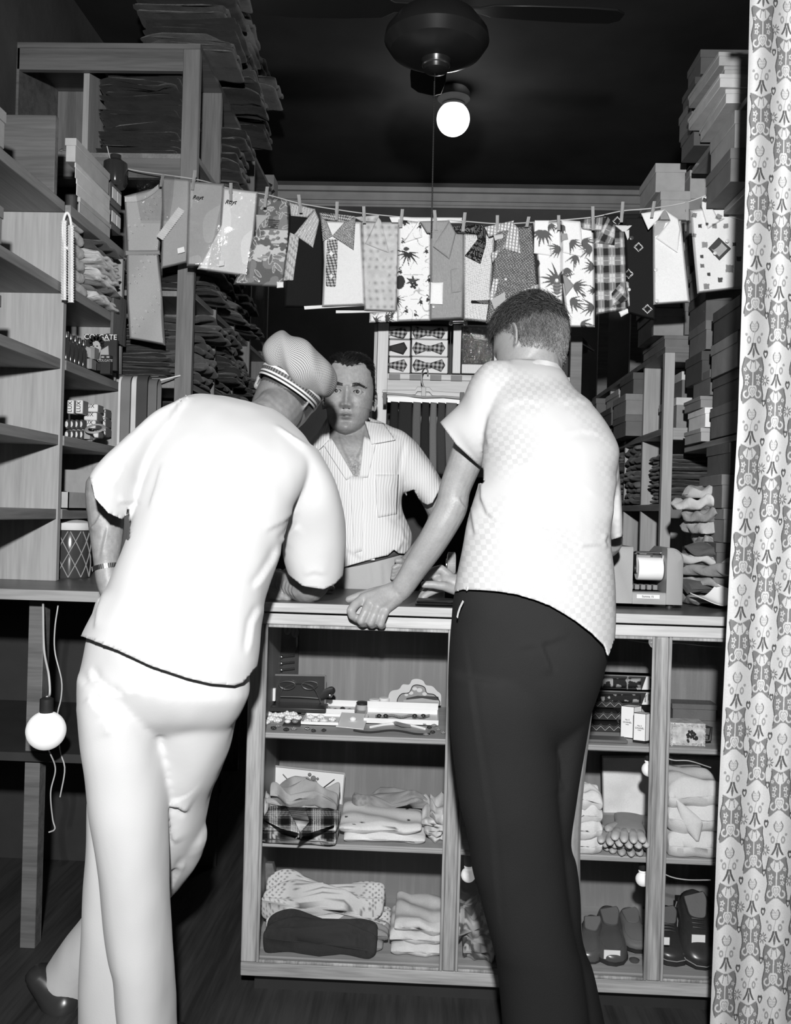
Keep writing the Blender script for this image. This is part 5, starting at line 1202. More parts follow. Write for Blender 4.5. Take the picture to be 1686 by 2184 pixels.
# ------------------------------------------------------------------ right-hand shelving and boxes
XRS, YR = .85, 3.36
ru = thing('box_shelves', 'wooden shelving full of boxes running back along the right wall', 'shelves', (1.25, 4.2, 0))
pa, pb = P(1412, 960, YR)[0], P(1434, 960, YR)[0]
zr = lambda y: P(1450, y, YR)[2]
MB().box((pa, YR, 0), (pb, YR+.03, zr(752))).build('front_post', M_pf, ru, bevel=.002)
for (a, b) in ((772, 752), (938, 912), (1106, 1076)):
    MB().box((pb, YR+.002, zr(a)), (1.14, YR+.022, zr(b))).build('front_rail', M_pfd if a != 938 else M_pineX, ru, bevel=.002)
MB().box((pa, YR, zr(752)), (XR, YR+1.5, zr(752)+.02)).build('top_board', M_pfd, ru)
RZ = [zr(912), zr(1076), .8, .4]
for z in RZ: MB().box((pa+.005, YR+.03, z-.024), (XR, YR+1.48, z)).build('shelf', M_shY, ru, bevel=.002)
YRD = [3.72, 4.05, 4.42, 4.84]
for y in YRD: MB().box((pa+.01, y, 0), (XR, y+.02, zr(752))).build('divider', M_pf, ru, bevel=.002)
for y in (4.05, 4.84): MB().box((pa+.02, y, zr(752)), (pa+.07, y+.03, 2.5)).build('upper_post', M_pfd, ru)
MB().box((1.14, YR, 0), (1.17, YR+.03, 2.52)).build('front_post', M_pfd, ru, bevel=.002)
MB().box((XR-.012, YR+.03, 0), (XR-.002, YR+1.48, zr(752))).build('back_board', M_pfd, ru)
# near right rack (stands between the bay and the curtain)
nr = thing('side_rack', 'plain rack behind the curtain carrying the nearest stacks of boxes', 'rack', (1.4, 2.9, 0))
for x in (1.575,):
    for y in (2.66, 3.28): MB().box((x, y, 0), (x+.03, y+.03, 2.72)).build('post', M_pfd, nr, bevel=.002)
NZ = [2.56, 1.56, 1.02, .55]
for z in NZ: MB().box((.90 if z > 1.2 else .88, 2.62 if z > 1.2 else 2.93, z-.02), (1.57, 3.31, z)).build('shelf', M_shY, nr, bevel=.002)
CG = [mat('box_card_%d' % i, g, .75, .2, .10, 20, .06, 120) for i, g in enumerate((.50, .34, .22, .14, .09, .06, .70))]
def pile(xl_px, ypx, Y, z0, n, w, d, hs, gs, desc, group, seed, lean=.02, name='shoe_box', kind='box', cat='box'):
    rng = np.random.default_rng(seed); x = P(xl_px, ypx, Y)[0]; z = z0+.002
    for i in range(n):
        h = hs[i % len(hs)]*rng.uniform(.94, 1.06); dx = rng.uniform(-lean, lean); dy = rng.uniform(-.02, .02)
        lo = np.array([x+dx, Y+dy, z]); hi = lo+np.array([w*rng.uniform(.94, 1.04), d, h])
        carton(name, '%s %s, %s of %s' % ({0: 'pale', 1: 'grey', 2: 'mid grey', 3: 'dark grey', 4: 'dark', 5: 'nearly black', 6: 'white'}[gs[i % len(gs)]], kind, TOPN(i, n), desc), cat, lo, hi, CG[gs[i % len(gs)]], group, lidm=CG[max(0, gs[i % len(gs)]-0)])
        z = hi[2]+.001
# upper stacks on the near rack
tops = [((1527, 120, 1690, 147), 2.80, .30, 1), ((1545, 148, 1690, 171), 2.80, .30, 1), ((1530, 172, 1680, 198), 2.78, .32, 0), ((1549, 203, 1672, 231), 2.79, .30, 0)]
zz = 2.562
for i, (r, Y, d, g) in enumerate(reversed(tops)):
    lo, hi = pxbox(*r, Y, d); h = hi[2]-lo[2]; lo[2], hi[2] = zz, zz+h; zz = hi[2]+.0005
    carton('shoe_box', 'pale shoe box near the ceiling at the right edge, %s of its stack' % TOPN(i, 4), 'box', lo, hi, CG[g], 'shoe boxes near the ceiling', R=(-.03, .02, -.02, .03)[i])
pile(1484, 180, 3.12, 2.56, 4, .20, .16, (.075, .085), (4, 3, 5, 4), 'the stack behind the pale ceiling boxes', 'shoe boxes behind', 51)
# boxes under the top shelf of the near rack
nz = 1.56
MB().box((.90, 2.66, 2.27), (1.57, 2.93, 2.29)).build('shelf', M_shY, nr, bevel=.002)
pile(1566, 350, 2.72, 2.2905, 2, .26, .24, (.10, .12), (3, 1), 'the short stack high on the rack beside the curtain', 'boxes on the rack', 60)
pile(1566, 800, 2.72, nz, 4, .26, .26, (.10, .095, .11), (3, 4, 2, 5, 3, 1, 4, 2), 'the nearer middle rack stack', 'boxes on the rack', 61)
pile(1512, 500, 3.10, nz, 8, .22, .20, (.10, .105, .095), (4, 2, 5, 3, 4, 2, 3, 4), 'the farther middle rack stack', 'boxes on the rack', 62)
lo, hi = pxbox(1503, 255, 1523, 316, 2.98, .2); lo[2] = hi[2]-.13
# boxes in the bay with the pale post
lo, hi = pxbox(1440, 848, 1478, 906, YR+.03, .26); lo[2] = RZ[0]+.001
carton('shoe_box', 'grey shoe box with a pale lid in the bay behind the right post', 'box', lo, hi, CG[2], None, lidm=CG[0], lh=.25)
lo2, hi2 = pxbox(1452, 792, 1468, 845, YR+.06, .2); lo2[2] = hi[2]+.001; carton('narrow_box', 'narrow upright box with pale top on the grey shoe box in the right bay', 'box', lo2, hi2, CG[3], None, lidm=CG[0])
lo, hi = pxbox(1415, 716, 1487, 751, YR+.01, .34); lo[2] = zr(752)+.0215; carton('flat_carton', 'wide dark flat carton lying on top of the right post bay', 'box', lo, hi, CG[3])
pile(1400, 440, YR+.02, lo[2]+(hi[2]-lo[2])+.001, 6, .115, .26, (.104, .108), (2, 3, 1, 2, 1, 1, 1, 0, 1), 'the tall narrow stack over the right bay', 'boxes over the right bay', 71, .012)
pile(1470, 440, YR+.02, hi[2]+.001, 5, .10, .26, (.12, .125), (3, 4, 1, 2, 1, 2), 'the short stack beside the tall narrow one', 'boxes over the right bay', 72, .01)
for i in range(6):
    folded('folded_trousers', 'dark folded trousers in the right bay, %s of the pile' % TOPN(i, 6), 'trousers', (P(1455, 1050, YR+.16)[0], YR+.17, RZ[1]+.002+i*.031), (.20, .24, .03), 500+i, DK[(4, 5, 3, 4, 2, 5)[i]], 'folded trousers in the right bay', 2, loose=.8)
for i in range(3):
    folded('folded_blanket', 'dark folded blanket under the right bay shelf, %s of the pile' % TOPN(i, 3), 'blanket', (P(1440, 1170, YR+.2)[0], YR+.18, .802+i*.09), (.28, .26, .088), 520+i, DK[(3, 1, 0)[i]], 'folded blankets in the right bay', 2, loose=.6)
# bays behind, left of the post
for b, (y0, y1) in enumerate(((YR+.035, YRD[0]), (YRD[0]+.022, YRD[1]), (YRD[1]+.022, YRD[2]), (YRD[2]+.022, YRD[3]))):
    nm = ['the first right bay', 'the second right bay', 'the third right bay', 'the farthest right bay'][b]
    x = pa+(.015 if b else .05); n_ = 3; z = RZ[0]+.002; rng = np.random.default_rng(700+b)
    if b > 0:
        for i in range(n_):
            h = rng.uniform(.072, .088); lo = np.array([x-rng.uniform(.03, .07), y0+.02, z]); hi = lo+np.array([.34, (y1-y0)-.05, h]); gi = (1, 3, 2, 4)[(i+b) % 4]
            carton('shoe_box', '%s shoe box in %s, upper shelf, %s of its pile' % ({1: 'pale', 2: 'mid grey', 3: 'grey', 4: 'dark'}[gi], nm, TOPN(i, n_)), 'box', lo, hi, CG[gi], 'boxes in the right bays'); z = hi[2]+.0005
        lo = np.array([x-.01, y0+.05, RZ[1]+.001]); 
        for i in range(5):
            folded('folded_garment', 'grey wrapped garment in %s, %s of its pile' % (nm, TOPN(i, 5)), 'garment', (x+.13, (y0+y1)/2, RZ[1]+.003+i*.048), (.30, (y1-y0)*.78, .046), 540+b*10+i, (DK+[LT[4]])[(4, 6, 5, 4, 6)[i]], 'wrapped garments in the right bays', 2)
        folded('folded_garment', 'dark garment lying on the low shelf of %s' % nm, 'garment', (x+.15, (y0+y1)/2, .803), (.30, (y1-y0)*.78, .11), 580+b, DK[4], 'wrapped garments in the right bays', 3)
    else:
        pile(1432, 850, y0+.01, RZ[0]+.0, 0, .1, .2, (.1,), (1,), 'x', 'x', 1)
# stacks between the bay and the curtain at counter height
zc = 1.56
def face(r, Y, d, g, label, name='shoe_box', R=0.0, lid=True, drop=None):
    lo, hi = pxbox(*r, Y, d)
    return carton(name, label, 'box', lo, hi, CG[g], None, lid=lid, R=R)
cx_ = [(1487, 758, 1538, 811, 3.14, 3, 'dark box high in the stack between the pale post and the curtain'), (1489, 812, 1537, 836, 3.13, 2, 'grey flat box just above the small white box near the curtain'),
       (1485, 837, 1512, 859, 3.10, 6, 'small white box jutting out of the stack near the curtain'), (1497, 860, 1538, 884, 3.12, 1, 'pale flat box just below the small white box near the curtain')]
z = P(1500, 884, 3.12)[2]
low = [(3, .30), (4, .28), (1, .30), (5, .28), (2, .3), (3, .28)]
# a continuous column from the rack shelf at 1.02 up
zz = 1.022; k = 0
colx = P(1490, 950, 3.08)[0]
spec = [(.085, 3, 'dark box, lowest in the column beside the right bay', 0), (.10, 2, 'grey box with pale stripe, second up in the column beside the right bay', 0), (.062, 5, 'nearly black box, third up in the column beside the right bay', .01), (.085, 1, 'pale flower-printed box, fourth up in the column beside the right bay', .02)]
for (h, g, lb, dx) in spec:
    lo = np.array([colx+dx, 3.05, zz]); hi = lo+np.array([.16, .2, h]); t = carton('shoe_box', lb, 'box', lo, hi, CG[g]); zz = hi[2]+.0005
    if 'flower' in lb:
        mb = MB(); rng = np.random.default_rng(5)
        for q in range(9):
            fx, fz = rng.uniform(.015, .145), rng.uniform(.015, h-.015)
            for a in range(5): mb.prism([lo+np.array([fx+.006*math.cos(a*1.256)+.004*math.cos(b_), -.0002, fz+.006*math.sin(a*1.256)+.004*math.sin(b_)]) for b_ in np.linspace(0, 6.28, 7, endpoint=False)], (0, -.0006, 0))
        mb.build('flower_print', CG[4], t)
    if 'stripe' in lb: MB().box(lo+np.array([.07, -.0008, 0]), lo+np.array([.10, .0, h])).build('stripe', CG[0], t)
lo = np.array([1.03, 3.06, zz]); 
pile(1502, 880, 3.04, 1.56, 4, .16, .2, (.045, .065, .04, .085), (1, 6, 2, 3), 'the small stack by the curtain, above the rack shelf', 'boxes above the rack shelf', 81, .012)
pile(1512, 820, 2.75, 1.56, 0, .2, .2, (.1,), (1,), 'x', 'x', 1)
pile(1545, 900, 2.66, ZT, 5, .2, .22, (.095, .09, .10), (3, 4, 2, 3, 4), 'the stack just left of the curtain', 'boxes by the curtain', 83, .02)
# soft goods on the worktop end and rack
for i in range(5):
    folded('folded_shawl', 'crumpled pale shawl beside the curtain, %s of the upper pile' % TOPN(i, 5), 'shawl', (P(1517, 1120, 2.86)[0], 2.84, ZT+.17+i*.036), (.13, .16, .036), 620+i, LT[(3, 2, 3, 1, 2)[i]], 'shawls by the curtain', 1, loose=2.0, rot=.2*i)
for i in range(6):
    folded('folded_shawl', 'crumpled grey shawl beside the adding machine, %s of the lower pile' % TOPN(i, 6), 'shawl', (P(1507, 1200, 2.78)[0]+.004*i, 2.76, ZT+.002+i*.028), (.17, .18, .029), 640+i, (LT+DK)[(4, 9, 3, 4, 2, 9)[i]], 'shawls by the curtain', 1, loose=2.4, rot=.25*i)
c = P(1522, 1266, 2.60)
o = MB().rings([[np.array(c)+rotz(.5)@np.array([x, y, .001+.035*abs(x/.05)**1.5*(1 if x > 0 else .3)+.01*math.sin(30*y)]) for y in (-.04, .04)]+[np.array(c)+rotz(.5)@np.array([x, y, .003+.035*abs(x/.05)**1.5*(1 if x > 0 else .3)+.01*math.sin(30*y)]) for y in (.04, -.04)] for x in np.linspace(-.05, .05, 12)]).build('crumpled_paper', M_white, None); o.location.z += ZT-np.array(o.location)[2]+.012; tag(o, 'curled white paper scrap lying on the counter by the curtain', 'paper')
# ------------------------------------------------------------------ adding machine
am = thing('adding_machine', 'grey adding machine with a white paper roll, standing on the right end of the counter', 'adding machine', (P(1385, 1285, 2.56)[0], 2.62, ZT))
def pm(px, py, Y): return P(px, py, Y)
ax0, ax1 = P(1318, 1285, 2.55)[0]-.03, P(1455, 1285, 2.55)[0]; az0 = P(1385, 1281, 2.55)[2]; azt = P(1385, 1166, 2.60)[2]
az0 = ZT+.012
M_am = mat('machine_grey', .26, .45, .4, .05, 6, .10, 500)
R_ = []; wx0, wx1 = P(1347, 1220, 2.56)[0], P(1419, 1220, 2.56)[0]; wz0, wz1 = P(1380, 1263, 2.56)[2], P(1380, 1166, 2.58)[2]
def shell(x0, x1, zlo, zhi, e0, e1):
    """rounded machine side block: section in x-z with rounded top corners where e is set, extruded in y"""
    r0, r1 = e0, e1; pts = [(x0, zlo), (x1, zlo)]
    pts += [(x1-r1+r1*math.sin(a), zhi-r1+r1*math.cos(a)) for a in np.linspace(math.pi/2, 0, 8)] if r1 else [(x1, zhi)]
    pts += [(x0+r0-r0*math.sin(a), zhi-r0+r0*math.cos(a)) for a in np.linspace(0, math.pi/2, 8)] if r0 else [(x0, zhi)]
    rings = []
    for y, s in ((2.548, -.006), (2.552, 0), (2.70, 0), (2.80, -.03), (2.83, -.05)):
        rings.append([(min(max(x, x0+max(0, -s)*(0 if not e0 else 1)), x1-max(0, -s)*(0 if not e1 else 1)), y, z if z < zlo+.002 else z+s) for x, z in pts])
    return MB().rings(rings)
mb = MB()
for part_ in (shell(ax0, wx0, az0, azt, .035, 0), shell(wx1, ax1, az0, azt, 0, .035), shell(wx0, wx1, az0, wz0, 0, 0)): mb.add(np.vstack(part_.v), part_.f)
mb.box((wx0, 2.74, wz0), (wx1, 2.82, azt-.03))
mb.build('housing', M_am, am, smooth=35, bevel=.0015)
MB().box((wx0, 2.60, wz0-.002), (wx1, 2.74, wz0)).build('well', M_dk, am)
MB().box((wx0+.001, 2.735, wz0), (wx1-.001, 2.739, azt-.035)).build('well_back', M_dk, am)
rc = P(1383, 1213, 2.60); rw = .032
MB().lathe([(.004, -.034), (.0315, -.034), (.0325, -.032), (.0325, .032), (.0315, .034), (.004, .034)], rc, 36, 'x').build('paper_roll', M_white, am)
for s_ in (-1, 1):
    MB().box((rc[0]+s_*.036-.002, rc[1]-.012, rc[2]-.012), (rc[0]+s_*.036+.002, rc[1]+.10, rc[2]+.040)).build('roll_arm', M_metal, am, bevel=.001)
    MB().lathe([(.009, -.004), (.009, .004)], rc+np.array([s_*.038, 0, 0]), 16, 'x').build('spindle_nut', M_dk, am)
MB().tube([rc+np.array([-.040, .02, .043]), rc+np.array([-.036, .005, .046]), rc+np.array([.036, .005, .046]), rc+np.array([.040, .02, .043])], .003, 8).build('tear_bar', M_metal, am)
for q in range(5): MB().box((wx0+.006+q*.017, 2.62, wz0+.002), (wx0+.018+q*.017, 2.66, wz0+.016)).build('key', M_card[3], am, bevel=.001)
MB().box(P(1357, 1276, 2.5475), P(1406, 1269, 2.5465)).build('badge', M_card[0], am)
text('lettering', 'Summa 15', M_ink, .0075, P(1381, 1272.5, 2.5455), am)
for x in (ax0+.02, ax1-.03):
    for y in (2.575, 2.79): MB().lathe([(.010, -.012), (.010, 0)], (x, y, ZT+.012), 12).build('foot', M_dk, am)
# round tape holder near the shopkeeper
tc = P(962, 1205, 2.62)
t = thing('tape_dispenser', 'round knurled tape dispenser standing on the counter behind the young man', 'dispenser', (tc[0], 2.62, ZT))
prof = [(.016, -.012), (.016, .012), (.026, .013), (.028, .010), (.032, .010), (.033, .006), (.033, -.006), (.032, -.010), (.028, -.010), (.026, -.013)]
mb = MB(); R_ = []
MB().lathe([(.012, -.012), (.026, -.013), (.034, -.011), (.036, 0), (.034, .011), (.026, .013), (.012, .012)], tc, 48, 'x').build('wheel', mat('grey_tape', .35, .5), t)
mb = MB()
for k in range(48):
    a = 2*math.pi*k/48; mb.obox(tc+np.array([0, .036*math.cos(a), .036*math.sin(a)]), (.020, .002, .003), rotx(a))
mb.build('knurling', M_card[2], t)
MB().lathe([(.010, -.016), (.018, -.015), (.018, -.011), (.010, -.011)], tc, 24, 'x').build('hub', M_metal, t)
MB().prism([(tc[0]-.018, tc[1]-.05, ZT), (tc[0]-.018, tc[1]+.06, ZT), (tc[0]-.018, tc[1]+.03, tc[2]-.02), (tc[0]-.018, tc[1]-.03, tc[2]-.02)], (.036, 0, 0)).build('base', M_dk, t, bevel=.003)
wl = folded('wallet', 'black leather wallet lying under the young man\'s right hand on the counter', 'wallet', (P(930, 1272, 2.48)[0], 2.47, ZT+.001), (.11, .09, .014), 3, M_dk, None, 2, loose=.2)
# ------------------------------------------------------------------ curtain at the right
cur = thing('curtain', 'long white curtain printed with tulips and hearts, hanging at the right edge', 'curtain', (P(1580, 1500, 2.18)[0], 2.18, .02))
nu, nv = 360, 1500
def curtain():
    yv = np.linspace(-40, 2230, nv); el = np.interp(yv, [-40, 300, 600, 900, 1200, 1500, 1800, 2090, 2230], [1600, 1592, 1583, 1573, 1556, 1541, 1528, 1518, 1512]); er = np.full(nv, 1745.)
    U, Vv = np.meshgrid(np.linspace(0, 1, nu), np.arange(nv)); px = el[Vv]+(er-el)[Vv]*U; py = yv[Vv]
    L = (px-el[Vv]); 
    fold_ = .028*np.sin(L/62.*2*math.pi*.5+.8+.15*np.sin(py/300))+.010*np.sin(L/23.+py/400.)
    Y = 2.20-fold_
    d0 = ray(0, 0); X_ = np.stack([np.full_like(px, _f[i])+_r[i]*(px-W_/2)/FPX+_u[i]*(H_/2-py)/FPX for i in range(3)], -1)
    Pn = CAMP+X_*(Y/X_[..., 1])[..., None]
    # print: offset rows of tulips, framed double tulips, hearts, flowers (cloth coordinates in px of the flat cloth)
    s = L*1.25; t = py; col = np.full(px.shape, .60); G1 = .21
    rng = np.random.default_rng(3)
    for k in range(-1, 25):
        for c in range(4):
            cy = 62+187*k+94*(c % 2)-28*c; cx = 34+64*c
            r0, r1 = max(0, int((cy-120+40)/2270*nv)-8), min(nv, int((cy+120+40)/2270*nv)+8)
            if r1 <= r0: continue
            w = np.s_[r0:r1]; S, T = s[w]-cx, t[w]-cy; K = col[w]
            if np.abs(S).min() > 70: continue
            # framed panel with white tulip, stem with flowers and heart
            edge = 25+2.5*np.sin(T/9+k); pan = (np.abs(S) < edge) & (T > -46+4*np.cos(S/8)) & (T < 46-7*np.cos(S/9)*np.sign(1))
            K = np.where(pan, G1, K); brd = (np.abs(np.abs(S)-edge) < 1.5) & (np.abs(T) < 46); K = np.where(brd, .12, K)
            tl = (np.abs(S) < 15-.30*np.abs(T+30)+3*np.cos((T+30)/6)) & (T > -42+.9*np.abs(np.abs(S)-7)) & (T < -16-.05*S**2); K = np.where(tl & pan, .60, K)
            pet = (np.abs(np.abs(S)-4-.15*(T+44)) < .9) & (T > -40) & (T < -22); K = np.where(pet & tl, G1, K)
            K = np.where((np.abs(S) < 1.6) & (np.abs(T+2) < 20) & pan, .60, K)
            for sg in (-1, 1):
                for (dx, dy, r) in ((14, -6, 6.5), (15, 7, 5.5), (20, -22, 4.5)):
                    rr = np.hypot(S-sg*dx, T-dy); an = np.arctan2(T-dy, S-sg*dx); K = np.where((rr < r*(.8+.25*np.cos(5*an))) & pan, .60, K); K = np.where(rr < r*.3, G1, K)
                cur_ = np.hypot(S-sg*15, T-31); K = np.where((np.abs(cur_-7) < 1.9) & ((T > 29) | (sg*S > 15)) & pan, .60, K)
            x, y = S/11.5, -(T-27)/12.; hb = x**2+(y-.55*np.sqrt(np.abs(x)))**2; K = np.where((hb < 1) & pan, .60, K); K = np.where((np.abs(hb-.42) < .07) & pan, G1, K); K = np.where((hb < .12) & pan, .45, K)
            # loose tulip, flowers on stems, drooping dark tulip between the panels
            T2 = T-72; x, y = S/13, T2/14
            cup = (x**2/.9+(y+.05)**2/1.1 < 1) & (y > -.75+1.3*np.abs(np.abs(x)-.5)); inn = (x**2/.50+(y-.02)**2/.72 < 1) & (y > -.55+1.2*np.abs(np.abs(x)-.42)); K = np.where(cup & ~inn, .20, K); K = np.where(inn & (np.sin(S*1.6)*np.sin(T2*1.5) > .35), .25, K)
            K = np.where((np.abs(S-2*np.sin(T2/7)) < .9) & (T2 > 13) & (T2 < 40), .35, K)
            for sg in (-1, 1):
                rr = np.hypot((S-sg*13)/1.0, (T2-30)/1.5); K = np.where((rr < 5.5) & (rr > 2.4), .30, K)
                rr = np.hypot(S-sg*20, T2-18); K = np.where(rr < 3.2, .30, K)
            Tb = T+66; x = S/18; bell = (Tb > -12) & (Tb < 13) & (np.abs(np.abs(x)-.16-.62*np.clip((Tb+12)/25, 0, 1)**1.8) < .15); K = np.where(bell, .10, K); K = np.where((np.abs(S) < 3.0*np.clip(1-(Tb-8)**2/160, 0, 1)) & (np.abs(Tb-4) < 15), .14, K)
            # hearts and small flowers in the gaps
            for (hx, hy, hr) in ((32, -52, 8), (31, 52, 7)):
                x, y = (S-hx)/(hr*.75), -(T-hy)/hr; hb = x**2+(y-.6*np.sqrt(np.abs(x)))**2; K = np.where(hb < 1.1, .09, K); K = np.where(hb < .22, .65, K)
            rr = np.hypot(S-33, T-2); an = np.arctan2(T-2, S-33); K = np.where((rr < 8+4.5*np.cos(9*an)) & (rr > 3.6), .16, K)
            col[w] = K
    return Pn, col
V_, C_ = curtain()
o = MB().grid(V_, C_).build('cloth', vcol('curtain_print', .85, .1, .15, 300), cur, smooth=180); o.modifiers.new('s', 'SOLIDIFY').thickness = .0015
hz = P(1650, -20, 2.2)
MB().tube([(.70, 2.2, hz[2]), (1.5, 2.2, hz[2])], .010, 10).build('curtain_rod', M_gold, cur)
# ------------------------------------------------------------------ clothesline with children's clothes
def LY(px): return 1/(1/3.40+(1/2.98-1/3.40)*(px-240)/1400.0)          # depth along the line
class Ink:
    """dye pattern painter in cloth coordinates"""
    def __init__(s, x, y, g): s.x, s.y = x, y; s.c = np.full(x.shape, float(g))
    def put(s, m, g): s.c = np.where(m, g, s.c); return s
    def ell(s, cx, cy, rx, ry, ang, g):
        a = math.radians(ang); X, Y = s.x-cx, s.y-cy; u = X*math.cos(a)+Y*math.sin(a); v = -X*math.sin(a)+Y*math.cos(a)
        return s.put((u/rx)**2+(v/ry)**2 < 1, g)
    def leaf(s, x0, y0, x1, y1, w, g, bend=0.0):
        d = np.array([x1-x0, y1-y0], float); L = math.hypot(*d); d = d/max(L, 1e-6); X, Y = s.x-x0, s.y-y0; t = (X*d[0]+Y*d[1])/L; v = -X*d[1]+Y*d[0]-bend*L*t*t
        return s.put((t > 0) & (t < 1) & (np.abs(v) < w*np.sqrt(np.clip(t*4, 0, 1))*(1-t)**.8), g)
    def frond(s, cx, cy, r, ang, n, g, spread=150, w=3, bend=.25):
        for i in range(n):
            a = math.radians(ang-spread/2+spread*i/(n-1)); rr = r*(.75+.35*((i*7) % 3)/2)
            s.leaf(cx, cy, cx+rr*math.cos(a), cy+rr*math.sin(a), w, g, bend*(1 if math.cos(a) > 0 else -1))
        return s
def edge_interp(pts, t):
    p = np.array(pts, float); d = np.concatenate([[0], np.cumsum(np.hypot(*np.diff(p, axis=0).T))]); d /= d[-1]
    return np.stack([np.interp(t, d, p[:, 0]), np.interp(t, d, p[:, 1])], -1)
DYE = 1.4
M_print = vcol('printed_cloth', .85, .12, .22, 320)
def patch(name, left, right, Y, pat, parent, thick=.012, m=None, res=1.25, wav=.004, seed=1.0):
    """cloth panel between a left and a right edge (each a list of outline points, top to bottom), softly padded"""
    h = max(np.hypot(*np.diff(np.array(left, float), axis=0).T).sum(), np.hypot(*np.diff(np.array(right, float), axis=0).T).sum()); w = max(np.hypot(*(np.array(left, float)[0]-right[0])), np.hypot(*(np.array(left, float)[-1]-right[-1])), 4)
    nv, nu = max(8, int(h/res)), max(6, int(w/res)); tv, tu = np.linspace(0, 1, nv), np.linspace(0, 1, nu)
    A, B = edge_interp(left, tv), edge_interp(right, tv); pp = A[:, None]*(1-tu)[None, :, None]+B[:, None]*tu[None, :, None]
    pu = np.clip(np.minimum(tu, 1-tu)*w/5, 0, 1)[None]; pv = np.clip(np.minimum(tv, 1-tv)*h/5, 0, 1)[:, None]; prof = np.sqrt(pu*pv)
    dy = thick*prof+wav*(np.sin(pp[..., 0]/17+pp[..., 1]/31+seed*3)*.6+np.sin(pp[..., 1]/23+seed*5-pp[..., 0]/40)*.5)*prof
    Ya = (Y(pp[..., 0], pp[..., 1]) if callable(Y) else Y)-dy
    X_ = np.stack([_f[i]+_r[i]*(pp[..., 0]-W_/2)/FPX+_u[i]*(H_/2-pp[..., 1])/FPX for i in range(3)], -1)
    V = CAMP+X_*(Ya/X_[..., 1])[..., None]; col = pat(pp[..., 0], pp[..., 1]) if callable(pat) else np.full(pp.shape[:2], pat)
    b = [(i, 0) for i in range(nv)]+[(nv-1, j) for j in range(1, nu)]+[(i, nu-1) for i in range(nv-2, -1, -1)]+[(0, j) for j in range(nu-2, 0, -1)]
    idx = [i*nu+j for i, j in b]; bk = V.reshape(-1, 3)[idx]+np.array([0, .003, 0]); n0 = nv*nu; fs = [(i*nu+j, i*nu+j+1, (i+1)*nu+j+1, (i+1)*nu+j) for i in range(nv-1) for j in range(nu-1)]
    nb = len(idx); fs += [(idx[k], idx[(k+1) % nb], n0+(k+1) % nb, n0+k) for k in range(nb)]+[tuple(range(n0, n0+nb))]
    col = np.clip(col*DYE, .004, .88)
    mb = MB(); mb.add(np.vstack([V.reshape(-1, 3), bk]), fs, np.concatenate([col.ravel(), col.reshape(-1)[idx]])); return mb.build(name, m or M_print, parent, smooth=70)
def planeY(z):  # depth of a level surface at height z, seen at a pixel
    def fn(x, y):
        d = [_f[i]+_r[i]*(x-W_/2)/FPX+_u[i]*(H_/2-y)/FPX for i in range(3)]; return (z-CAMZ)*d[1]/d[2]
    return fn
def gthing(name, label, cat, px, py, Y): return thing(name, label, cat, P(px, py, Y), 'clothes pegged on the line')
def button(px, py, Y, parent, r=.0045, g=.6): return MB().lathe([(.001, 0), (r, 0), (r, .002), (r*.7, .003), (.001, .003)], (0, 0, 0), 14, 'y').build('button', mat('button_%d' % int(g*100), g, .3, .5, 0), parent) if False else MB().lathe([(.001, -.003), (r*.7, -.003), (r, -.002), (r, .0), (.001, 0)], P(px, py, Y), 14, 'y').build('button', mat('button_%d' % int(g*100), g, .3, .5, 0), parent)
lp = [(228, 312), (240, 345), (285, 363), (420, 383), (494, 403), (567, 415), (640, 434), (718, 447), (775, 455), (857, 463), (930, 468), (990, 472), (1060, 477), (1125, 475), (1190, 470), (1264, 463), (1326, 450), (1392, 444), (1465, 431), (1534, 407), (1640, 385)]
o = MB().tube(crom([P(x, y, LY(x)) for x, y in lp], 160), .0020, 6).build('clothesline', mat('string', .5, .8, .1)); tag(o, 'pale string clothesline sagging across the shop', 'clothesline')
GD, GI = .012, 0
def flat(g): return lambda x, y: np.full(x.shape, g)+.04*g*(vnoise2(x, y, .25, 2)-.5)
# 1 dress
Y = LY(300)-.02; t = gthing('dress', 'grey flowered child\'s dress with a lace neckline, leftmost on the line', 'dress', 305, 395, Y)
def pd(x, y):
    c = Ink(x, y, .30); 
    for i in range(46):
        fx, fy = 266+((i*37) % 88), 418+((i*61) % 320); c.ell(fx, fy, 2.1, 2.1, 0, .42); c.ell(fx, fy, .9, .9, 0, .10); c.ell(fx+4, fy+3, 1.3, 1.0, 20, .17)
    return c.c
patch('bodice', [(264, 418), (268, 470), (271, 538)], [(352, 395), (346, 470), (339, 538)], Y, pd, t, .02)
patch('skirt', [(270, 540), (270, 640), (276, 722)], [(338, 540), (346, 640), (352, 737)], Y, pd, t, .026, wav=.012)
patch('waistband', [(268, 535), (268, 544)], [(340, 534), (341, 543)], Y-.022, .22, t, .004)
R_ = []
for i in range(50):
    u = i/49; x = 266+72*u; y = 425+14*math.sin(u*2.6)-34*u; w = 5+1.5*(i % 2)
    R_.append([P(x, y-w, Y-.026-.003*(i % 2)), P(x, y+w, Y-.026+.003*(i % 2)), P(x, y+w, Y-.020), P(x, y-w, Y-.020)])
MB().rings(R_).build('lace_neckline', LT[1], t, smooth=0)
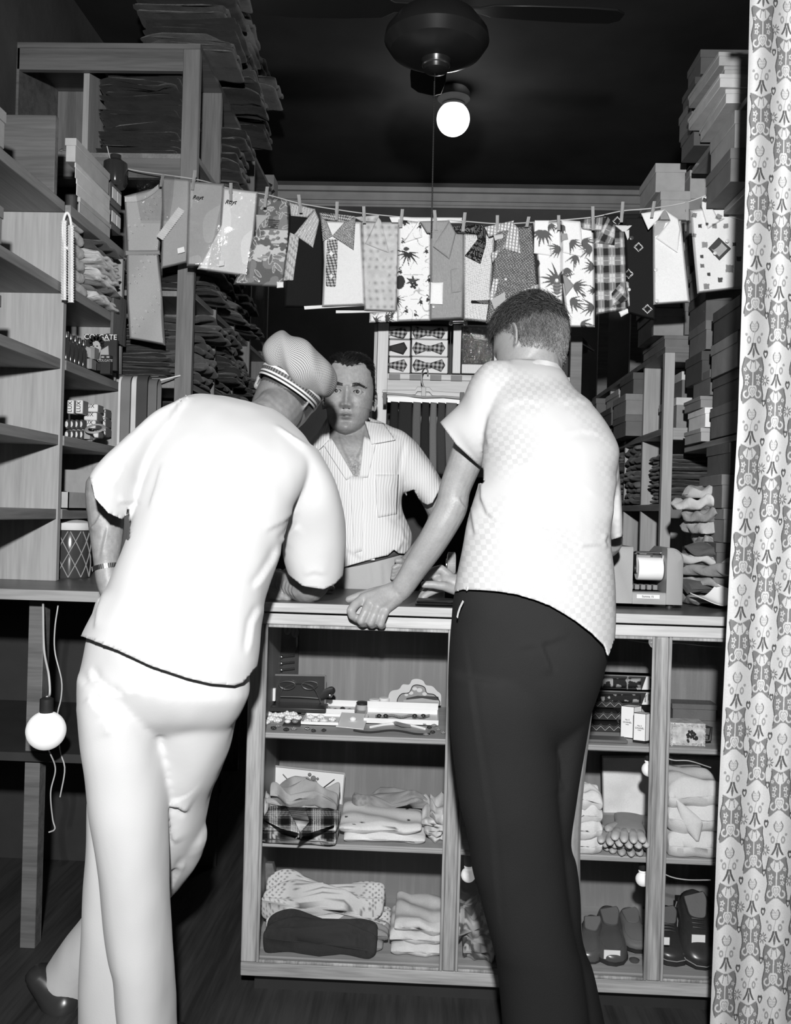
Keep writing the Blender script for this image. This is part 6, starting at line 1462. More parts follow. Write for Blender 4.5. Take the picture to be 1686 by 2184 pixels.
# 2 blouse with lace
Y = LY(375)-.035; t = gthing('blouse', 'grey blouse with diagonal lace, folded between the dress and the packed shirts', 'blouse', 380, 385, Y)
patch('body', [(344, 378), (346, 460), (343, 573)], [(412, 383), (404, 460), (399, 560)], Y, flat(.25), t, .02, wav=.008)
R_ = []
for i in range(34):
    u = i/33; x = 340+47*u; y = 508-62*u; w = 8+2*(i % 2); R_.append([P(x-w*.75, y-w*.5, Y-.03-.003*(i % 2)), P(x+w*.75, y+w*.5, Y-.03+.003*(i % 2)), P(x+w*.75, y+w*.5, Y-.022), P(x-w*.75, y-w*.5, Y-.022)])
MB().rings(R_).build('lace_band', LT[1], t, smooth=0)
patch('price_tag', [(378, 530), (379, 541)], [(392, 526), (394, 537)], Y-.028, .6, t, .002)
def wrapper(quad, Y, parent):
    patch('cellophane', quad[0], quad[1], Y, .5, parent, .014, CELL, 4.0, .006)
wrapper(([(292, 368), (290, 420), (300, 470)], [(372, 374), (368, 420), (360, 470)]), Y-.03, t)
# 3, 4 packed shirts
Y = LY(440)-.03; t = gthing('packed_shirt', 'grey shirt packed in cellophane with a script label, left of the white packed one', 'shirt', 440, 390, Y)
patch('body', [(402, 386), (400, 480), (398, 567)], [(477, 392), (473, 480), (470, 569)], Y, flat(.34), t, .022)
text('script_label', 'Royt', M_ink, .020, P(421, 421, Y-.030), t, shear=.45); wrapper(([(400, 382), (396, 570)], [(480, 390), (472, 573)]), Y-.026, t)
patch('price_tag', [(467, 556), (467, 568)], [(478, 556), (478, 566)], Y-.046, .6, t, .002)
Y = LY(510)-.02; t = gthing('packed_shirt', 'white shirt packed in cellophane with a script label, larger of the packed pair', 'shirt', 510, 403, Y)
patch('body', [(476, 400), (470, 480), (420, 574)], [(549, 409), (541, 500), (528, 590)], Y, flat(.62), t, .022)
text('script_label', 'Royt', M_ink, .021, P(491, 431, Y-.030), t, shear=.45); wrapper(([(478, 398), (440, 580)], [(551, 406), (531, 593)]), Y-.026, t)
# 5 palm print
Y = LY(575); t = gthing('print_shirt', 'shirt with dense palm leaf and pineapple print, right of the packed white shirt', 'shirt', 580, 420, Y)
def pp5(x, y):
    c = Ink(x, y, .10); c.put(vnoise2(x, y, .06, 4) > .55, .17)
    c.put((vnoise2(x*.8+y*.5, y-x*.4, .16, 5) > .5) & (y > 488) & (y < 560) & ((np.abs(y-505) < 14) | (np.abs(y-540) < 18)), .42)
    rng = np.random.default_rng(11)
    for i in range(64):
        cx, cy = rng.uniform(500, 616), rng.uniform(418, 612)
        if 490 < cy < 548 and cx > 560: continue
        a = rng.uniform(0, 360); r = rng.uniform(7, 13); c.ell(cx, cy, r, r*.36, a, .42); c.ell(cx, cy, r*.86, r*.26, a, rng.uniform(.10, .22))
    for k in range(5): c.ell(582, 470+4*k, 15-k, 1.6, 5, .04)
    return c.c
patch('body', [(551, 420), (543, 500), (497, 607)], [(614, 426), (616, 500), (604, 613)], Y, pp5, t, .02)
patch('price_tag', [(590, 601), (590, 614)], [(604, 601), (604, 613)], Y-.023, .62, t, .002); button(557, 545, Y-.02, t); button(552, 600, Y-.02, t)
patch('collar_wing', [(546, 458), (546, 500)], [(578, 458), (552, 480)], Y-.022, .32, t, .004)
# 6 black with striped collar
Y = LY(650)-.012; t = gthing('dark_shirt', 'black shirt with striped collar and front band', 'shirt', 650, 440, Y)
def st6(x, y):
    u = x+.22*y; v = (u/6.0) % 1; return np.where(v < .18, .55, np.where(v < .5, .22, np.where(v < .62, .48, .27)))
def st6b(x, y):
    u = x*.86+.5*y; v = (u/6.0) % 1; return np.where(v < .2, .58, np.where(v < .5, .24, np.where(v < .62, .5, .28)))
patch('body', [(616, 456), (612, 540), (605, 655)], [(686, 468), (690, 540), (688, 657)], Y, flat(.008), t, .022)
patch('front_band', [(618, 496), (612, 540), (604, 598)], [(637, 504), (634, 540), (626, 599)], Y-.022, st6, t, .004)
patch('collar_back', [(617, 432), (620, 460)], [(672, 446), (655, 464)], Y-.020, st6, t, .006)
patch('collar_wing', [(671, 446), (627, 500)], [(681, 470), (667, 528)], Y-.028, st6b, t, .006); button(626, 528, Y-.027, t, .004, .3); button(620, 572, Y-.027, t, .004, .3)
# 7 white with dotted collar
Y = LY(730)-.03; t = gthing('white_shirt', 'white shirt with dark dotted collar and front band', 'shirt', 730, 450, Y)
def dots7(x, y): u, v = (x+y*.1)*.62, (y-x*.1)*.62; return np.where((np.sin(u*math.pi)*np.sin(v*math.pi) > .35) | (np.sin(u*math.pi)*np.sin(v*math.pi) < -.35), .36, .045)
patch('body', [(688, 470), (690, 560), (686, 655)], [(770, 473), (774, 560), (778, 651)], Y, flat(.56), t, .024)
patch('backing_sheet', [(648, 653), (649, 660)], [(778, 645), (776, 652)], Y+.004, .6, t, .002)
patch('front_band', [(697, 510), (695, 560), (693, 612)], [(720, 511), (719, 560), (717, 614)], Y-.024, dots7, t, .004)
patch('collar_back', [(680, 452), (684, 468)], [(757, 461), (752, 476)], Y-.020, dots7, t, .006)
patch('collar_wing', [(682, 456), (688, 514)], [(697, 474), (709, 503)], Y-.027, dots7, t, .005)
patch('collar_wing', [(734, 474), (708, 503)], [(758, 464), (754, 534)], Y-.029, dots7, t, .006)
for yy in (541, 589): patch('button', [(701, yy), (706, yy+6)], [(706, yy-6), (711, yy)], Y-.030, .6, t, .002)
# 8 pale mottled
Y = LY(810)-.012; t = gthing('mottled_shirt', 'pale shirt with faint mottled dots, right of the dotted-collar shirt', 'shirt', 811, 462, Y)
def mot8(x, y): return .40+.10*(vnoise2(x, y, .12, 8)-.5)-.16*np.exp(-(((x+3*np.sin(y/18)) % 15-7.5)**2+((y) % 17-8.5)**2)/14.)*(vnoise2(x, y, .05, 9) > .35)
patch('body', [(770, 472), (772, 560), (776, 663)], [(852, 474), (850, 560), (845, 665)], Y, mot8, t, .022)
patch('backing_sheet', [(716, 662), (716, 668)], [(846, 662), (845, 666)], Y+.006, .55, t, .002)
patch('collar_wing', [(806, 462), (778, 520)], [(812, 470), (830, 540)], Y-.026, mot8, t, .005); patch('collar_back', [(754, 463), (770, 472)], [(808, 458), (806, 474)], Y-.02, mot8, t, .005)
# 9 flamingo print
Y = LY(880)-.028; t = gthing('print_shirt', 'white shirt printed with dark birds and hibiscus, between the mottled and the plain grey shirt', 'shirt', 880, 465, Y)
def fl9(x, y):
    c = Ink(x, y, .62); c.put(np.abs(np.sin(vnoise2(x, y, .045, 3)*9)) < .09, .34)
    def bird(bx, by, s, f=1):
        c.ell(bx, by, 5*s, 3*s, 35*f, .03); 
        for k in range(9): a = k/8; c.ell(bx+f*(3*s-5*s*math.sin(a*3)), by-3*s-9*s*a, 1.1*s, 1.3*s, 0, .03)
        c.leaf(bx, by+2*s, bx-2*f*s, by+13*s, .7*s, .10); c.leaf(bx-4*f*s, by, bx-9*f*s, by+5*s, 1.6*s, .03)
    for b_ in ((909, 537, .9, 1), (914, 598, .9, 1), (897, 645, .9, 1), (912, 640, .9, -1), (866, 664, .9, 1), (886, 672, .8, -1), (853, 580, .9, 1), (895, 484, .8, 1), (858, 516, .7, -1)): bird(*b_)
    c.frond(870, 540, 30, 95, 9, .03, 210, 2.6, .15); c.ell(866, 531, 6, 4, 0, .05)
    c.frond(862, 472, 13, 60, 7, .03, 260, 3)
    for k in range(5): a = k*1.256; c.ell(882+5*math.cos(a), 608+5*math.sin(a), 4, 3, math.degrees(a), .03)
    for a in (-90, -150, -20, 160): c.leaf(880, 600, 880+16*math.cos(math.radians(a)), 600+14*math.sin(math.radians(a)), 4, .05)
    c.ell(852, 602, 11, 15, 10, .03); c.frond(842, 640, 22, 10, 7, .05, 120, 2); c.frond(822, 680, 26, -10, 8, .05, 160, 2.2); c.frond(800, 684, 18, -30, 6, .05, 160, 2); c.frond(838, 672, 15, 200, 6, .05, 160, 2); c.put((np.abs(y-586) < .8) & (np.abs(x-880) < 20), .35)
    return c.c
patch('body', [(849, 468), (846, 600), (842, 668), (786, 670), (787, 687)][:2]+[(846, 686)], [(919, 476), (919, 580), (918, 684)], Y, fl9, t, .022)
patch('shirt_tail', [(788, 668), (787, 688)], [(850, 664), (850, 686)], Y+.006, fl9, t, .010)
patch('collar_wing', [(893, 470), (857, 520)], [(897, 478), (900, 505)], Y-.026, fl9, t, .004)
patch('collar_back', [(830, 463), (835, 474)], [(985, 464), (985, 476)], Y+.008, .60, t, .004)
# 10 plain grey
Y = LY(950)-.036; t = gthing('plain_shirt', 'plain mid grey shirt with a blank white tag', 'shirt', 952, 470, Y)
pg = lambda x, y: .23+.05*(vnoise2(x*3, y*.6, .5, 6)-.5)
patch('body', [(917, 490), (917, 580), (916, 683)], [(990, 497), (990, 580), (987, 680)], Y, pg, t, .024, wav=.006)
patch('collar_back', [(895, 472), (910, 496)], [(958, 470), (950, 500)], Y-.018, pg, t, .006)
patch('collar_wing', [(958, 471), (923, 525)], [(972, 497), (958, 553)], Y-.030, pg, t, .006)
patch('pocket_flap', [(960, 575), (962, 625)], [(985, 570), (984, 622)], Y-.026, pg, t, .004)
patch('price_tag', [(918, 602), (917, 648)], [(945, 602), (943, 649)], Y-.029, .72, t, .002); button(924, 590, Y-.026, t); button(924, 655, Y-.026, t)
# 11 tiny dots, black collar
Y = LY(1020)-.024; t = gthing('dotted_shirt', 'white pin-dotted shirt with a black dotted collar', 'shirt', 1018, 472, Y)
def pd11(x, y): return np.where((((x*.55) % 1)-.5)**2+(((y*.5+.5*np.floor(x*.55)) % 1)-.5)**2 < .05, .12, .52)
def pk11(x, y): return np.where((((x*.4) % 1)-.5)**2+(((y*.4+.5*np.floor(x*.4)) % 1)-.5)**2 < .035, .4, .008)
patch('body', [(988, 497), (988, 600), (988, 682)], [(1056, 500), (1048, 600), (1043, 688)], Y, pd11, t, .022)
patch('collar_back', [(962, 482), (975, 498)], [(1032, 480), (1024, 500)], Y-.02, pk11, t, .006)
patch('collar_wing', [(1010, 478), (1018, 510), (991, 545)], [(1036, 486), (1036, 520), (1024, 562)], Y-.028, pk11, t, .006)
patch('pocket_trim', [(1003, 640), (1003, 648)], [(1043, 640), (1042, 649)], Y-.024, pk11, t, .003)
# 12 houndstooth with gingham collar
Y = LY(1095)-.036; t = gthing('checked_shirt', 'dark hounds-tooth shirt with a pale gingham collar, above the young man\'s head', 'shirt', 1095, 478, Y)
def ht12(x, y): u, v = x+.12*y, y-.12*x; a = np.sin(u*.95)*np.sin(v*.95); return np.where(a > .28, .30, np.where(a < -.45, .20, .012))
def gg12(x, y): u, v = x+.1*y, y-.2*x; return .22+.28*((np.sin(u*.9) > -.2)*1.)*((np.sin(v*.9) > -.2)*1.)+.12*(np.sin(u*.9) > -.2)
patch('body', [(1058, 490), (1050, 580), (1035, 690)], [(1134, 480), (1142, 560), (1152, 690)], Y, ht12, t, .024)
patch('collar_back', [(1033, 484), (1042, 505)], [(1096, 470), (1090, 490)], Y-.018, gg12, t, .006)
patch('collar_wing', [(1090, 472), (1071, 530)], [(1105, 486), (1110, 541)], Y-.030, gg12, t, .006); patch('collar_wing', [(1046, 540), (1050, 560)], [(1066, 530), (1062, 545)], Y-.028, gg12, t, .004)
patch('pocket_trim', [(1113, 618), (1116, 632)], [(1147, 606), (1149, 620)], Y-.026, gg12, t, .003); patch('front_band', [(1052, 595), (1040, 640)], [(1064, 594), (1052, 640)], Y-.026, gg12, t, .003)
patch('woven_label', [(1052, 502), (1055, 513)], [(1073, 498), (1075, 509)], Y-.024, .42, t, .002); patch('swing_label', [(1046, 640), (1054, 660)], [(1076, 622), (1078, 640)], Y-.032, .33, t, .002); button(1078, 596, Y-.026, t)
# 13/14 pineapple print
Y = LY(1190)-.03; t = gthing('print_shirt', 'white shirt printed with pineapples and pointed leaves', 'shirt', 1195, 475, Y)
def pi13(x, y):
    c = Ink(x, y, .64); D = .085
    c.frond(1157, 492, 34, 95, 9, D, 150, 4.5, .2); c.frond(1188, 600, 38, -95, 11, D, 200, 4.5, .22); c.ell(1187, 612, 8, 17, 0, .16)
    for k in range(5): c.leaf(1187, 606+7*k, 1173, 600+7*k, 2, D); c.leaf(1187, 606+7*k, 1201, 600+7*k, 2, D)
    c.ell(1187, 598, 3.5, 3.5, 0, .6)
    for (ax, ay, ang, n, r) in ((1206, 572, 70, 7, 24), (1222, 610, 5, 7, 34), (1240, 515, 15, 7, 30), (1215, 515, 30, 6, 28), (1262, 530, 170, 7, 30), (1266, 570, 190, 6, 26), (1228, 545, 110, 5, 30), (1215, 640, 20, 5, 32), (1266, 655, 175, 6, 30), (1222, 650, 0, 4, 26), (1238, 690, 15, 4, 34), (1172, 478, 60, 6, 20), (1200, 480, 110, 6, 24), (1195, 530, 170, 7, 28), (1150, 560, 170, 4, 20), (1268, 620, 185, 5, 16)): c.frond(ax, ay, r, ang, n, D, 100, 3.4, .2)
    c.ell(1244, 629, 6, 2.5, 30, D); return c.c
patch('left_front', [(1136, 474), (1146, 560), (1150, 640)], [(1196, 472), (1197, 560), (1200, 690)], Y, pi13, t, .022)
patch('right_front', [(1196, 474), (1196, 580), (1210, 698)], [(1266, 490), (1268, 590), (1268, 698)], Y-.004, pi13, t, .024)
patch('collar_wing', [(1140, 470), (1138, 540)], [(1170, 470), (1176, 546)], Y-.026, pi13, t, .005)
patch('collar_wing', [(1196, 468), (1200, 538)], [(1238, 472), (1243, 548)], Y-.030, pi13, t, .006)
patch('swing_label', [(1200, 588), (1206, 632)], [(1206, 588), (1224, 609)], Y-.030, .22, t, .003); patch('woven_label', [(1196, 498), (1197, 514)], [(1210, 496), (1211, 511)], Y-.037, .25, t, .002)
# 15 plaid
Y = LY(1300)-.018; t = gthing('plaid_shirt', 'grey plaid shirt with one short sleeve sticking out', 'shirt', 1297, 468, Y)
def pl(x, y, a=0.0, pu=25., pv=37.):
    ca, sa = math.cos(a), math.sin(a); u, v = x*ca+y*sa, -x*sa+y*ca; bu, bv = ((u/pu) % 1), ((v/pv) % 1); g = .20-.11*(bu < .42)*1.-.11*(bv < .42)*1.+.20*((bu > .5) & (bu < .95))*((bv > .5) & (bv < .95))+.06*((bu > .5) | (bv > .5)); g = np.where((np.abs(bu-.72) < .03) | (np.abs(bv-.72) < .02), .35, g); return np.clip(g, .02, .6)
patch('body', [(1264, 490), (1268, 580), (1271, 671)], [(1331, 492), (1334, 580), (1336, 661)], Y, lambda x, y: pl(x, y, -.02), t, .022)
patch('collar_back', [(1236, 468), (1242, 488)], [(1292, 462), (1288, 492)], Y-.018, lambda x, y: pl(x, y, .1), t, .006)
patch('collar_wing', [(1296, 463), (1268, 518)], [(1312, 480), (1310, 523)], Y-.028, lambda x, y: pl(x, y, .45), t, .006)
patch('pocket', [(1304, 625), (1305, 655)], [(1324, 602), (1338, 640)], Y-.026, lambda x, y: pl(x, y, .75), t, .004)
patch('sleeve', [(1334, 601), (1338, 660)], [(1350, 594), (1367, 645)], Y-.012, lambda x, y: pl(x, y, -.35), t, .012); button(1341, 618, Y-.024, t, .005, .6)
patch('price_tag', [(1319, 665), (1324, 676)], [(1345, 655), (1350, 662)], Y-.008, .62, t, .002)
# 16 black with dotted diamonds
Y = LY(1360)-.004; t = gthing('dark_shirt', 'black shirt with small dotted diamond motifs', 'shirt', 1350, 455, Y)
def dm16(x, y):
    c = Ink(x, y, .010)
    for (cx, cy) in ((1361, 527), (1340, 584), (1380, 659), (1316, 472)):
        for k in range(4):
            for q in range(4):
                u = q/4.; a, b = [(0, -9), (9, 0), (0, 9), (-9, 0)][k], [(9, 0), (0, 9), (-9, 0), (0, -9)][k]; c.ell(cx+a[0]*(1-u)+b[0]*u, cy+a[1]*(1-u)+b[1]*u, 1.2, 1.2, 0, .5)
    return c.c
patch('body', [(1330, 462), (1334, 560), (1338, 668)], [(1392, 462), (1396, 560), (1398, 684)], Y, dm16, t, .022)
patch('collar_back', [(1288, 458), (1300, 478)], [(1368, 456), (1350, 480)], Y-.012, dm16, t, .006); patch('collar_label', [(1310, 480), (1326, 494)], [(1347, 481), (1334, 494)], Y-.020, .5, t, .003)
patch('ribbon', [(1332, 494), (1338, 512)], [(1341, 490), (1341, 506)], Y-.022, .5, t, .003); button(1380, 573, Y-.02, t, .007, .05); button(1346, 508, Y-.02, t, .007, .05)
# 17 plain white
Y = LY(1420)-.02; t = gthing('white_shirt', 'plain white shirt with a rounded open collar, near the right end of the line', 'shirt', 1415, 450, Y)
patch('body', [(1392, 470), (1392, 560), (1393, 650)], [(1452, 470), (1461, 560), (1471, 645)], Y, flat(.60), t, .024)
patch('collar_wing', [(1367, 455), (1382, 490)], [(1418, 446), (1402, 470)], Y-.020, flat(.60), t, .006)
patch('collar_wing', [(1418, 447), (1428, 470), (1398, 508)], [(1446, 466), (1450, 490), (1444, 538)], Y-.028, flat(.60), t, .006)
patch('neck_lining', [(1396, 474), (1394, 506)], [(1424, 470), (1410, 500)], Y-.023, .30, t, .002); button(1398, 576, Y-.024, t, .006, .6); button(1400, 642, Y-.024, t, .006, .6)
# 18 white with scattered squares
Y = LY(1530)-.02; t = gthing('print_shirt', 'white shirt scattered with small grey squares and a diamond label, last on the line', 'shirt', 1534, 410, Y)
def sq18(x, y):
    c = Ink(x, y, .58)
    for (cx, cy, r, g, a) in ((1480, 459, 5, .16, .2), (1492, 482, 4, .05, 0), (1480, 502, 4, .2, .2), (1502, 522, 6, .2, 0), (1496, 547, 3.5, .05, 0), (1497, 567, 4, .12, 0), (1511, 585, 3.5, .04, 0), (1506, 611, 6, .18, 0), (1535, 597, 5, .06, 0), (1555, 573, 8, .2, .05), (1565, 521, 4, .08, 0), (1575, 552, 5, .12, 0), (1523, 482, 5, .17, 0), (1547, 482, 5, .17, 0), (1502, 427, 4.5, .05, .4), (1532, 463, 6, .2, .5), (1572, 432, 4, .1, .3), (1590, 590, 5, .1, 0), (1605, 540, 6, .15, 0), (1600, 480, 4, .06, 0), (1620, 600, 6, .2, 0), (1507, 478, 3, .06, 0)):
        u, v = (x-cx)*math.cos(a)+(y-cy)*math.sin(a), -(x-cx)*math.sin(a)+(y-cy)*math.cos(a); c.put((np.abs(u) < r) & (np.abs(v) < r), g)
    return c.c
patch('body', [(1471, 448), (1478, 530), (1487, 626)], [(1640, 425), (1640, 520), (1640, 608)], Y, sq18, t, .026)
patch('collar_wing', [(1497, 420), (1496, 440), (1508, 489)], [(1512, 430), (1530, 465), (1545, 466)], Y-.030, sq18, t, .006)
patch('collar_back', [(1497, 420), (1512, 445)], [(1582, 406), (1570, 450)], Y-.022, sq18, t, .006); patch('collar_wing', [(1582, 406), (1552, 462)], [(1610, 420), (1600, 474)], Y-.028, sq18, t, .006)
patch('diamond_label', [(1532, 506), (1510, 529)], [(1558, 530), (1534, 554)], Y-.034, .05, t, .003)
dl = MB(); dl.prism([P(1533+14*a, 530+14*b, Y-.0385) for a, b in ((0, -1.25), (1.25, 0), (0, 1.25), (-1.25, 0))], (0, .001, 0)); dl.build('label_picture', mat('print_grey', .35), t)
for (x, y) in ((1524, 540), (1550, 514)): button(x, y, Y-.036, t, .006, .6)
# pegs
PEG = [(413, 363, 405, 'the blouse and the grey packed shirt'), (492, 390, 428, 'the white packed shirt'), (567, 398, 442, 'the palm leaf shirt'), (639, 415, 454, 'the striped collar'), (718, 430, 469, 'the dark dotted collar'), (776, 440, 476, 'the pale mottled shirt'), (856, 446, 485, 'the bird print shirt'), (928, 448, 491, 'the plain grey shirt'), (989, 453, 494, 'the black dotted collar'), (1060, 459, 497, 'the gingham collar'), (1125, 462, 484, 'the left edge of the pineapple shirt'), (1191, 459, 491, 'the middle of the pineapple shirt'), (1264, 440, 491, 'the plaid shirt'), (1326, 430, 474, 'the diamond motif shirt'), (1392, 429, 464, 'the plain white shirt'), (1465, 428, 470, 'the bare stretch of line near its right end'), (1534, 394, 428, 'the shirt with grey squares'), (345, 372, 398, 'the left dress')]
M_peg = wood('peg_wood', .20, .32, 'z', 3)
rg = np.random.default_rng(4)
for (x, y0, y1, nm) in PEG:
    Y = LY(x)-.062 if x != 1465 else LY(x); t = thing('clothes_peg', 'wooden clothes peg gripping '+nm, 'clothes peg', P(x, (y0+y1)/2, Y), 'clothes pegs on the line'); tl = rg.uniform(-3, 3)
    for s_ in (-1, 1):
        MB().rings([[P(x+a_+tl*f_, y, Y+s_*.004+s_*.003*(f_ > 0)+d_) for a_, d_ in ((-3.4, -.003), (3.4, -.003), (3.4, .003), (-3.4, .003))] for y, f_ in ((y0, 1), ((y0+y1)/2, 0), (y1, -1))]).build('prong', M_peg, t)
    MB().tube([P(x-3.8, (y0+y1)/2, Y-.002), P(x+3.8, (y0+y1)/2, Y-.002)], .0042, 8).build('spring', M_gold, t)
# ------------------------------------------------------------------ display unit behind the shopkeeper
YD_ = 3.34
du = thing('back_display', 'pale wooden display frame behind the shopkeeper, with shelf and hanging rail', 'display unit', (P(950, 1000, YD_)[0], YD_, 0))
M_pl = wood('pale_frame', .42, .54, 'z', .8); M_plx = wood('pale_board', .36, .48, 'x', .8)
dz = lambda y: P(900, y, YD_)[2]
dx = lambda x, y=800: P(x, y, YD_)[0]
MB().box((dx(803), YD_, 0), (dx(826), YD_+.03, dz(690))).build('upright', M_pl, du, bevel=.002)
MB().box((dx(795), YD_+.01, 0), (dx(802), YD_+.03, dz(690))).build('upright', wood('side_strip', .28, .36, 'z', .8), du, bevel=.001)
MB().box((dx(1215), YD_, 0), (dx(1240), YD_+.03, dz(690))).build('upright', M_pfd, du, bevel=.002)
MB().box((dx(826), YD_+.004, dz(856)), (dx(1215), YD_+.03, dz(810))).build('cross_board', M_plx, du, bevel=.001)
MB().box((dx(826), YD_-.004, dz(810)), (dx(1215), YD_+.33, dz(798))).build('shelf', M_plx, du, bevel=.001)
for i in range(6): MB().box((dx(829+i*44), YD_-.007, dz(811)), (dx(829+i*44+24), YD_-.003, dz(799.5))).build('price_strip', M_card[3], du)
MB().box((dx(795), YD_+.30, 0), (dx(1240), YD_+.33, dz(690))).build('back_board', mat('dark_board', .03), du)
MB().box((dx(795), YD_+.0, dz(690)), (dx(1240), YD_+.33, dz(683))).build('top_board', M_dk, du)
MB().box((dx(840), YD_+.20, dz(1010)), (dx(1215), YD_+.23, dz(856))).build('pale_panel', M_plx, du)
# boxed bow ties
def plaid_bow(x, y, a=0.0): return pl(x, y, a, 9., 9.)*.75
M_bowbox = mat('bow_box', .60, .6, .2, .03)
def bow(x0, x1, y0, y1, label, dark=False, half=False):
    Y = YD_+.02; lo, hi = pxbox(x0, y0, x1, y1, Y, .03); t = thing('bow_tie_box', label, 'bow tie box', (lo+hi)/2*[1, 1, 0]+[0, 0, lo[2]], 'boxed bow ties')
    mb = MB().box(lo, (hi[0], hi[1], hi[2])); mb.build('card_box', M_bowbox, t, bevel=.001)
    rim = MB(); e = .0025
    for a, b in (((lo[0], lo[2]), (hi[0], lo[2]+e)), ((lo[0], hi[2]-e), (hi[0], hi[2])), ((lo[0], lo[2]), (lo[0]+e, hi[2])), ((hi[0]-e, lo[2]), (hi[0], hi[2]))): rim.box((a[0], lo[1]-.006, a[1]), (b[0], lo[1], b[1]))
    rim.build('rim', M_card[2], t)
    cx, cy = ((x0+x1)/2-2 if not half else x0-2), (y0+y1)/2; pt = (lambda x, y: np.full(x.shape, .03)) if dark else (lambda x, y: plaid_bow(x, y, .1))
    for s_ in ((-1, 1) if not half else (1,)):
        w = 36*(.98 if not half else 1.15)
        if s_ > 0: patch('wing', [(cx+4, cy-5), (cx+4, cy+5)], [(cx+w-7, cy-13), (cx+w, cy), (cx+w-9, cy+14)], Y-.004, pt, t, .010, res=.9)
        else: patch('wing', [(cx-w+8, cy-14), (cx-w, cy), (cx-w+7, cy+14)], [(cx-4, cy-5), (cx-4, cy+5)], Y-.004, pt, t, .010, res=.9)
    patch('knot', [(cx-5, cy-6), (cx-5, cy+6)], [(cx+5, cy-5), (cx+5, cy+6)], Y-.010, pt, t, .008, res=.9)
rows = ((700, 723), (725, 760), (762, 797))
for i, (a, b) in enumerate(((697, 723), (725, 760), (762, 796))):
    bow(877, 955, a, b, 'plaid bow tie in a pale box, right column, %s row' % ['top', 'middle', 'bottom'][i])
    bow(829, 875, a, b, ['plaid bow tie half in view, left column, top row', 'plain dark bow tie half in view, left column, middle row', 'plaid bow tie half in view, left column, bottom row'][i], i == 1, True)
lo, hi = pxbox(957, 700, 963, 797, YD_+.02, .12); small(lo, hi, M_card[0], 'thin_carton', 'thin pale carton edge between the bow ties and the gift box', 'carton')
lo, hi = pxbox(828, 797.5, 957, 798.0, YD_+.02, .05)
# windowed gift box with cellophane
t = thing('gift_box', 'white gift box with a dark cellophane window, standing right of the boxed bow ties', 'box', P(1010, 796, YD_+.01))
ox0, ox1, oy0, oy1 = 964, 1064, 690, 796; Yg = YD_+.01
mb = MB()
for (a, b, c, d) in ((ox0, 690, 984, 796), (1052, 690, ox1, 796), (984, 778, 1052, 796), (984, 690, 1052, 694)): mb.box(*[np.array(q) for q in (P(a, d, Yg), P(c, b, Yg)+np.array([0, .03, 0]))])
mb.build('frame', stripe_cloth('ribbed_card', .56, .66, .006, 0), t, bevel=.002)
MB().box(P(984, 778, Yg+.022), P(1052, 694, Yg+.028)).build('dark_contents', M_dk, t)
patch('pale_insert', [(996, 696), (1010, 722)], [(1056, 696), (1046, 728)], Yg+.018, .40, t, .004)
patch('cellophane', [(984, 694), (984, 778)], [(1052, 694), (1052, 778)], Yg+.012, .5, t, .006, glassy('crinkled_cellophane', .22, .06, .95, 1.0, 60), 3.0, .004)
# rail with knobs above
o = MB().tube([P(958, 688, YD_-.03), P(994, 687, YD_-.03)], .0045, 8)
for x in (961, 992): o.ball(P(x, 689, YD_-.035), .009, 12, 8)
o.build('small_rail', M_metal, du)
# hanger with neckties
M_hang = mat('hanger_paint', .22, .4, .4); Yh = YD_-.09; t = thing('tie_hanger', 'wire and wood hanger hooked on the display shelf, carrying neckties', 'hanger', P(902, 845, Yh))
hk = [P(912, 800, Yh+.07), P(911, 789, Yh+.04), P(905, 786, Yh+.01), P(900, 795, Yh), P(899, 812, Yh), P(903, 826, Yh)]
MB().tube(crom(hk, 24), .003, 8).build('hook', M_metal, t)
MB().tube([P(815, 838, Yh), P(816, 832, Yh), P(885, 832, Yh), P(890, 825, Yh), P(915, 826, Yh), P(922, 834, Yh), P(990, 838, Yh), P(992, 844, Yh)], .0013, 7).build('wire_frame', M_hang, t)
MB().tube([P(816, 839, Yh-.01), P(860, 842, Yh-.01), P(902, 847, Yh-.01), P(945, 846, Yh-.01), P(990, 850, Yh-.01)], .0042, 10).build('bar', M_hang, t)
MB().box(P(898, 845, Yh-.018), P(908, 826, Yh-.012)).build('clasp', mat('clasp_metal', .10, .4, .5), t, bevel=.001)
for x in (816, 980): MB().box(P(x, 862, Yh-.02), P(x+9, 839, Yh+.012)).build('end_clip', M_dk, t, bevel=.001)
MB().box(P(826, 858, Yh+.002), P(980, 850, Yh+.008)).build('paper_strip', M_white, t)
TI = [(832, 850, 960, .012, 'black necktie, first from the left on the hanger'), (850, 880, 985, .016, 'wide black necktie, second on the hanger'), (880, 898, 1000, .075, 'grey necktie between two black ones on the hanger'), (899, 916, 1005, .014, 'black necktie, fourth on the hanger'), (917, 932, 1010, .10, 'lighter grey necktie right of the fourth on the hanger'), (933, 950, 1010, .030, 'dark necktie, next to last in view on the hanger'), (950, 975, 1015, .085, 'grey necktie at the right, partly behind the pale sleeve')]
for i, (a, b, yb, g, lb) in enumerate(TI):
    o = patch('necktie', [(a+1, 856+.02*(a-830)), (a-3, 920), (a-8+i, yb)], [(b-1, 857+.02*(b-830)), (b-1, 920), (b-3+i, yb+4)], Yh-.004-.004*(i % 2), (lambda g_: (lambda x, y: np.full(x.shape, g_)))(g), None, .006, wav=.003, seed=i); tag(o, lb, 'necktie', 'neckties on the hanger')
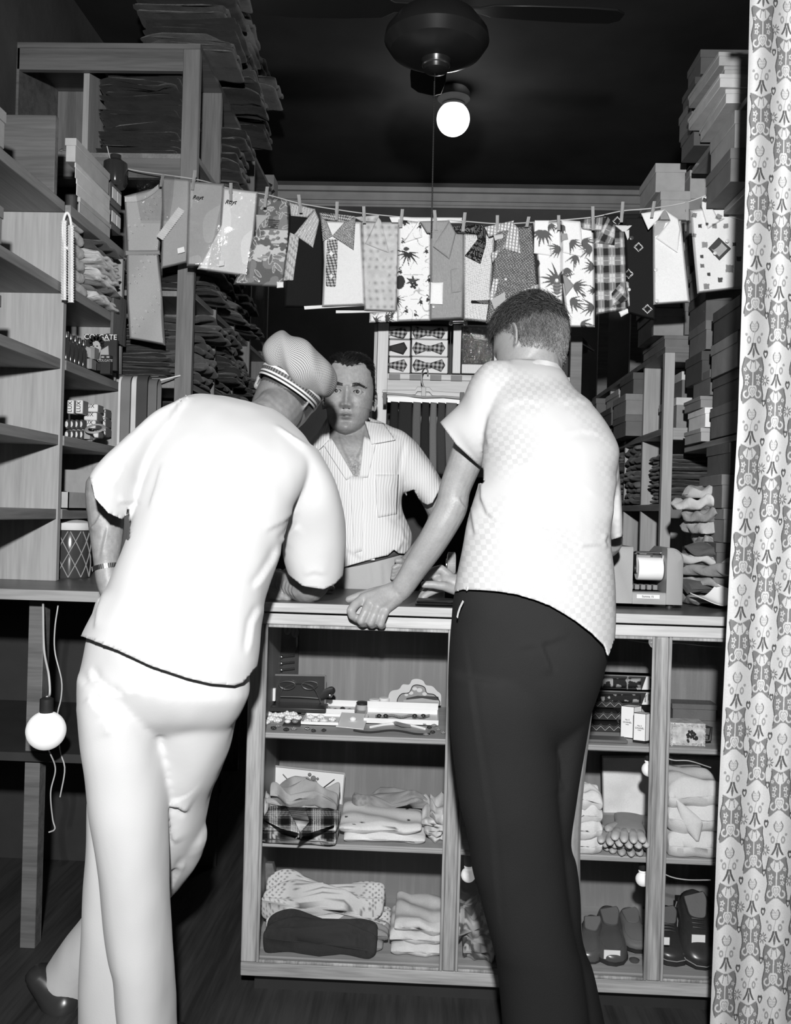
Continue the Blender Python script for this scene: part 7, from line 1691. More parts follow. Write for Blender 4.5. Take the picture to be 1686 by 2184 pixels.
# hanging price sign at the back left, box on the far shelf
lo, hi = pxbox(524, 371, 585, 432, 4.98, .14); c_ = carton('labelled_box', 'grey box with dark printed bars, high at the far end of the left shelves', 'box', lo, hi, CG[2], None, lid=False)
for (x, y, a) in ((531, 396, .35), (552, 394, 2.6), (572, 392, .5), (558, 408, 0), (578, 412, 2.4)):
    MB().obox(P(x, y, 4.977), (.045, .002, .014), roty(a)).build('printed_bar', M_ink, c_)
MB().box((lo[0]-.3, 4.97, lo[2]-.03), (hi[0]+.05, 5.15, lo[2])).build('shelf', M_pfd, tu)
tg = thing('slanted_panel', 'dark slanted panel with a bright edge, right of the young man\'s head', 'panel', P(1240, 740, 3.9))
MB().box((P(1180, 730, 3.9)[0], 3.93, 0), (P(1196, 730, 3.9)[0], 3.97, P(1196, 712, 3.9)[2])).build('post', mat('dark_board', .03), tg)
MB().rings([[P(1180, 712, 3.9), P(1225, 700, 3.95), P(1225, 703, 3.96), P(1180, 715, 3.91)], [P(1190, 760, 3.85), P(1266, 746, 3.9), P(1266, 750, 3.91), P(1190, 764, 3.86)]]).build('panel_sheet', mat('dull_tin', .06, .5, .4), tg)
MB().tube([P(1225, 724, 3.84), P(1266, 748, 3.88)], .004, 8).build('bright_edge', M_metal, tg)
# ------------------------------------------------------------------ goods inside the display counter
def on(px, py, z): return PZ(px, py, z)
def tray(name, label, cat, lo, hi, m, group=None, e=.002, R=0.0):
    c = (lo+hi)/2; c[2] = lo[2]; t = thing(name, label, cat, c, group); mb = MB()
    mb.box(lo, (hi[0], hi[1], lo[2]+e)); mb.box(lo, (hi[0], lo[1]+e, hi[2])); mb.box((lo[0], hi[1]-e, lo[2]), hi); mb.box((lo[0], lo[1]+e, lo[2]), (lo[0]+e, hi[1]-e, hi[2])); mb.box((hi[0]-e, lo[1]+e, lo[2]), (hi[0], hi[1]-e, hi[2]))
    mb.build('tray', m, t); return t
def cluster(name, label, cat, px, py, z, r, m, n=7, group=None, seed=0, cm=None):
    """bead flower: beads round a centre on a clip"""
    c = on(px, py, z); rng = np.random.default_rng(seed); mb = MB()
    for i in range(n):
        a = 2*math.pi*i/n; mb.ball(c+np.array([r*.62*math.cos(a), r*.62*math.sin(a), r*.42+rng.uniform(0, .2)*r]), r*.42, 10, 7)
    mb.ball(c+np.array([0, 0, r*.75]), r*.45, 10, 7); mb.lathe([(r*.5, 0), (r*.55, r*.2), (.001, r*.25)], c, 12)
    return tag(mb.build(name, m, None, origin=c, smooth=80), label, cat, group)
PEARL = mat('pearl', .80, .25, .5, .02); JET = mat('jet_bead', .03, .2, .6); SMOKE = mat('smoky_bead', .22, .25, .5)
z1, z2, z3 = zs1+.0005, zs2+.0005, zfl+.0005
bk = YBK-.021
# tie clip card against the back
t = thing('tie_clip_card', 'dark hanging card of tie clips in the upper left corner of the counter', 'display card', P(611, 1437, bk-.02))
def qb(x0, y0, x1, y1, Y, d, m, nm, par, bev=.0): return MB().box(*pxbox(x0, y0, x1, y1, Y, d)).build(nm, m, par, bevel=bev)
qb(584, 1336, 638, 1440, bk-.03, .004, mat('card_charcoal', .035, .6), 'card', t)
qb(583, 1336, 587, 1440, bk-.031, .005, M_card[2], 'card_edge', t)
for i, y in enumerate((1401, 1415, 1429)):
    MB().tube([P(600, y, bk-.036), P(628, y-3, bk-.036)], .0035, 8).build('tie_clip', JET, t); MB().ball(P(600, y, bk-.038), .006, 10, 7).build('clip_head', M_metal, t)
for (x, y) in ((613, 1343), (629, 1349)):
    o_ = MB().prism([P(x+8*math.cos(a), y+11*math.sin(a), bk-.035) for a in np.linspace(0, 6.28, 24, endpoint=False)], (0, .001, 0)).build('oval_tag', M_card[3], t); text('lettering', 'CRAFT', M_ink, .0075, P(x, y, bk-.0365), t, ax=(.3, 0, .95), up=(-.95, 0, .3))
# sunglasses in an open case
yc = on(640, 1520, z1)[1]+.03
t = thing('sunglasses_case', 'open dark case with sunglasses, at the left end of the upper counter shelf', 'sunglasses case', on(630, 1515, z1))
fr0 = [P(x, y, yc) for x, y in ((570, 1439), (694, 1441), (693, 1513), (568, 1512))]
MB().prism(fr0, (0, .012, 0)).build('lid', mat('case_leather', .028, .35, .5), t, bevel=.002)
rim = MB()
for a, b in zip(fr0, fr0[1:]+fr0[:1]): rim.tube([a+np.array([0, -.002, 0]), b+np.array([0, -.002, 0])], .0028, 6)
rim.build('rim', M_card[3], t)
for (x, w) in ((612, 17), (660, 17)):
    mb = MB().prism([P(x+w*math.cos(a), 1460+11*math.sin(a)*(1 if math.sin(a) > 0 else .6), yc-.006) for a in np.linspace(0, 6.28, 28, endpoint=False)], (0, .003, 0)); mb.build('lens', JET, t)
    MB().tube([P(x+w*math.cos(a), 1460+11*math.sin(a)*(1 if math.sin(a) > 0 else .6), yc-.008) for a in np.linspace(0, 6.3, 28)], .0016, 6, cap=False).build('lens_rim', M_metal, t)
MB().tube(crom([P(594, 1500, yc-.02), P(602, 1470, yc-.012), P(636, 1458, yc-.008), P(668, 1468, yc-.012), P(684, 1500, yc-.02)], 24), .0016, 6).build('temple', M_metal, t)
MB().tube([P(598, 1486, yc-.015), P(640, 1487, yc-.017), P(680, 1490, yc-.015)], .002, 6).build('bright_edge', M_metal, t)
MB().box(*pxbox(566, 1512, 694, 1518, yc-.075, .075)).build('case_bottom', mat('case_leather', .028, .35, .5), t, bevel=.003)
lo, hi = pxbox(577, 1467, 589, 1496, yc-.04, .02); small(lo, hi, M_white, 'white_tube', 'small upright white tube before the sunglasses', 'tube')
t = thing('hair_clip', 'dark shiny hair clip leaning beside the sunglasses case', 'hair clip', P(697, 1495, yc-.01))
MB().rings([[P(x+a*math.cos(q), y+b*math.sin(q), yc-.012-.012*math.sin(q*.5)) for q in np.linspace(0, 6.28, 16, endpoint=False)] for x, y, a, b in ((686, 1490, 2, 2), (690, 1484, 7, 7), (698, 1478, 11, 10), (706, 1473, 9, 9), (711, 1469, 2, 3))]).build('shell', M_dk, t); MB().ball(P(703, 1483, yc-.035), .008, 10, 7).build('stud', M_metal, t)
# scalloped souvenir plaque
Yp = bk-.05; t = thing('souvenir_plaque', 'pale scalloped plaque with a painted seaside view on the upper shelf', 'plaque', P(885, 1505, Yp))
out = [(829, 1505), (828, 1485), (834, 1474), (850, 1470), (858, 1460), (872, 1460), (878, 1450), (890, 1448), (902, 1452), (908, 1461), (922, 1464), (932, 1474), (940, 1482), (940, 1505)]
MB().prism([P(x, y, Yp) for x, y in crom(np.array([(a, b, 0.) for a, b in out]), 60)[:, :2]], (0, .012, 0)).build('board', mat('cream_paint', .60, .4, .4, .03), t, bevel=.001)
inn = [(847, 1505), (847, 1492), (856, 1480), (872, 1477), (880, 1463), (892, 1461), (905, 1466), (910, 1478), (926, 1482), (937, 1496), (937, 1505)]
ic = crom(np.array([(a, b, 0.) for a, b in inn]), 50)[:, :2]; MB().prism([P(x, y, Yp-.0015) for x, y in ic], (0, .001, 0)).build('picture_sky', M_card[2], t)
MB().tube([P(x, y, Yp-.002) for x, y in ic], .0012, 6).build('outline', M_ink, t)
MB().prism([P(x, y, Yp-.0025) for x, y in ((866, 1489), (890, 1484), (934, 1486), (936, 1493), (866, 1493))], (0, .001, 0)).build('picture_hill', mat('print_dark', .05, .6), t); MB().prism([P(x, y, Yp-.0027) for x, y in ((860, 1493), (900, 1489), (936, 1495), (936, 1498), (860, 1497))], (0, .001, 0)).build('picture_shore', M_card[1], t)
for (x, y, r) in ((884, 1469, 5), (894, 1472, 6), (876, 1478, 5), (905, 1480, 5), (866, 1482, 4)): MB().prism([P(x+r*math.cos(a), y+r*.75*math.sin(a), Yp-.0026) for a in np.linspace(0, 6.28, 14, endpoint=False)], (0, .001, 0)).build('picture_cloud', M_card[0], t)
# jars, trays, jewellery
for i, x in enumerate((796, 817)):
    b = on(x, 1520-3*i, z1); b[1] += .045; t = thing('cream_jar', 'little jar with a white lid before the plaque, %s one' % ['nearer the tin, left', 'nearer the plaque'][i], 'jar', b)
    MB().lathe([(.014, 0), (.015, .003), (.015, .018)], b, 20).build('body', M_card[3], t); MB().lathe([(.0165, .018), (.017, .02), (.017, .030), (.015, .032)], b, 20).build('lid', M_white, t)
b = on(770, 1518, z1); b[1] += .03; t = thing('dark_tin', 'small dark tin left of the white-lidded jars', 'tin', b); MB().lathe([(.016, 0), (.017, .003), (.017, .016)], b, 22).build('body', M_card[1], t); MB().lathe([(.018, .016), (.018, .022), (.015, .024)], b, 22).build('lid', M_dk, t)
def frombase(x0, x1, yf, yb, z, h):
    a = on(x0, yf, z); b = on(x1, yf, z); yb_ = on((x0+x1)/2, yb, z)[1]; return np.array([a[0], a[1], z]), np.array([b[0], yb_, z+h])
lo, hi = frombase(642, 757, 1524, 1506, z1, .018); hi[2] = z1+.020
brt = tray('brooch_box', 'shallow white open box of dark brooches in front of the sunglasses', 'box', lo, hi, M_white)
for i in range(7): cluster('brooch', 'dark leaf brooch lying in the shallow white open box', 'brooch', 655+15*i, 1517-3*(i % 2), z1+.008, .008, JET if i % 3 else SMOKE, 5, 'brooches in the white box', i)
lo, hi = frombase(775, 934, 1543, 1522, z1, .020); hi[2] = z1+.034; lo2 = lo.copy()
brb = tray('bracelet_box', 'long white open box with a dark flower bracelet, right of the brooches', 'box', np.array([lo[0], lo[1], z1]), np.array([hi[0], hi[1], z1+.016]), M_white)
MB().box((lo[0], hi[1], z1), (hi[0], hi[1]+.003, z1+.034)).build('lid', M_white, brb)
t = thing('bracelet', 'dark flower bracelet laid along the long white box', 'bracelet', on(860, 1528, z1+.01)); mb = MB()
for i in range(34): mb.ball(on(802+3.4*i, 1530+2*math.sin(i*.5), z1+.008)+np.array([0, 0, .004]), .0032, 8, 6)
mb.build('links', SMOKE, t)
for i, x in enumerate((808, 822, 884, 902)): MB().ball(on(x, 1530, z1+.01)+np.array([0, 0, .004]), (.008, .007, .006), 10, 7).build('flower', JET, t)
tr2 = frombase(641, 722, 1546, 1528, z1, .01); tray('earring_tray', 'small white tray of pearl flower earrings at the middle of the shelf', 'tray', tr2[0], tr2[1], M_white)
for i, (x, y) in enumerate(((655, 1542), (672, 1540), (690, 1541), (708, 1538), (662, 1533), (684, 1532))): cluster('earring', 'white bead flower earring on the small white tray', 'earring', x, y, z1+.003, .0105, PEARL, 7, 'pearl earrings on the white tray', 20+i)
for i, (x, y) in enumerate(((566, 1545), (578, 1538), (592, 1541), (600, 1530), (612, 1526), (625, 1528), (634, 1536), (616, 1536), (587, 1530), (572, 1528))): cluster('earring', 'white bead cluster earring in the loose heap at the left of the shelf', 'earring', x, y, z1, .0125, PEARL, 7, 'pearl earrings heaped at the left', 40+i)
lo, hi = frombase(602, 640, 1549, 1538, z1, .004); t = thing('earring_card', 'dark card holding a pair of large button earrings', 'card', (lo+hi)/2*[1, 1, 0]+[0, 0, z1]); MB().box(lo, hi).build('card', M_dk, t)
for k, x in enumerate((613, 629)): MB().ball(on(x, 1543, z1+.004)+np.array([0, 0, .006]), (.009, .009, .006), 14, 8).build('button_earring', [PEARL, SMOKE][k], t)
for i, (x, y) in enumerate(((583, 1556), (592, 1551), (610, 1559), (626, 1557))): cluster('earring', 'dark smoky bead earring at the front edge of the shelf', 'earring', x, y, z1, .008, [JET, SMOKE][i % 2], 6, 'dark earrings at the shelf edge', 60+i)
for i, (x, y) in enumerate(((655, 1557), (668, 1561), (690, 1560))): cluster('earring', 'bright metal and jet earring at the shelf edge below the pearl tray', 'earring', x, y, z1, .007, [M_metal, JET, JET][i], 5, 'jet earrings below the tray', 70+i)
a = on(716, 1553, z1); b = on(784, 1532, z1); t = thing('earring_card', 'tilted white card with one pearl cluster, left of the bead necklace', 'card', (a+b)/2)
MB().prism([on(716, 1551, z1)+np.array([0, 0, .001]), on(775, 1557, z1)+np.array([0, 0, .001]), on(786, 1533, z1)+np.array([0, 0, .012]), on(728, 1529, z1)+np.array([0, 0, .012])], (0, .0, .0015)).build('card', M_white, t); MB().ball(on(752, 1543, z1)+np.array([0, 0, .013]), (.010, .009, .007), 14, 8).build('pearl_cluster', PEARL, t)
t = thing('necklace', 'long bead necklace looped along the front of the upper shelf', 'necklace', on(850, 1560, z1)); mb = MB()
for i in range(60): q = i/59; mb.ball(on(755+160*q, 1560+3*math.sin(q*9)+6*q, z1)+np.array([0, 0, .003]), .0032, 7, 5)
mb.build('dark_strand', JET, t); mb = MB()
for i in range(46): q = i/45; mb.ball(on(790+115*q, 1553-9*math.sin(q*3.1)+4*q, z1)+np.array([0, 0, .003]), .0040, 7, 5)
mb.build('pale_strand', PEARL, t)
t = thing('feather_brooch', 'dark feather shaped brooch lying above the bead necklace', 'brooch', on(845, 1548, z1)); MB().rings([[on(x-3, y-w, z1)+np.array([0, 0, .004]), on(x, y, z1)+np.array([0, 0, .010]), on(x+3, y+w, z1)+np.array([0, 0, .004])] for x, y, w in ((826, 1540, .5), (838, 1544, 4), (852, 1548, 5), (868, 1552, 2), (874, 1553, .4))]).build('feather', SMOKE, t)
for i, (x, y) in enumerate(((905, 1549), (915, 1556), (925, 1552), (934, 1560), (922, 1566), (908, 1571), (945, 1567))): cluster('earring', 'small dark cluster earring beside the middle post', 'earring', x, y-2, z1, .007, [SMOKE, JET, SMOKE][i % 3], 6, 'dark earrings by the middle post', 80+i)
# middle shelf, left
Yb = on(650, 1760, z2)[1]+.20; t = thing('pin_display', 'white propped display lid with pinned ornaments behind the plaid shirt', 'display lid', P(655, 1735, Yb))
q4 = [(586, 1633), (735, 1649), (727, 1742), (572, 1733)]
q3 = [P(x, y, Yb) for x, y in q4]; MB().prism(q3, (0, .006, 0)).build('panel', M_white, t)
rim = MB(); 
for a, b in zip(q3, q3[1:]+q3[:1]): rim.tube([a+np.array([0, -.004, 0]), b+np.array([0, -.004, 0])], .0022, 6)
rim.build('rim', M_card[1], t)
MB().tube([P(603, 1651, Yb-.005), P(647, 1701, Yb-.005)], .0016, 6).build('pin', M_gold, t); MB().tube([P(713, 1662, Yb-.005), P(660, 1702, Yb-.005)], .0016, 6).build('pin', M_gold, t)
MB().lathe([(.001, -.004), (.0075, -.003), (.0075, 0), (.001, 0)], P(653, 1691, Yb), 18, 'y').build('round_badge', JET, t)
def blob(pts, Y, m, nm, par):
    mb = MB()
    for x, y, r in pts: mb.ball(P(x, y, Y), (r/FPX*Y, .004, r/FPX*Y), 10, 7)
    return mb.build(nm, m, par)
blob([(660, 1652, 4), (668, 1660, 6), (672, 1668, 4), (662, 1667, 5), (677, 1661, 3)], Yb-.004, M_card[3], 'ornament', t)
blob([(640, 1668, 4), (647, 1666, 5), (650, 1661, 3), (636, 1669, 2)], Yb-.004, M_card[4], 'ornament', t)
blob([(601, 1684, 3), (605, 1692, 5), (600, 1701, 3), (611, 1699, 4), (608, 1686, 3)], Yb-.004, M_card[3], 'ornament', t)
blob([(698, 1690, 4), (692, 1698, 5), (701, 1702, 4), (686, 1700, 3)], Yb-.004, M_card[4], 'ornament', t)
def cloth(name, label, cat, x0, x1, yf, z, depth, h, seed, pat, layers=2, loose=1.0, rot=0, n=60, k=120, m=None):
    a, b = on(x0, yf, z), on(x1, yf, z); c = np.array([(a[0]+b[0])/2, a[1]+depth/2+.004, z])
    return folded(name, label, cat, c, (b[0]-a[0], depth, h), seed, m or vcol('folded_print', .85, .12, .22, 320), None, layers, loose=loose, rot=rot, n=n, k=k, vfn=(lambda V: (lambda p: np.clip(pat(p[:, 0], p[:, 1]), .004, .88))(proj(V))))
def plaidS(x, y):
    u, v = ((x-552)/46) % 1, ((y-1715)/31) % 1
    g = .14-.11*(u < .42)-.10*(v < .40); g = np.where((u > .5) & (u < .9) & ((((u-.5)/.1) % 1) < .5), g+.34, g); return np.where((v > .5) & (v < .85) & (((v-.5)/.12) % 1 < .5), g+.22, g)
cloth('plaid_shirt', 'dark plaid shirt folded at the left of the middle counter shelf', 'shirt', 551, 722, 1802, z2, .135, .062, 11, plaidS, 2, .25)
o = patch('collar', [(572, 1728), (562, 1748), (600, 1768)], [(610, 1722), (628, 1752), (640, 1778)], planeY(z2+.070), plaidS, bpy.data.objects['plaid_shirt.001'], .008, wav=.002)
patch('collar', [(650, 1722), (660, 1752), (628, 1790)], [(705, 1730), (712, 1760), (646, 1782)], planeY(z2+.070), plaidS, bpy.data.objects['plaid_shirt.001'], .008, wav=.002)
cloth('pale_blouse', 'pale rumpled blouse lying behind the dark plaid shirt', 'blouse', 570, 722, 1768, z2, .10, .10, 12, lambda x, y: .42+.1*(vnoise2(x, y, .1, 3)-.5), 3, 1.4)
def flw(x, y):
    g = np.full(x.shape, .74)
    for (a, b) in ((738, 1742), (754, 1758), (773, 1754), (790, 1768), (838, 1749), (840, 1766), (867, 1725), (871, 1749)): g = np.where(((x-a)/3.6)**2+((y-b)/1.8)**2 < 1, .06, g)
    return g
cloth('white_blouse', 'white folded blouse dotted with small dark flowers, in the middle of the shelf', 'blouse', 724, 903, 1799, z2, .20, .05, 13, flw, 2, .6, .02)
cloth('lace_slip', 'grey lace-edged slip lying behind the flower-dotted blouse', 'slip', 738, 918, 1757, z2, .12, .06, 14, lambda x, y: .30+.18*(vnoise2(x, y, .22, 4)-.5), 2, 1.8)
cloth('frilled_cloth', 'white frilled cloth at the right end of the middle shelf by the post', 'cloth', 906, 960, 1800, z2, .2, .08, 15, lambda x, y: .66+.1*(vnoise2(x, y, .3, 4)-.5), 4, 1.1)
cloth('white_cloth', 'white cloth corner at the far left of the middle shelf', 'cloth', 545, 566, 1770, z2, .12, .07, 16, lambda x, y: np.full(x.shape, .7), 2, .5)
# bottom shelf, left
def dots(x, y): return np.where((np.sin(x*.50)*np.sin(y*.55+1.0) > .55), .20, .66)
cloth('spotted_pyjamas', 'pale spotted pyjamas lying rolled along the bottom shelf', 'pyjamas', 556, 828, 2000, z3, .11, .115, 21, dots, 2, 1.2, -.02)
cloth('grey_trousers', 'grey folded trousers between the spotted pyjamas and the dark roll', 'trousers', 600, 826, 2022, z3, .09, .055, 22, lambda x, y: .30+.05*(vnoise2(x, y, .2, 4)-.5), 2, .8)
cloth('dark_trousers', 'dark trousers rolled at the front left of the bottom shelf', 'trousers', 548, 808, 2036, z3, .07, .075, 23, lambda x, y: .022+.01*vnoise2(x, y, .2, 4), 1, .9, -.015)
cloth('white_shirt', 'white shirt folded with its collar up, right of the dark rolled trousers', 'shirt', 831, 946, 2042, z3, .20, .095, 24, lambda x, y: .66+.08*(vnoise2(x, y, .12, 4)-.5), 3, .45)
ws = [o for o in COL.objects if o.name.startswith('white_shirt')][-1]
Yw = on(890, 2030, z3)[1]
patch('collar', [(838, 1962), (834, 1986)], [(896, 1948), (878, 1972)], Yw+.05, lambda x, y: np.full(x.shape, .5), ws, .010); patch('collar', [(896, 1950), (905, 1980)], [(944, 1952), (944, 1962)], Yw+.05, lambda x, y: np.full(x.shape, .5), ws, .010)
Yl = on(580, 2010, z3)[1]+.17
o = patch('grey_jacket', [(553, 1835), (553, 1925)], [(584, 1838), (590, 1862), (602, 1898), (570, 1925)], Yl, lambda x, y: .14+.05*(vnoise2(x, y, .15, 3)-.5), None, .03, wav=.012); tag(o, 'grey jacket hanging at the left end above the bottom shelf', 'jacket')
o = MB().tube(crom([P(593, 1918, Yl), P(612, 1912, Yl-.01), P(636, 1903, Yl-.03)], 14), .004, 8).build('dark_strap', M_dk); tag(o, 'dark strap lying behind the spotted pyjamas', 'strap')
# second compartment, seen beside the dark trousers
sb_ = on(1010, 1985, z3)
cloth('flowered_cloth', 'flowered cloth folded beside the middle post on the bottom shelf', 'cloth', 976, 1052, 2046, z3, .16, .09, 31, lambda x, y: np.where(vnoise2(x, y, .14, 3) > .55, .10, .42), 2, 1.2)
shoe('black_shoe', on(1045, 1985, z3)+np.array([0, .12, .09]), on(985, 2000, z3)+np.array([0, .10, .10]), .08, M_shoe, None, h=.07); tag(bpy.data.objects['black_shoe'], 'shiny black shoe lying on the flowered cloth near the middle post', 'shoe')
# stocking boxes with street-name lids
def pale(g): return lambda x, y: np.full(x.shape, g)
for i, (ya, yb_) in enumerate(((1442, 1471), (1476, 1503))):
    Yx = bk-.12-.03*i; t = thing('stocking_box', '%s dark glossy boxed set with a white printed lid corner, by the right post' % ['upper', 'lower'][i], 'boxed set', P(1335, yb_, Yx))
    lo, hi = pxbox(1268, ya, 1392, yb_, Yx, .05); MB().box(lo, hi).build('tray', M_dk, t, bevel=.002); MB().box((lo[0], lo[1]-.004, hi[2]-.003), (hi[0], hi[1], hi[2])).build('edge', M_card[3], t)
    patch('wrapped_contents', [(1278, ya+5), (1278, yb_-4)], [(1366, ya+5), (1366, yb_-4)], Yx-.002, lambda x, y: np.where(vnoise2(x, y, .15, 5+i) > .62, .30, .02), t, .012, wav=.004)
    MB().prism([P(x, y, Yx-.016) for x, y in ((1378, ya+1), (1398, ya+1), (1398, yb_), (1368, yb_))], (0, .002, 0)).build('lid_corner', M_white, t)
    if i == 0:
        text('lettering', 'Bond Street', M_card[1], .008, P(1338, 1456, Yx-.016), t, ax=(0, 0, -1), up=(1, 0, 0)); mb = MB()
        for (a, b, c, d) in ((1386, 1448, 1397, 1450), (1386, 1465, 1397, 1467), (1386, 1448, 1388, 1467), (1395, 1448, 1397, 1467)): mb.box(P(a, d, Yx-.0175), P(c, b, Yx-.0165))
        mb.build('printed_frame', M_ink, t)
    else:
        text('lettering', 'Bond', M_ink, .0085, P(1383, 1487, Yx-.018), t, ax=(0, 0, -1), up=(1, 0, 0)); text('lettering', 'Street', M_ink, .0085, P(1376, 1490, Yx-.018), t, ax=(0, 0, -1), up=(1, 0, 0))
    patch('paper_tassel', [(1356, ya+30), (1364, ya+46), (1372, ya+62)] if i else [(1356, yb_-4), (1358, yb_)], [(1362, ya+28), (1374, ya+42), (1384, ya+60)] if i else [(1366, yb_-4), (1366, yb_)], Yx-.03, pale(.3), t, .004)
def zig(lo, hi, label, phase=0):
    t = carton('zigzag_box', label, 'box', lo, hi, M_dk, 'zigzag patterned boxes', lid=False); mb = MB(); n = 4; w = (hi[0]-lo[0])/n
    p = []
    for i in range(2*n+1): p.append((lo[0]+w/2*i, lo[1]-.001, lo[2]+(hi[2]-lo[2])*(.22+.56*((i+phase) % 2))))
    mb.tube(p, .0011, 5); mb.build('zigzag_line', M_card[1], t); mb = MB(); mb.tube([(a, b, c+.006) for a, b, c in p], .0005, 4); mb.build('thin_zigzag', M_card[3], t)
zz = z1
for i, (a, b, h, nm) in enumerate(((1252, 1327, .022, 'lowest'), (1250, 1320, .024, 'second up'), (1254, 1326, .022, 'third up'), (1258, 1330, .024, 'topmost'))):
    yv = on(1290, 1562-8*i, z1)[1]; lo = np.array([P(a, 1560, yv)[0], yv, zz+.001]); hi = np.array([P(b, 1560, yv)[0], yv+.10, zz+h]); zig(lo, hi, 'dark zigzag patterned box, %s beside the white perfume boxes' % nm, i); zz += h+.001
a, b = on(1247, 1583, z1), on(1333, 1580, z1); tag(MB().box((a[0], a[1], z1), (b[0], a[1]+.05, z1+.008)).build('flat_case', mat('grey_leather', .12, .5), None, bevel=.002), 'flat grey case lying at the front edge before the zigzag boxes', 'case')
for i, (x0, x1, xr_, yt, yb_, nm) in enumerate(((1326, 1350, 1369, 1508, 1576, 'taller white perfume box with thin black edges, standing behind the other'), (1353, 1375, 1391, 1523, 1586, 'shorter white perfume box with thin black edges, standing in front'))):
    c0 = on(x1, yb_, z1); a0 = on(x0, yb_-6, z1)+np.array([0, .0, 0]); w = (x1-x0)/FPX*c0[1]*1.12; dpt = (xr_-x1)/FPX*c0[1]*1.25; h = P(x1, yt, c0[1])[2]-z1
    Rz = rotz(-.42); ex = Rz@np.array([-1, 0, 0]); ey = Rz@np.array([0, 1, 0]); ex = np.array([-math.cos(.35), math.sin(.35), 0]); ey = np.array([math.sin(.9), math.cos(.9), 0])
    t = thing('perfume_box', nm, 'perfume box', c0)
    base = [c0, c0+ey*dpt, c0+ey*dpt+ex*w, c0+ex*w]; MB().prism(base, (0, 0, h)).build('box', mat('box_white', .80, .5, .3, .02), t)
    ed = MB()
    for p_ in base: ed.tube([p_, p_+np.array([0, 0, h])], .0007, 5)
    for k in range(4):
        for zz_ in (h, .001 if i == 0 else .006): ed.tube([base[k]+np.array([0, 0, zz_]), base[(k+1) % 4]+np.array([0, 0, zz_])], .0008 if zz_ > .002 else .0012, 5)
    ed.build('black_edging', M_ink, t)
    if i: MB().prism([p_+(p_-np.mean(base, 0))*.04 for p_ in base], (0, 0, .006)).build('black_base', M_ink, t)
    fc_ = c0+ex*w/2-np.array([0, .0012, 0])+np.array([0, 0, h*.50]); nrm = np.cross(ex, (0, 0, 1.)); fc_ = c0+ex*w/2+np.array([0, 0, h*.5])-np.array([ex[1], -ex[0], 0])*-.0008*1.0
    for off in (-.0009, .0009): pass
    fo = np.array([-math.sin(.35), -math.cos(.35), 0])*.0008
    text('lettering', 'No 5', M_ink, .0055, c0+ex*w/2+fo+np.array([0, 0, h*.58]), t, ax=-ex, up=(0, 0, 1)); text('lettering', 'CHANEL', M_ink, .0062, c0+ex*w/2+fo+np.array([0, 0, h*.50]), t, ax=-ex, up=(0, 0, 1)); text('lettering', 'PARIS', M_ink, .0035, c0+ex*w/2+fo+np.array([0, 0, h*.43]), t, ax=-ex, up=(0, 0, 1))
# gloves, shirts, hanging cloth
cloth('white_shirt', 'stack of white shirting beside the dark trousers, left of the gloves', 'shirt', 1205, 1283, 1824, z2, .10, .165, 41, lambda x, y: .70+.06*(vnoise2(x, y, .1, 4)-.5), 4, .4)
o = patch('white_shirt', [(1281, 1612), (1284, 1760)], [(1392, 1612), (1392, 1770)], bk-.03, lambda x, y: .60+.06*(vnoise2(x, y, .06, 4)-.5), None, .02, wav=.006); tag(o, 'white shirt hung flat against the back, behind the gloves', 'shirt')
MB().tube([P(1281, 1610, bk-.04), P(1284, 1760, bk-.04)], .002, 6).build('cardboard_edge', M_ink, o)
M_glove = mat('glove_leather', .40, .5, .35, .08, 20, .1, 200)
gi = 0
for L, row in enumerate(((1276, 1303, 1331, 1359, 1385), (1268, 1292, 1318, 1345, 1372), (1290, 1316, 1345, 1375))):
    pass
def glove(px, py, z, L, label, rot=0.0, s=1.0):
    c = on(px, py, z); R = rotz(rot); mb = []; 
    def pt(x, y, zz): return c+R@np.array([x*s, y*s, zz*s])
    q = MB(); 
    for k, (fx, fl) in enumerate(((-.032, .060), (-.011, .070), (.011, .068), (.031, .056))):
        pth = np.array([pt(fx*.9, .075, .010), pt(fx, .050, .012), pt(fx*1.1, .075-fl, .009), pt(fx*1.12, .075-fl-.008, .006)]); q.tube(crom(pth, 12), [.0115]*9+[.0105, .008, .003], 10, .75)
    th_ = np.array([pt(-.036, .115, .010), pt(-.050, .090, .011), pt(-.056, .066, .008)]); q.tube(crom(th_, 10), [.012]*8+[.008, .003], 10, .75)
    pal = [[pt(w_*math.cos(a), y_, .009+h_*math.sin(a)) for a in np.linspace(0, 6.28, 18, endpoint=False)] for y_, w_, h_ in ((.055, .040, .008), (.08, .043, .010), (.12, .041, .011), (.15, .037, .010), (.19, .039, .009), (.215, .040, .008))]
    q.rings(pal); return tag(q.build('glove', M_glove, None, origin=c, smooth=70), label, 'glove', 'leather gloves stacked on the middle shelf')
GN = [(1284, 1816, 0, 'bottom layer, at its left'), (1335, 1828, 0, 'bottom layer, at its middle front'), (1372, 1818, 0, 'bottom layer, by the post'), (1300, 1800, 1, 'middle layer, at its left'), (1352, 1806, 1, 'middle layer, by the post'), (1310, 1786, 2, 'upper layer, at its left'), (1352, 1792, 2, 'upper layer, by the post'), (1340, 1770, 3, 'topmost of the heap')]
for (x, y, L, nm) in GN: glove(x, y+10*L+2, z2+.017*L, .2, 'pale leather glove in the heap on the middle shelf, '+nm, rot=-.12+.09*((x*7) % 5-2)/2)
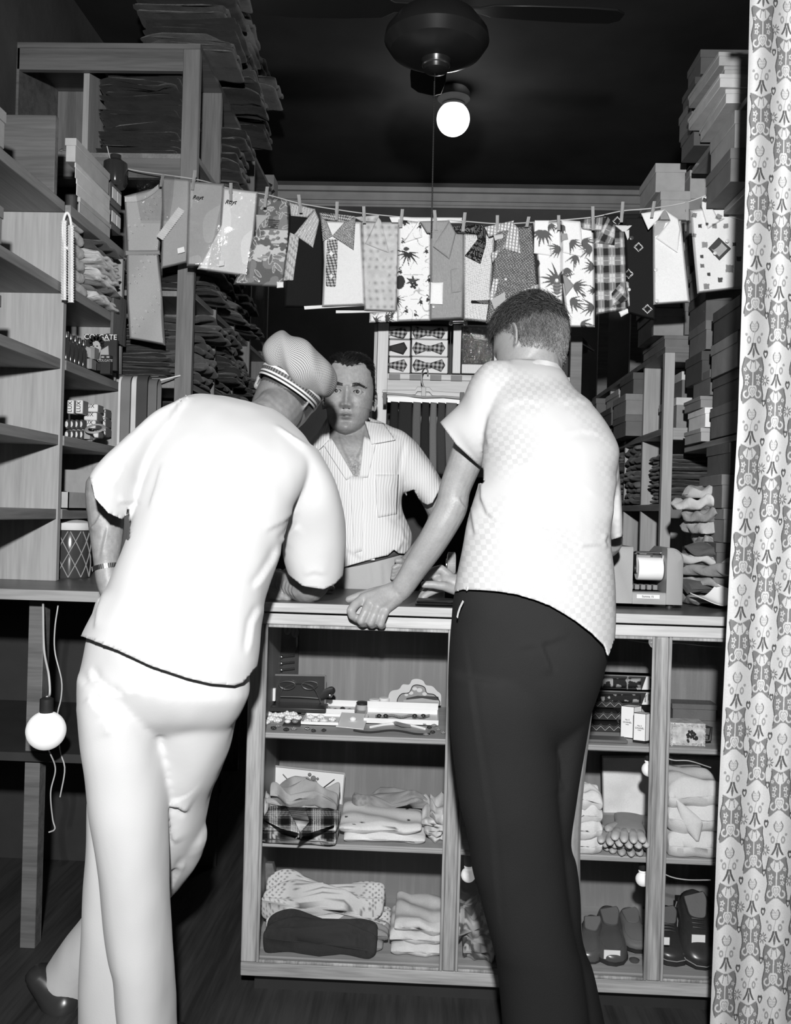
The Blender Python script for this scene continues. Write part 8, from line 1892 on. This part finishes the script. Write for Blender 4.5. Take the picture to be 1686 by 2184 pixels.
# third compartment
lo, hi = pxbox(1432, 1504, 1530, 1541, on(1480, 1560, z1)[1]+.14, .10); lo[2] = z1; carton('long_box', 'long dark box at the back of the shelf by the curtain', 'box', lo, hi, M_card[4])
Yc_ = on(1470, 1592, z1)[1]; t = thing('trinket_box', 'jewelled trinket box with mother-of-pearl front and a flower motif, by the curtain', 'trinket box', on(1472, 1592, z1))
lo, hi = pxbox(1428, 1544, 1505, 1590, Yc_, .06); lo[2] = z1; MB().box(lo, hi).build('body', mat('shell_inlay', .50, .25, .5, .35, 60), t, bevel=.003)
rng = np.random.default_rng(2); mb = MB()
for i in range(150):
    e_ = rng.integers(0, 4); u = rng.uniform(); x = lo[0]+(hi[0]-lo[0])*(u if e_ < 2 else (.03+.02*rng.uniform() if e_ == 2 else .95+.03*rng.uniform())); zz = lo[2]+(hi[2]-lo[2])*((.06+.08*rng.uniform() if e_ == 0 else .86+.10*rng.uniform()) if e_ < 2 else u)
    mb.ball((x, lo[1]-.001, zz), .0022, 6, 5)
mb.build('beaded_border', mat('paste_stones', .45, .15, .6, .4, 200), t); mb = MB()
for i in range(26): a = rng.uniform(0, 6.28); r = rng.uniform(0, 1)**.5; mb.ball((lo[0]+(hi[0]-lo[0])*(.60+.17*r*math.cos(a)), lo[1]-.001, lo[2]+(hi[2]-lo[2])*(.42+.26*r*math.sin(a))), .0036, 7, 5)
mb.build('flower_motif', JET, t)
MB().tube([(hi[0]+.004, lo[1]+.02, lo[2]+.012), (hi[0]+.018, lo[1]+.02, lo[2]+.014), (hi[0]+.02, lo[1]+.02, hi[2]-.014), (hi[0]+.004, lo[1]+.02, hi[2]-.012)], .004, 8).build('handle', M_dk, t)
cloth('white_sheet', 'white folded sheet with a sharp turned corner, on the shelf by the curtain', 'sheet', 1420, 1540, 1832, z2, .22, .20, 51, lambda x, y: .68+.05*(vnoise2(x, y, .05, 4)-.5), 3, .25)
ws = [o for o in COL.objects if o.name.startswith('white_sheet')][-1]
patch('turned_corner', [(1440, 1705), (1455, 1760), (1484, 1795)], [(1446, 1706), (1500, 1752), (1490, 1795)], on(1470, 1832, z2)[1]-.002, lambda x, y: np.full(x.shape, .52), ws, .008)
o = patch('white_shirt', [(1428, 1612), (1428, 1720)], [(1540, 1616), (1540, 1720)], bk-.04, lambda x, y: .52+.08*(vnoise2(x, y, .08, 5)-.5), None, .03, wav=.012); tag(o, 'white shirt hung at the back above the folded sheet by the curtain', 'shirt')
# shoes on the bottom shelf, right
def lowshoe(name, label, heel_px, toe_px, Yh, Yt, w, m, tagpx=None, stitch=False, h=.075, up=(0, -.35, 1), cat='shoe'):
    he, to = P(*heel_px, Yh), P(*toe_px, Yt); d = to-he; L = np.linalg.norm(d); d = d/L; u_ = np.array(up, float); u_ -= d*(u_@d); u_ /= np.linalg.norm(u_); s_ = np.cross(d, u_)
    t = thing(name, label, cat, (he+to)/2); R = []
    for q, ww, hh in ((0, .35, .9), (.04, .70, 1.0), (.14, .82, .98), (.28, .80, .86), (.42, .84, .78), (.56, .95, .72), (.72, 1.0, .60), (.86, .92, .48), (.95, .66, .36), (1, .2, .2)):
        R.append([he+d*L*q+s_*w/2*ww*np.sign(math.cos(a))*abs(math.cos(a))**.8+u_*(h*hh*max(0, math.sin(a))**.75) for a in np.linspace(0, 2*math.pi, 30, endpoint=False)])
    MB().rings(R).build('upper', m, t, smooth=60)
    op = [he+d*L*q+s_*w/2*ww+u_*(h*hh+.001) for q, ww, hh in ((.06, .3, 1.0), (.16, .52, .97), (.30, .46, .88), (.42, .30, .80))]; op += [he+d*L*q-s_*w/2*ww+u_*(h*hh+.001) for q, ww, hh in ((.42, .30, .80), (.30, .46, .88), (.16, .52, .97), (.06, .3, 1.0))]
    cl = np.array(op+op[:1]); sm_ = crom(np.vstack([cl[-3:-1], cl, cl[1:3]]), 80)[20:-22]; ce = sm_.mean(0); sm_ = ce+(sm_-ce)*1.12; MB().tube(np.vstack([sm_, sm_[:1]]), .0022, 6, cap=False).build('topline', m, t)
    MB().prism(sm_, u_*.0015).build('lining', mat('insole', .14, .7), t)
    pl_ = [(0, .35), (.03, .72), (.15, .88), (.35, .84), (.60, 1.02), (.80, 1.04), (.94, .74), (1.01, .25)]
    MB().prism([he+d*L*q+s_*w/2*ww for q, ww in pl_]+[he+d*L*q-s_*w/2*ww for q, ww in reversed(pl_)], -u_*.010).build('sole', M_dk, t)
    if stitch: MB().tube([he+d*L*q+s_*sg*w/2*ww+u_*.004 for sg, seq in ((1, pl_[1:]), (-1, list(reversed(pl_[1:])))) for q, ww in seq], .0013, 5).build('welt_stitching', M_card[2], t)
    if stitch:
        for q_ in (.46, .52, .58): MB().tube([he+d*L*q_+s_*w*.16+u_*(h*.78-.1*h*(q_-.46)*6), he+d*L*(q_+.012)+u_*(h*.80-.1*h*(q_-.46)*6+.002), he+d*L*q_-s_*w*.16+u_*(h*.78-.1*h*(q_-.46)*6)], .0022, 6).build('lace', M_dk, t)
    else:
        ap = [he+d*L*q_+s_*w/2*ww_*sg_+u_*h*hh_ for sg_, q_, ww_, hh_ in ((1, .46, .62, .60), (1, .62, .70, .50), (1, .78, .60, .44), (1, .88, .30, .42), (-1, .88, .30, .42), (-1, .78, .60, .44), (-1, .62, .70, .50), (-1, .46, .62, .60))]; MB().tube(crom(np.array(ap), 40), .0022, 6).build('apron_seam', m, t)
    if tagpx:
        x0, y0, x1, y1, Yt_ = tagpx; MB().box(P(x0, y1, Yt_), P(x1, y0, Yt_+.002)).build('price_tag', M_white, t)
    return t
M_brn = mat('brown_calf', .075, .28, .5, .2, 10); M_tan = mat('tan_suede', .13, .6, .3, .12, 12)
lowshoe('slipper', 'dark leather slip-on shoe with a white tag, between the dark trousers and the post', (1294, 1962), (1305, 2052), 2.66, 2.47, .088, M_brn, (1287, 2027, 1322, 2045, 2.475), h=.05, up=(0, -.55, 1))
MB_o = lowshoe('slipper', 'grey suede slipper lying sideways against the dark slip-on shoe', (1338, 1955), (1362, 2025), 2.68, 2.54, .075, M_tan, None, h=.035, up=(0, -.5, 1))
lowshoe('sandal', 'woven dark sandal half hidden by the dark trousers', (1262, 1985), (1247, 2050), 2.60, 2.48, .075, M_brn, None, h=.055, cat='sandal')
tag(MB().lathe([(.001, 0), (.012, .001), (.014, .006), (.006, .010), (.001, .011)], on(1352, 2051, z3), 16).build('shoe_button', M_brn), 'small dark oval disc on the bottom shelf below the grey slipper', 'button')
lowshoe('black_shoe', 'low black shoe with pale welt stitching and a tag, beside the right post', (1412, 1968), (1432, 2052), 2.66, 2.48, .10, M_shoe, (1412, 1999, 1427, 2015, 2.47), True, h=.06, up=(0, -.5, 1))
lowshoe('black_shoe', 'tall propped black shoe with a white tag, next to the curtain', (1470, 1925), (1495, 2062), 2.66, 2.47, .105, M_shoe, (1474, 1994, 1503, 2017, 2.50), True, h=.06, up=(0, -.75, .8))
MB().box((P(1445, 1960, 2.70)[0], 2.66, z3), (P(1515, 1960, 2.70)[0], 2.74, z3+.09)).build('shoe_stand', M_dk, [o for o in COL.objects if o.get('label', '').startswith('tall propped')][0])
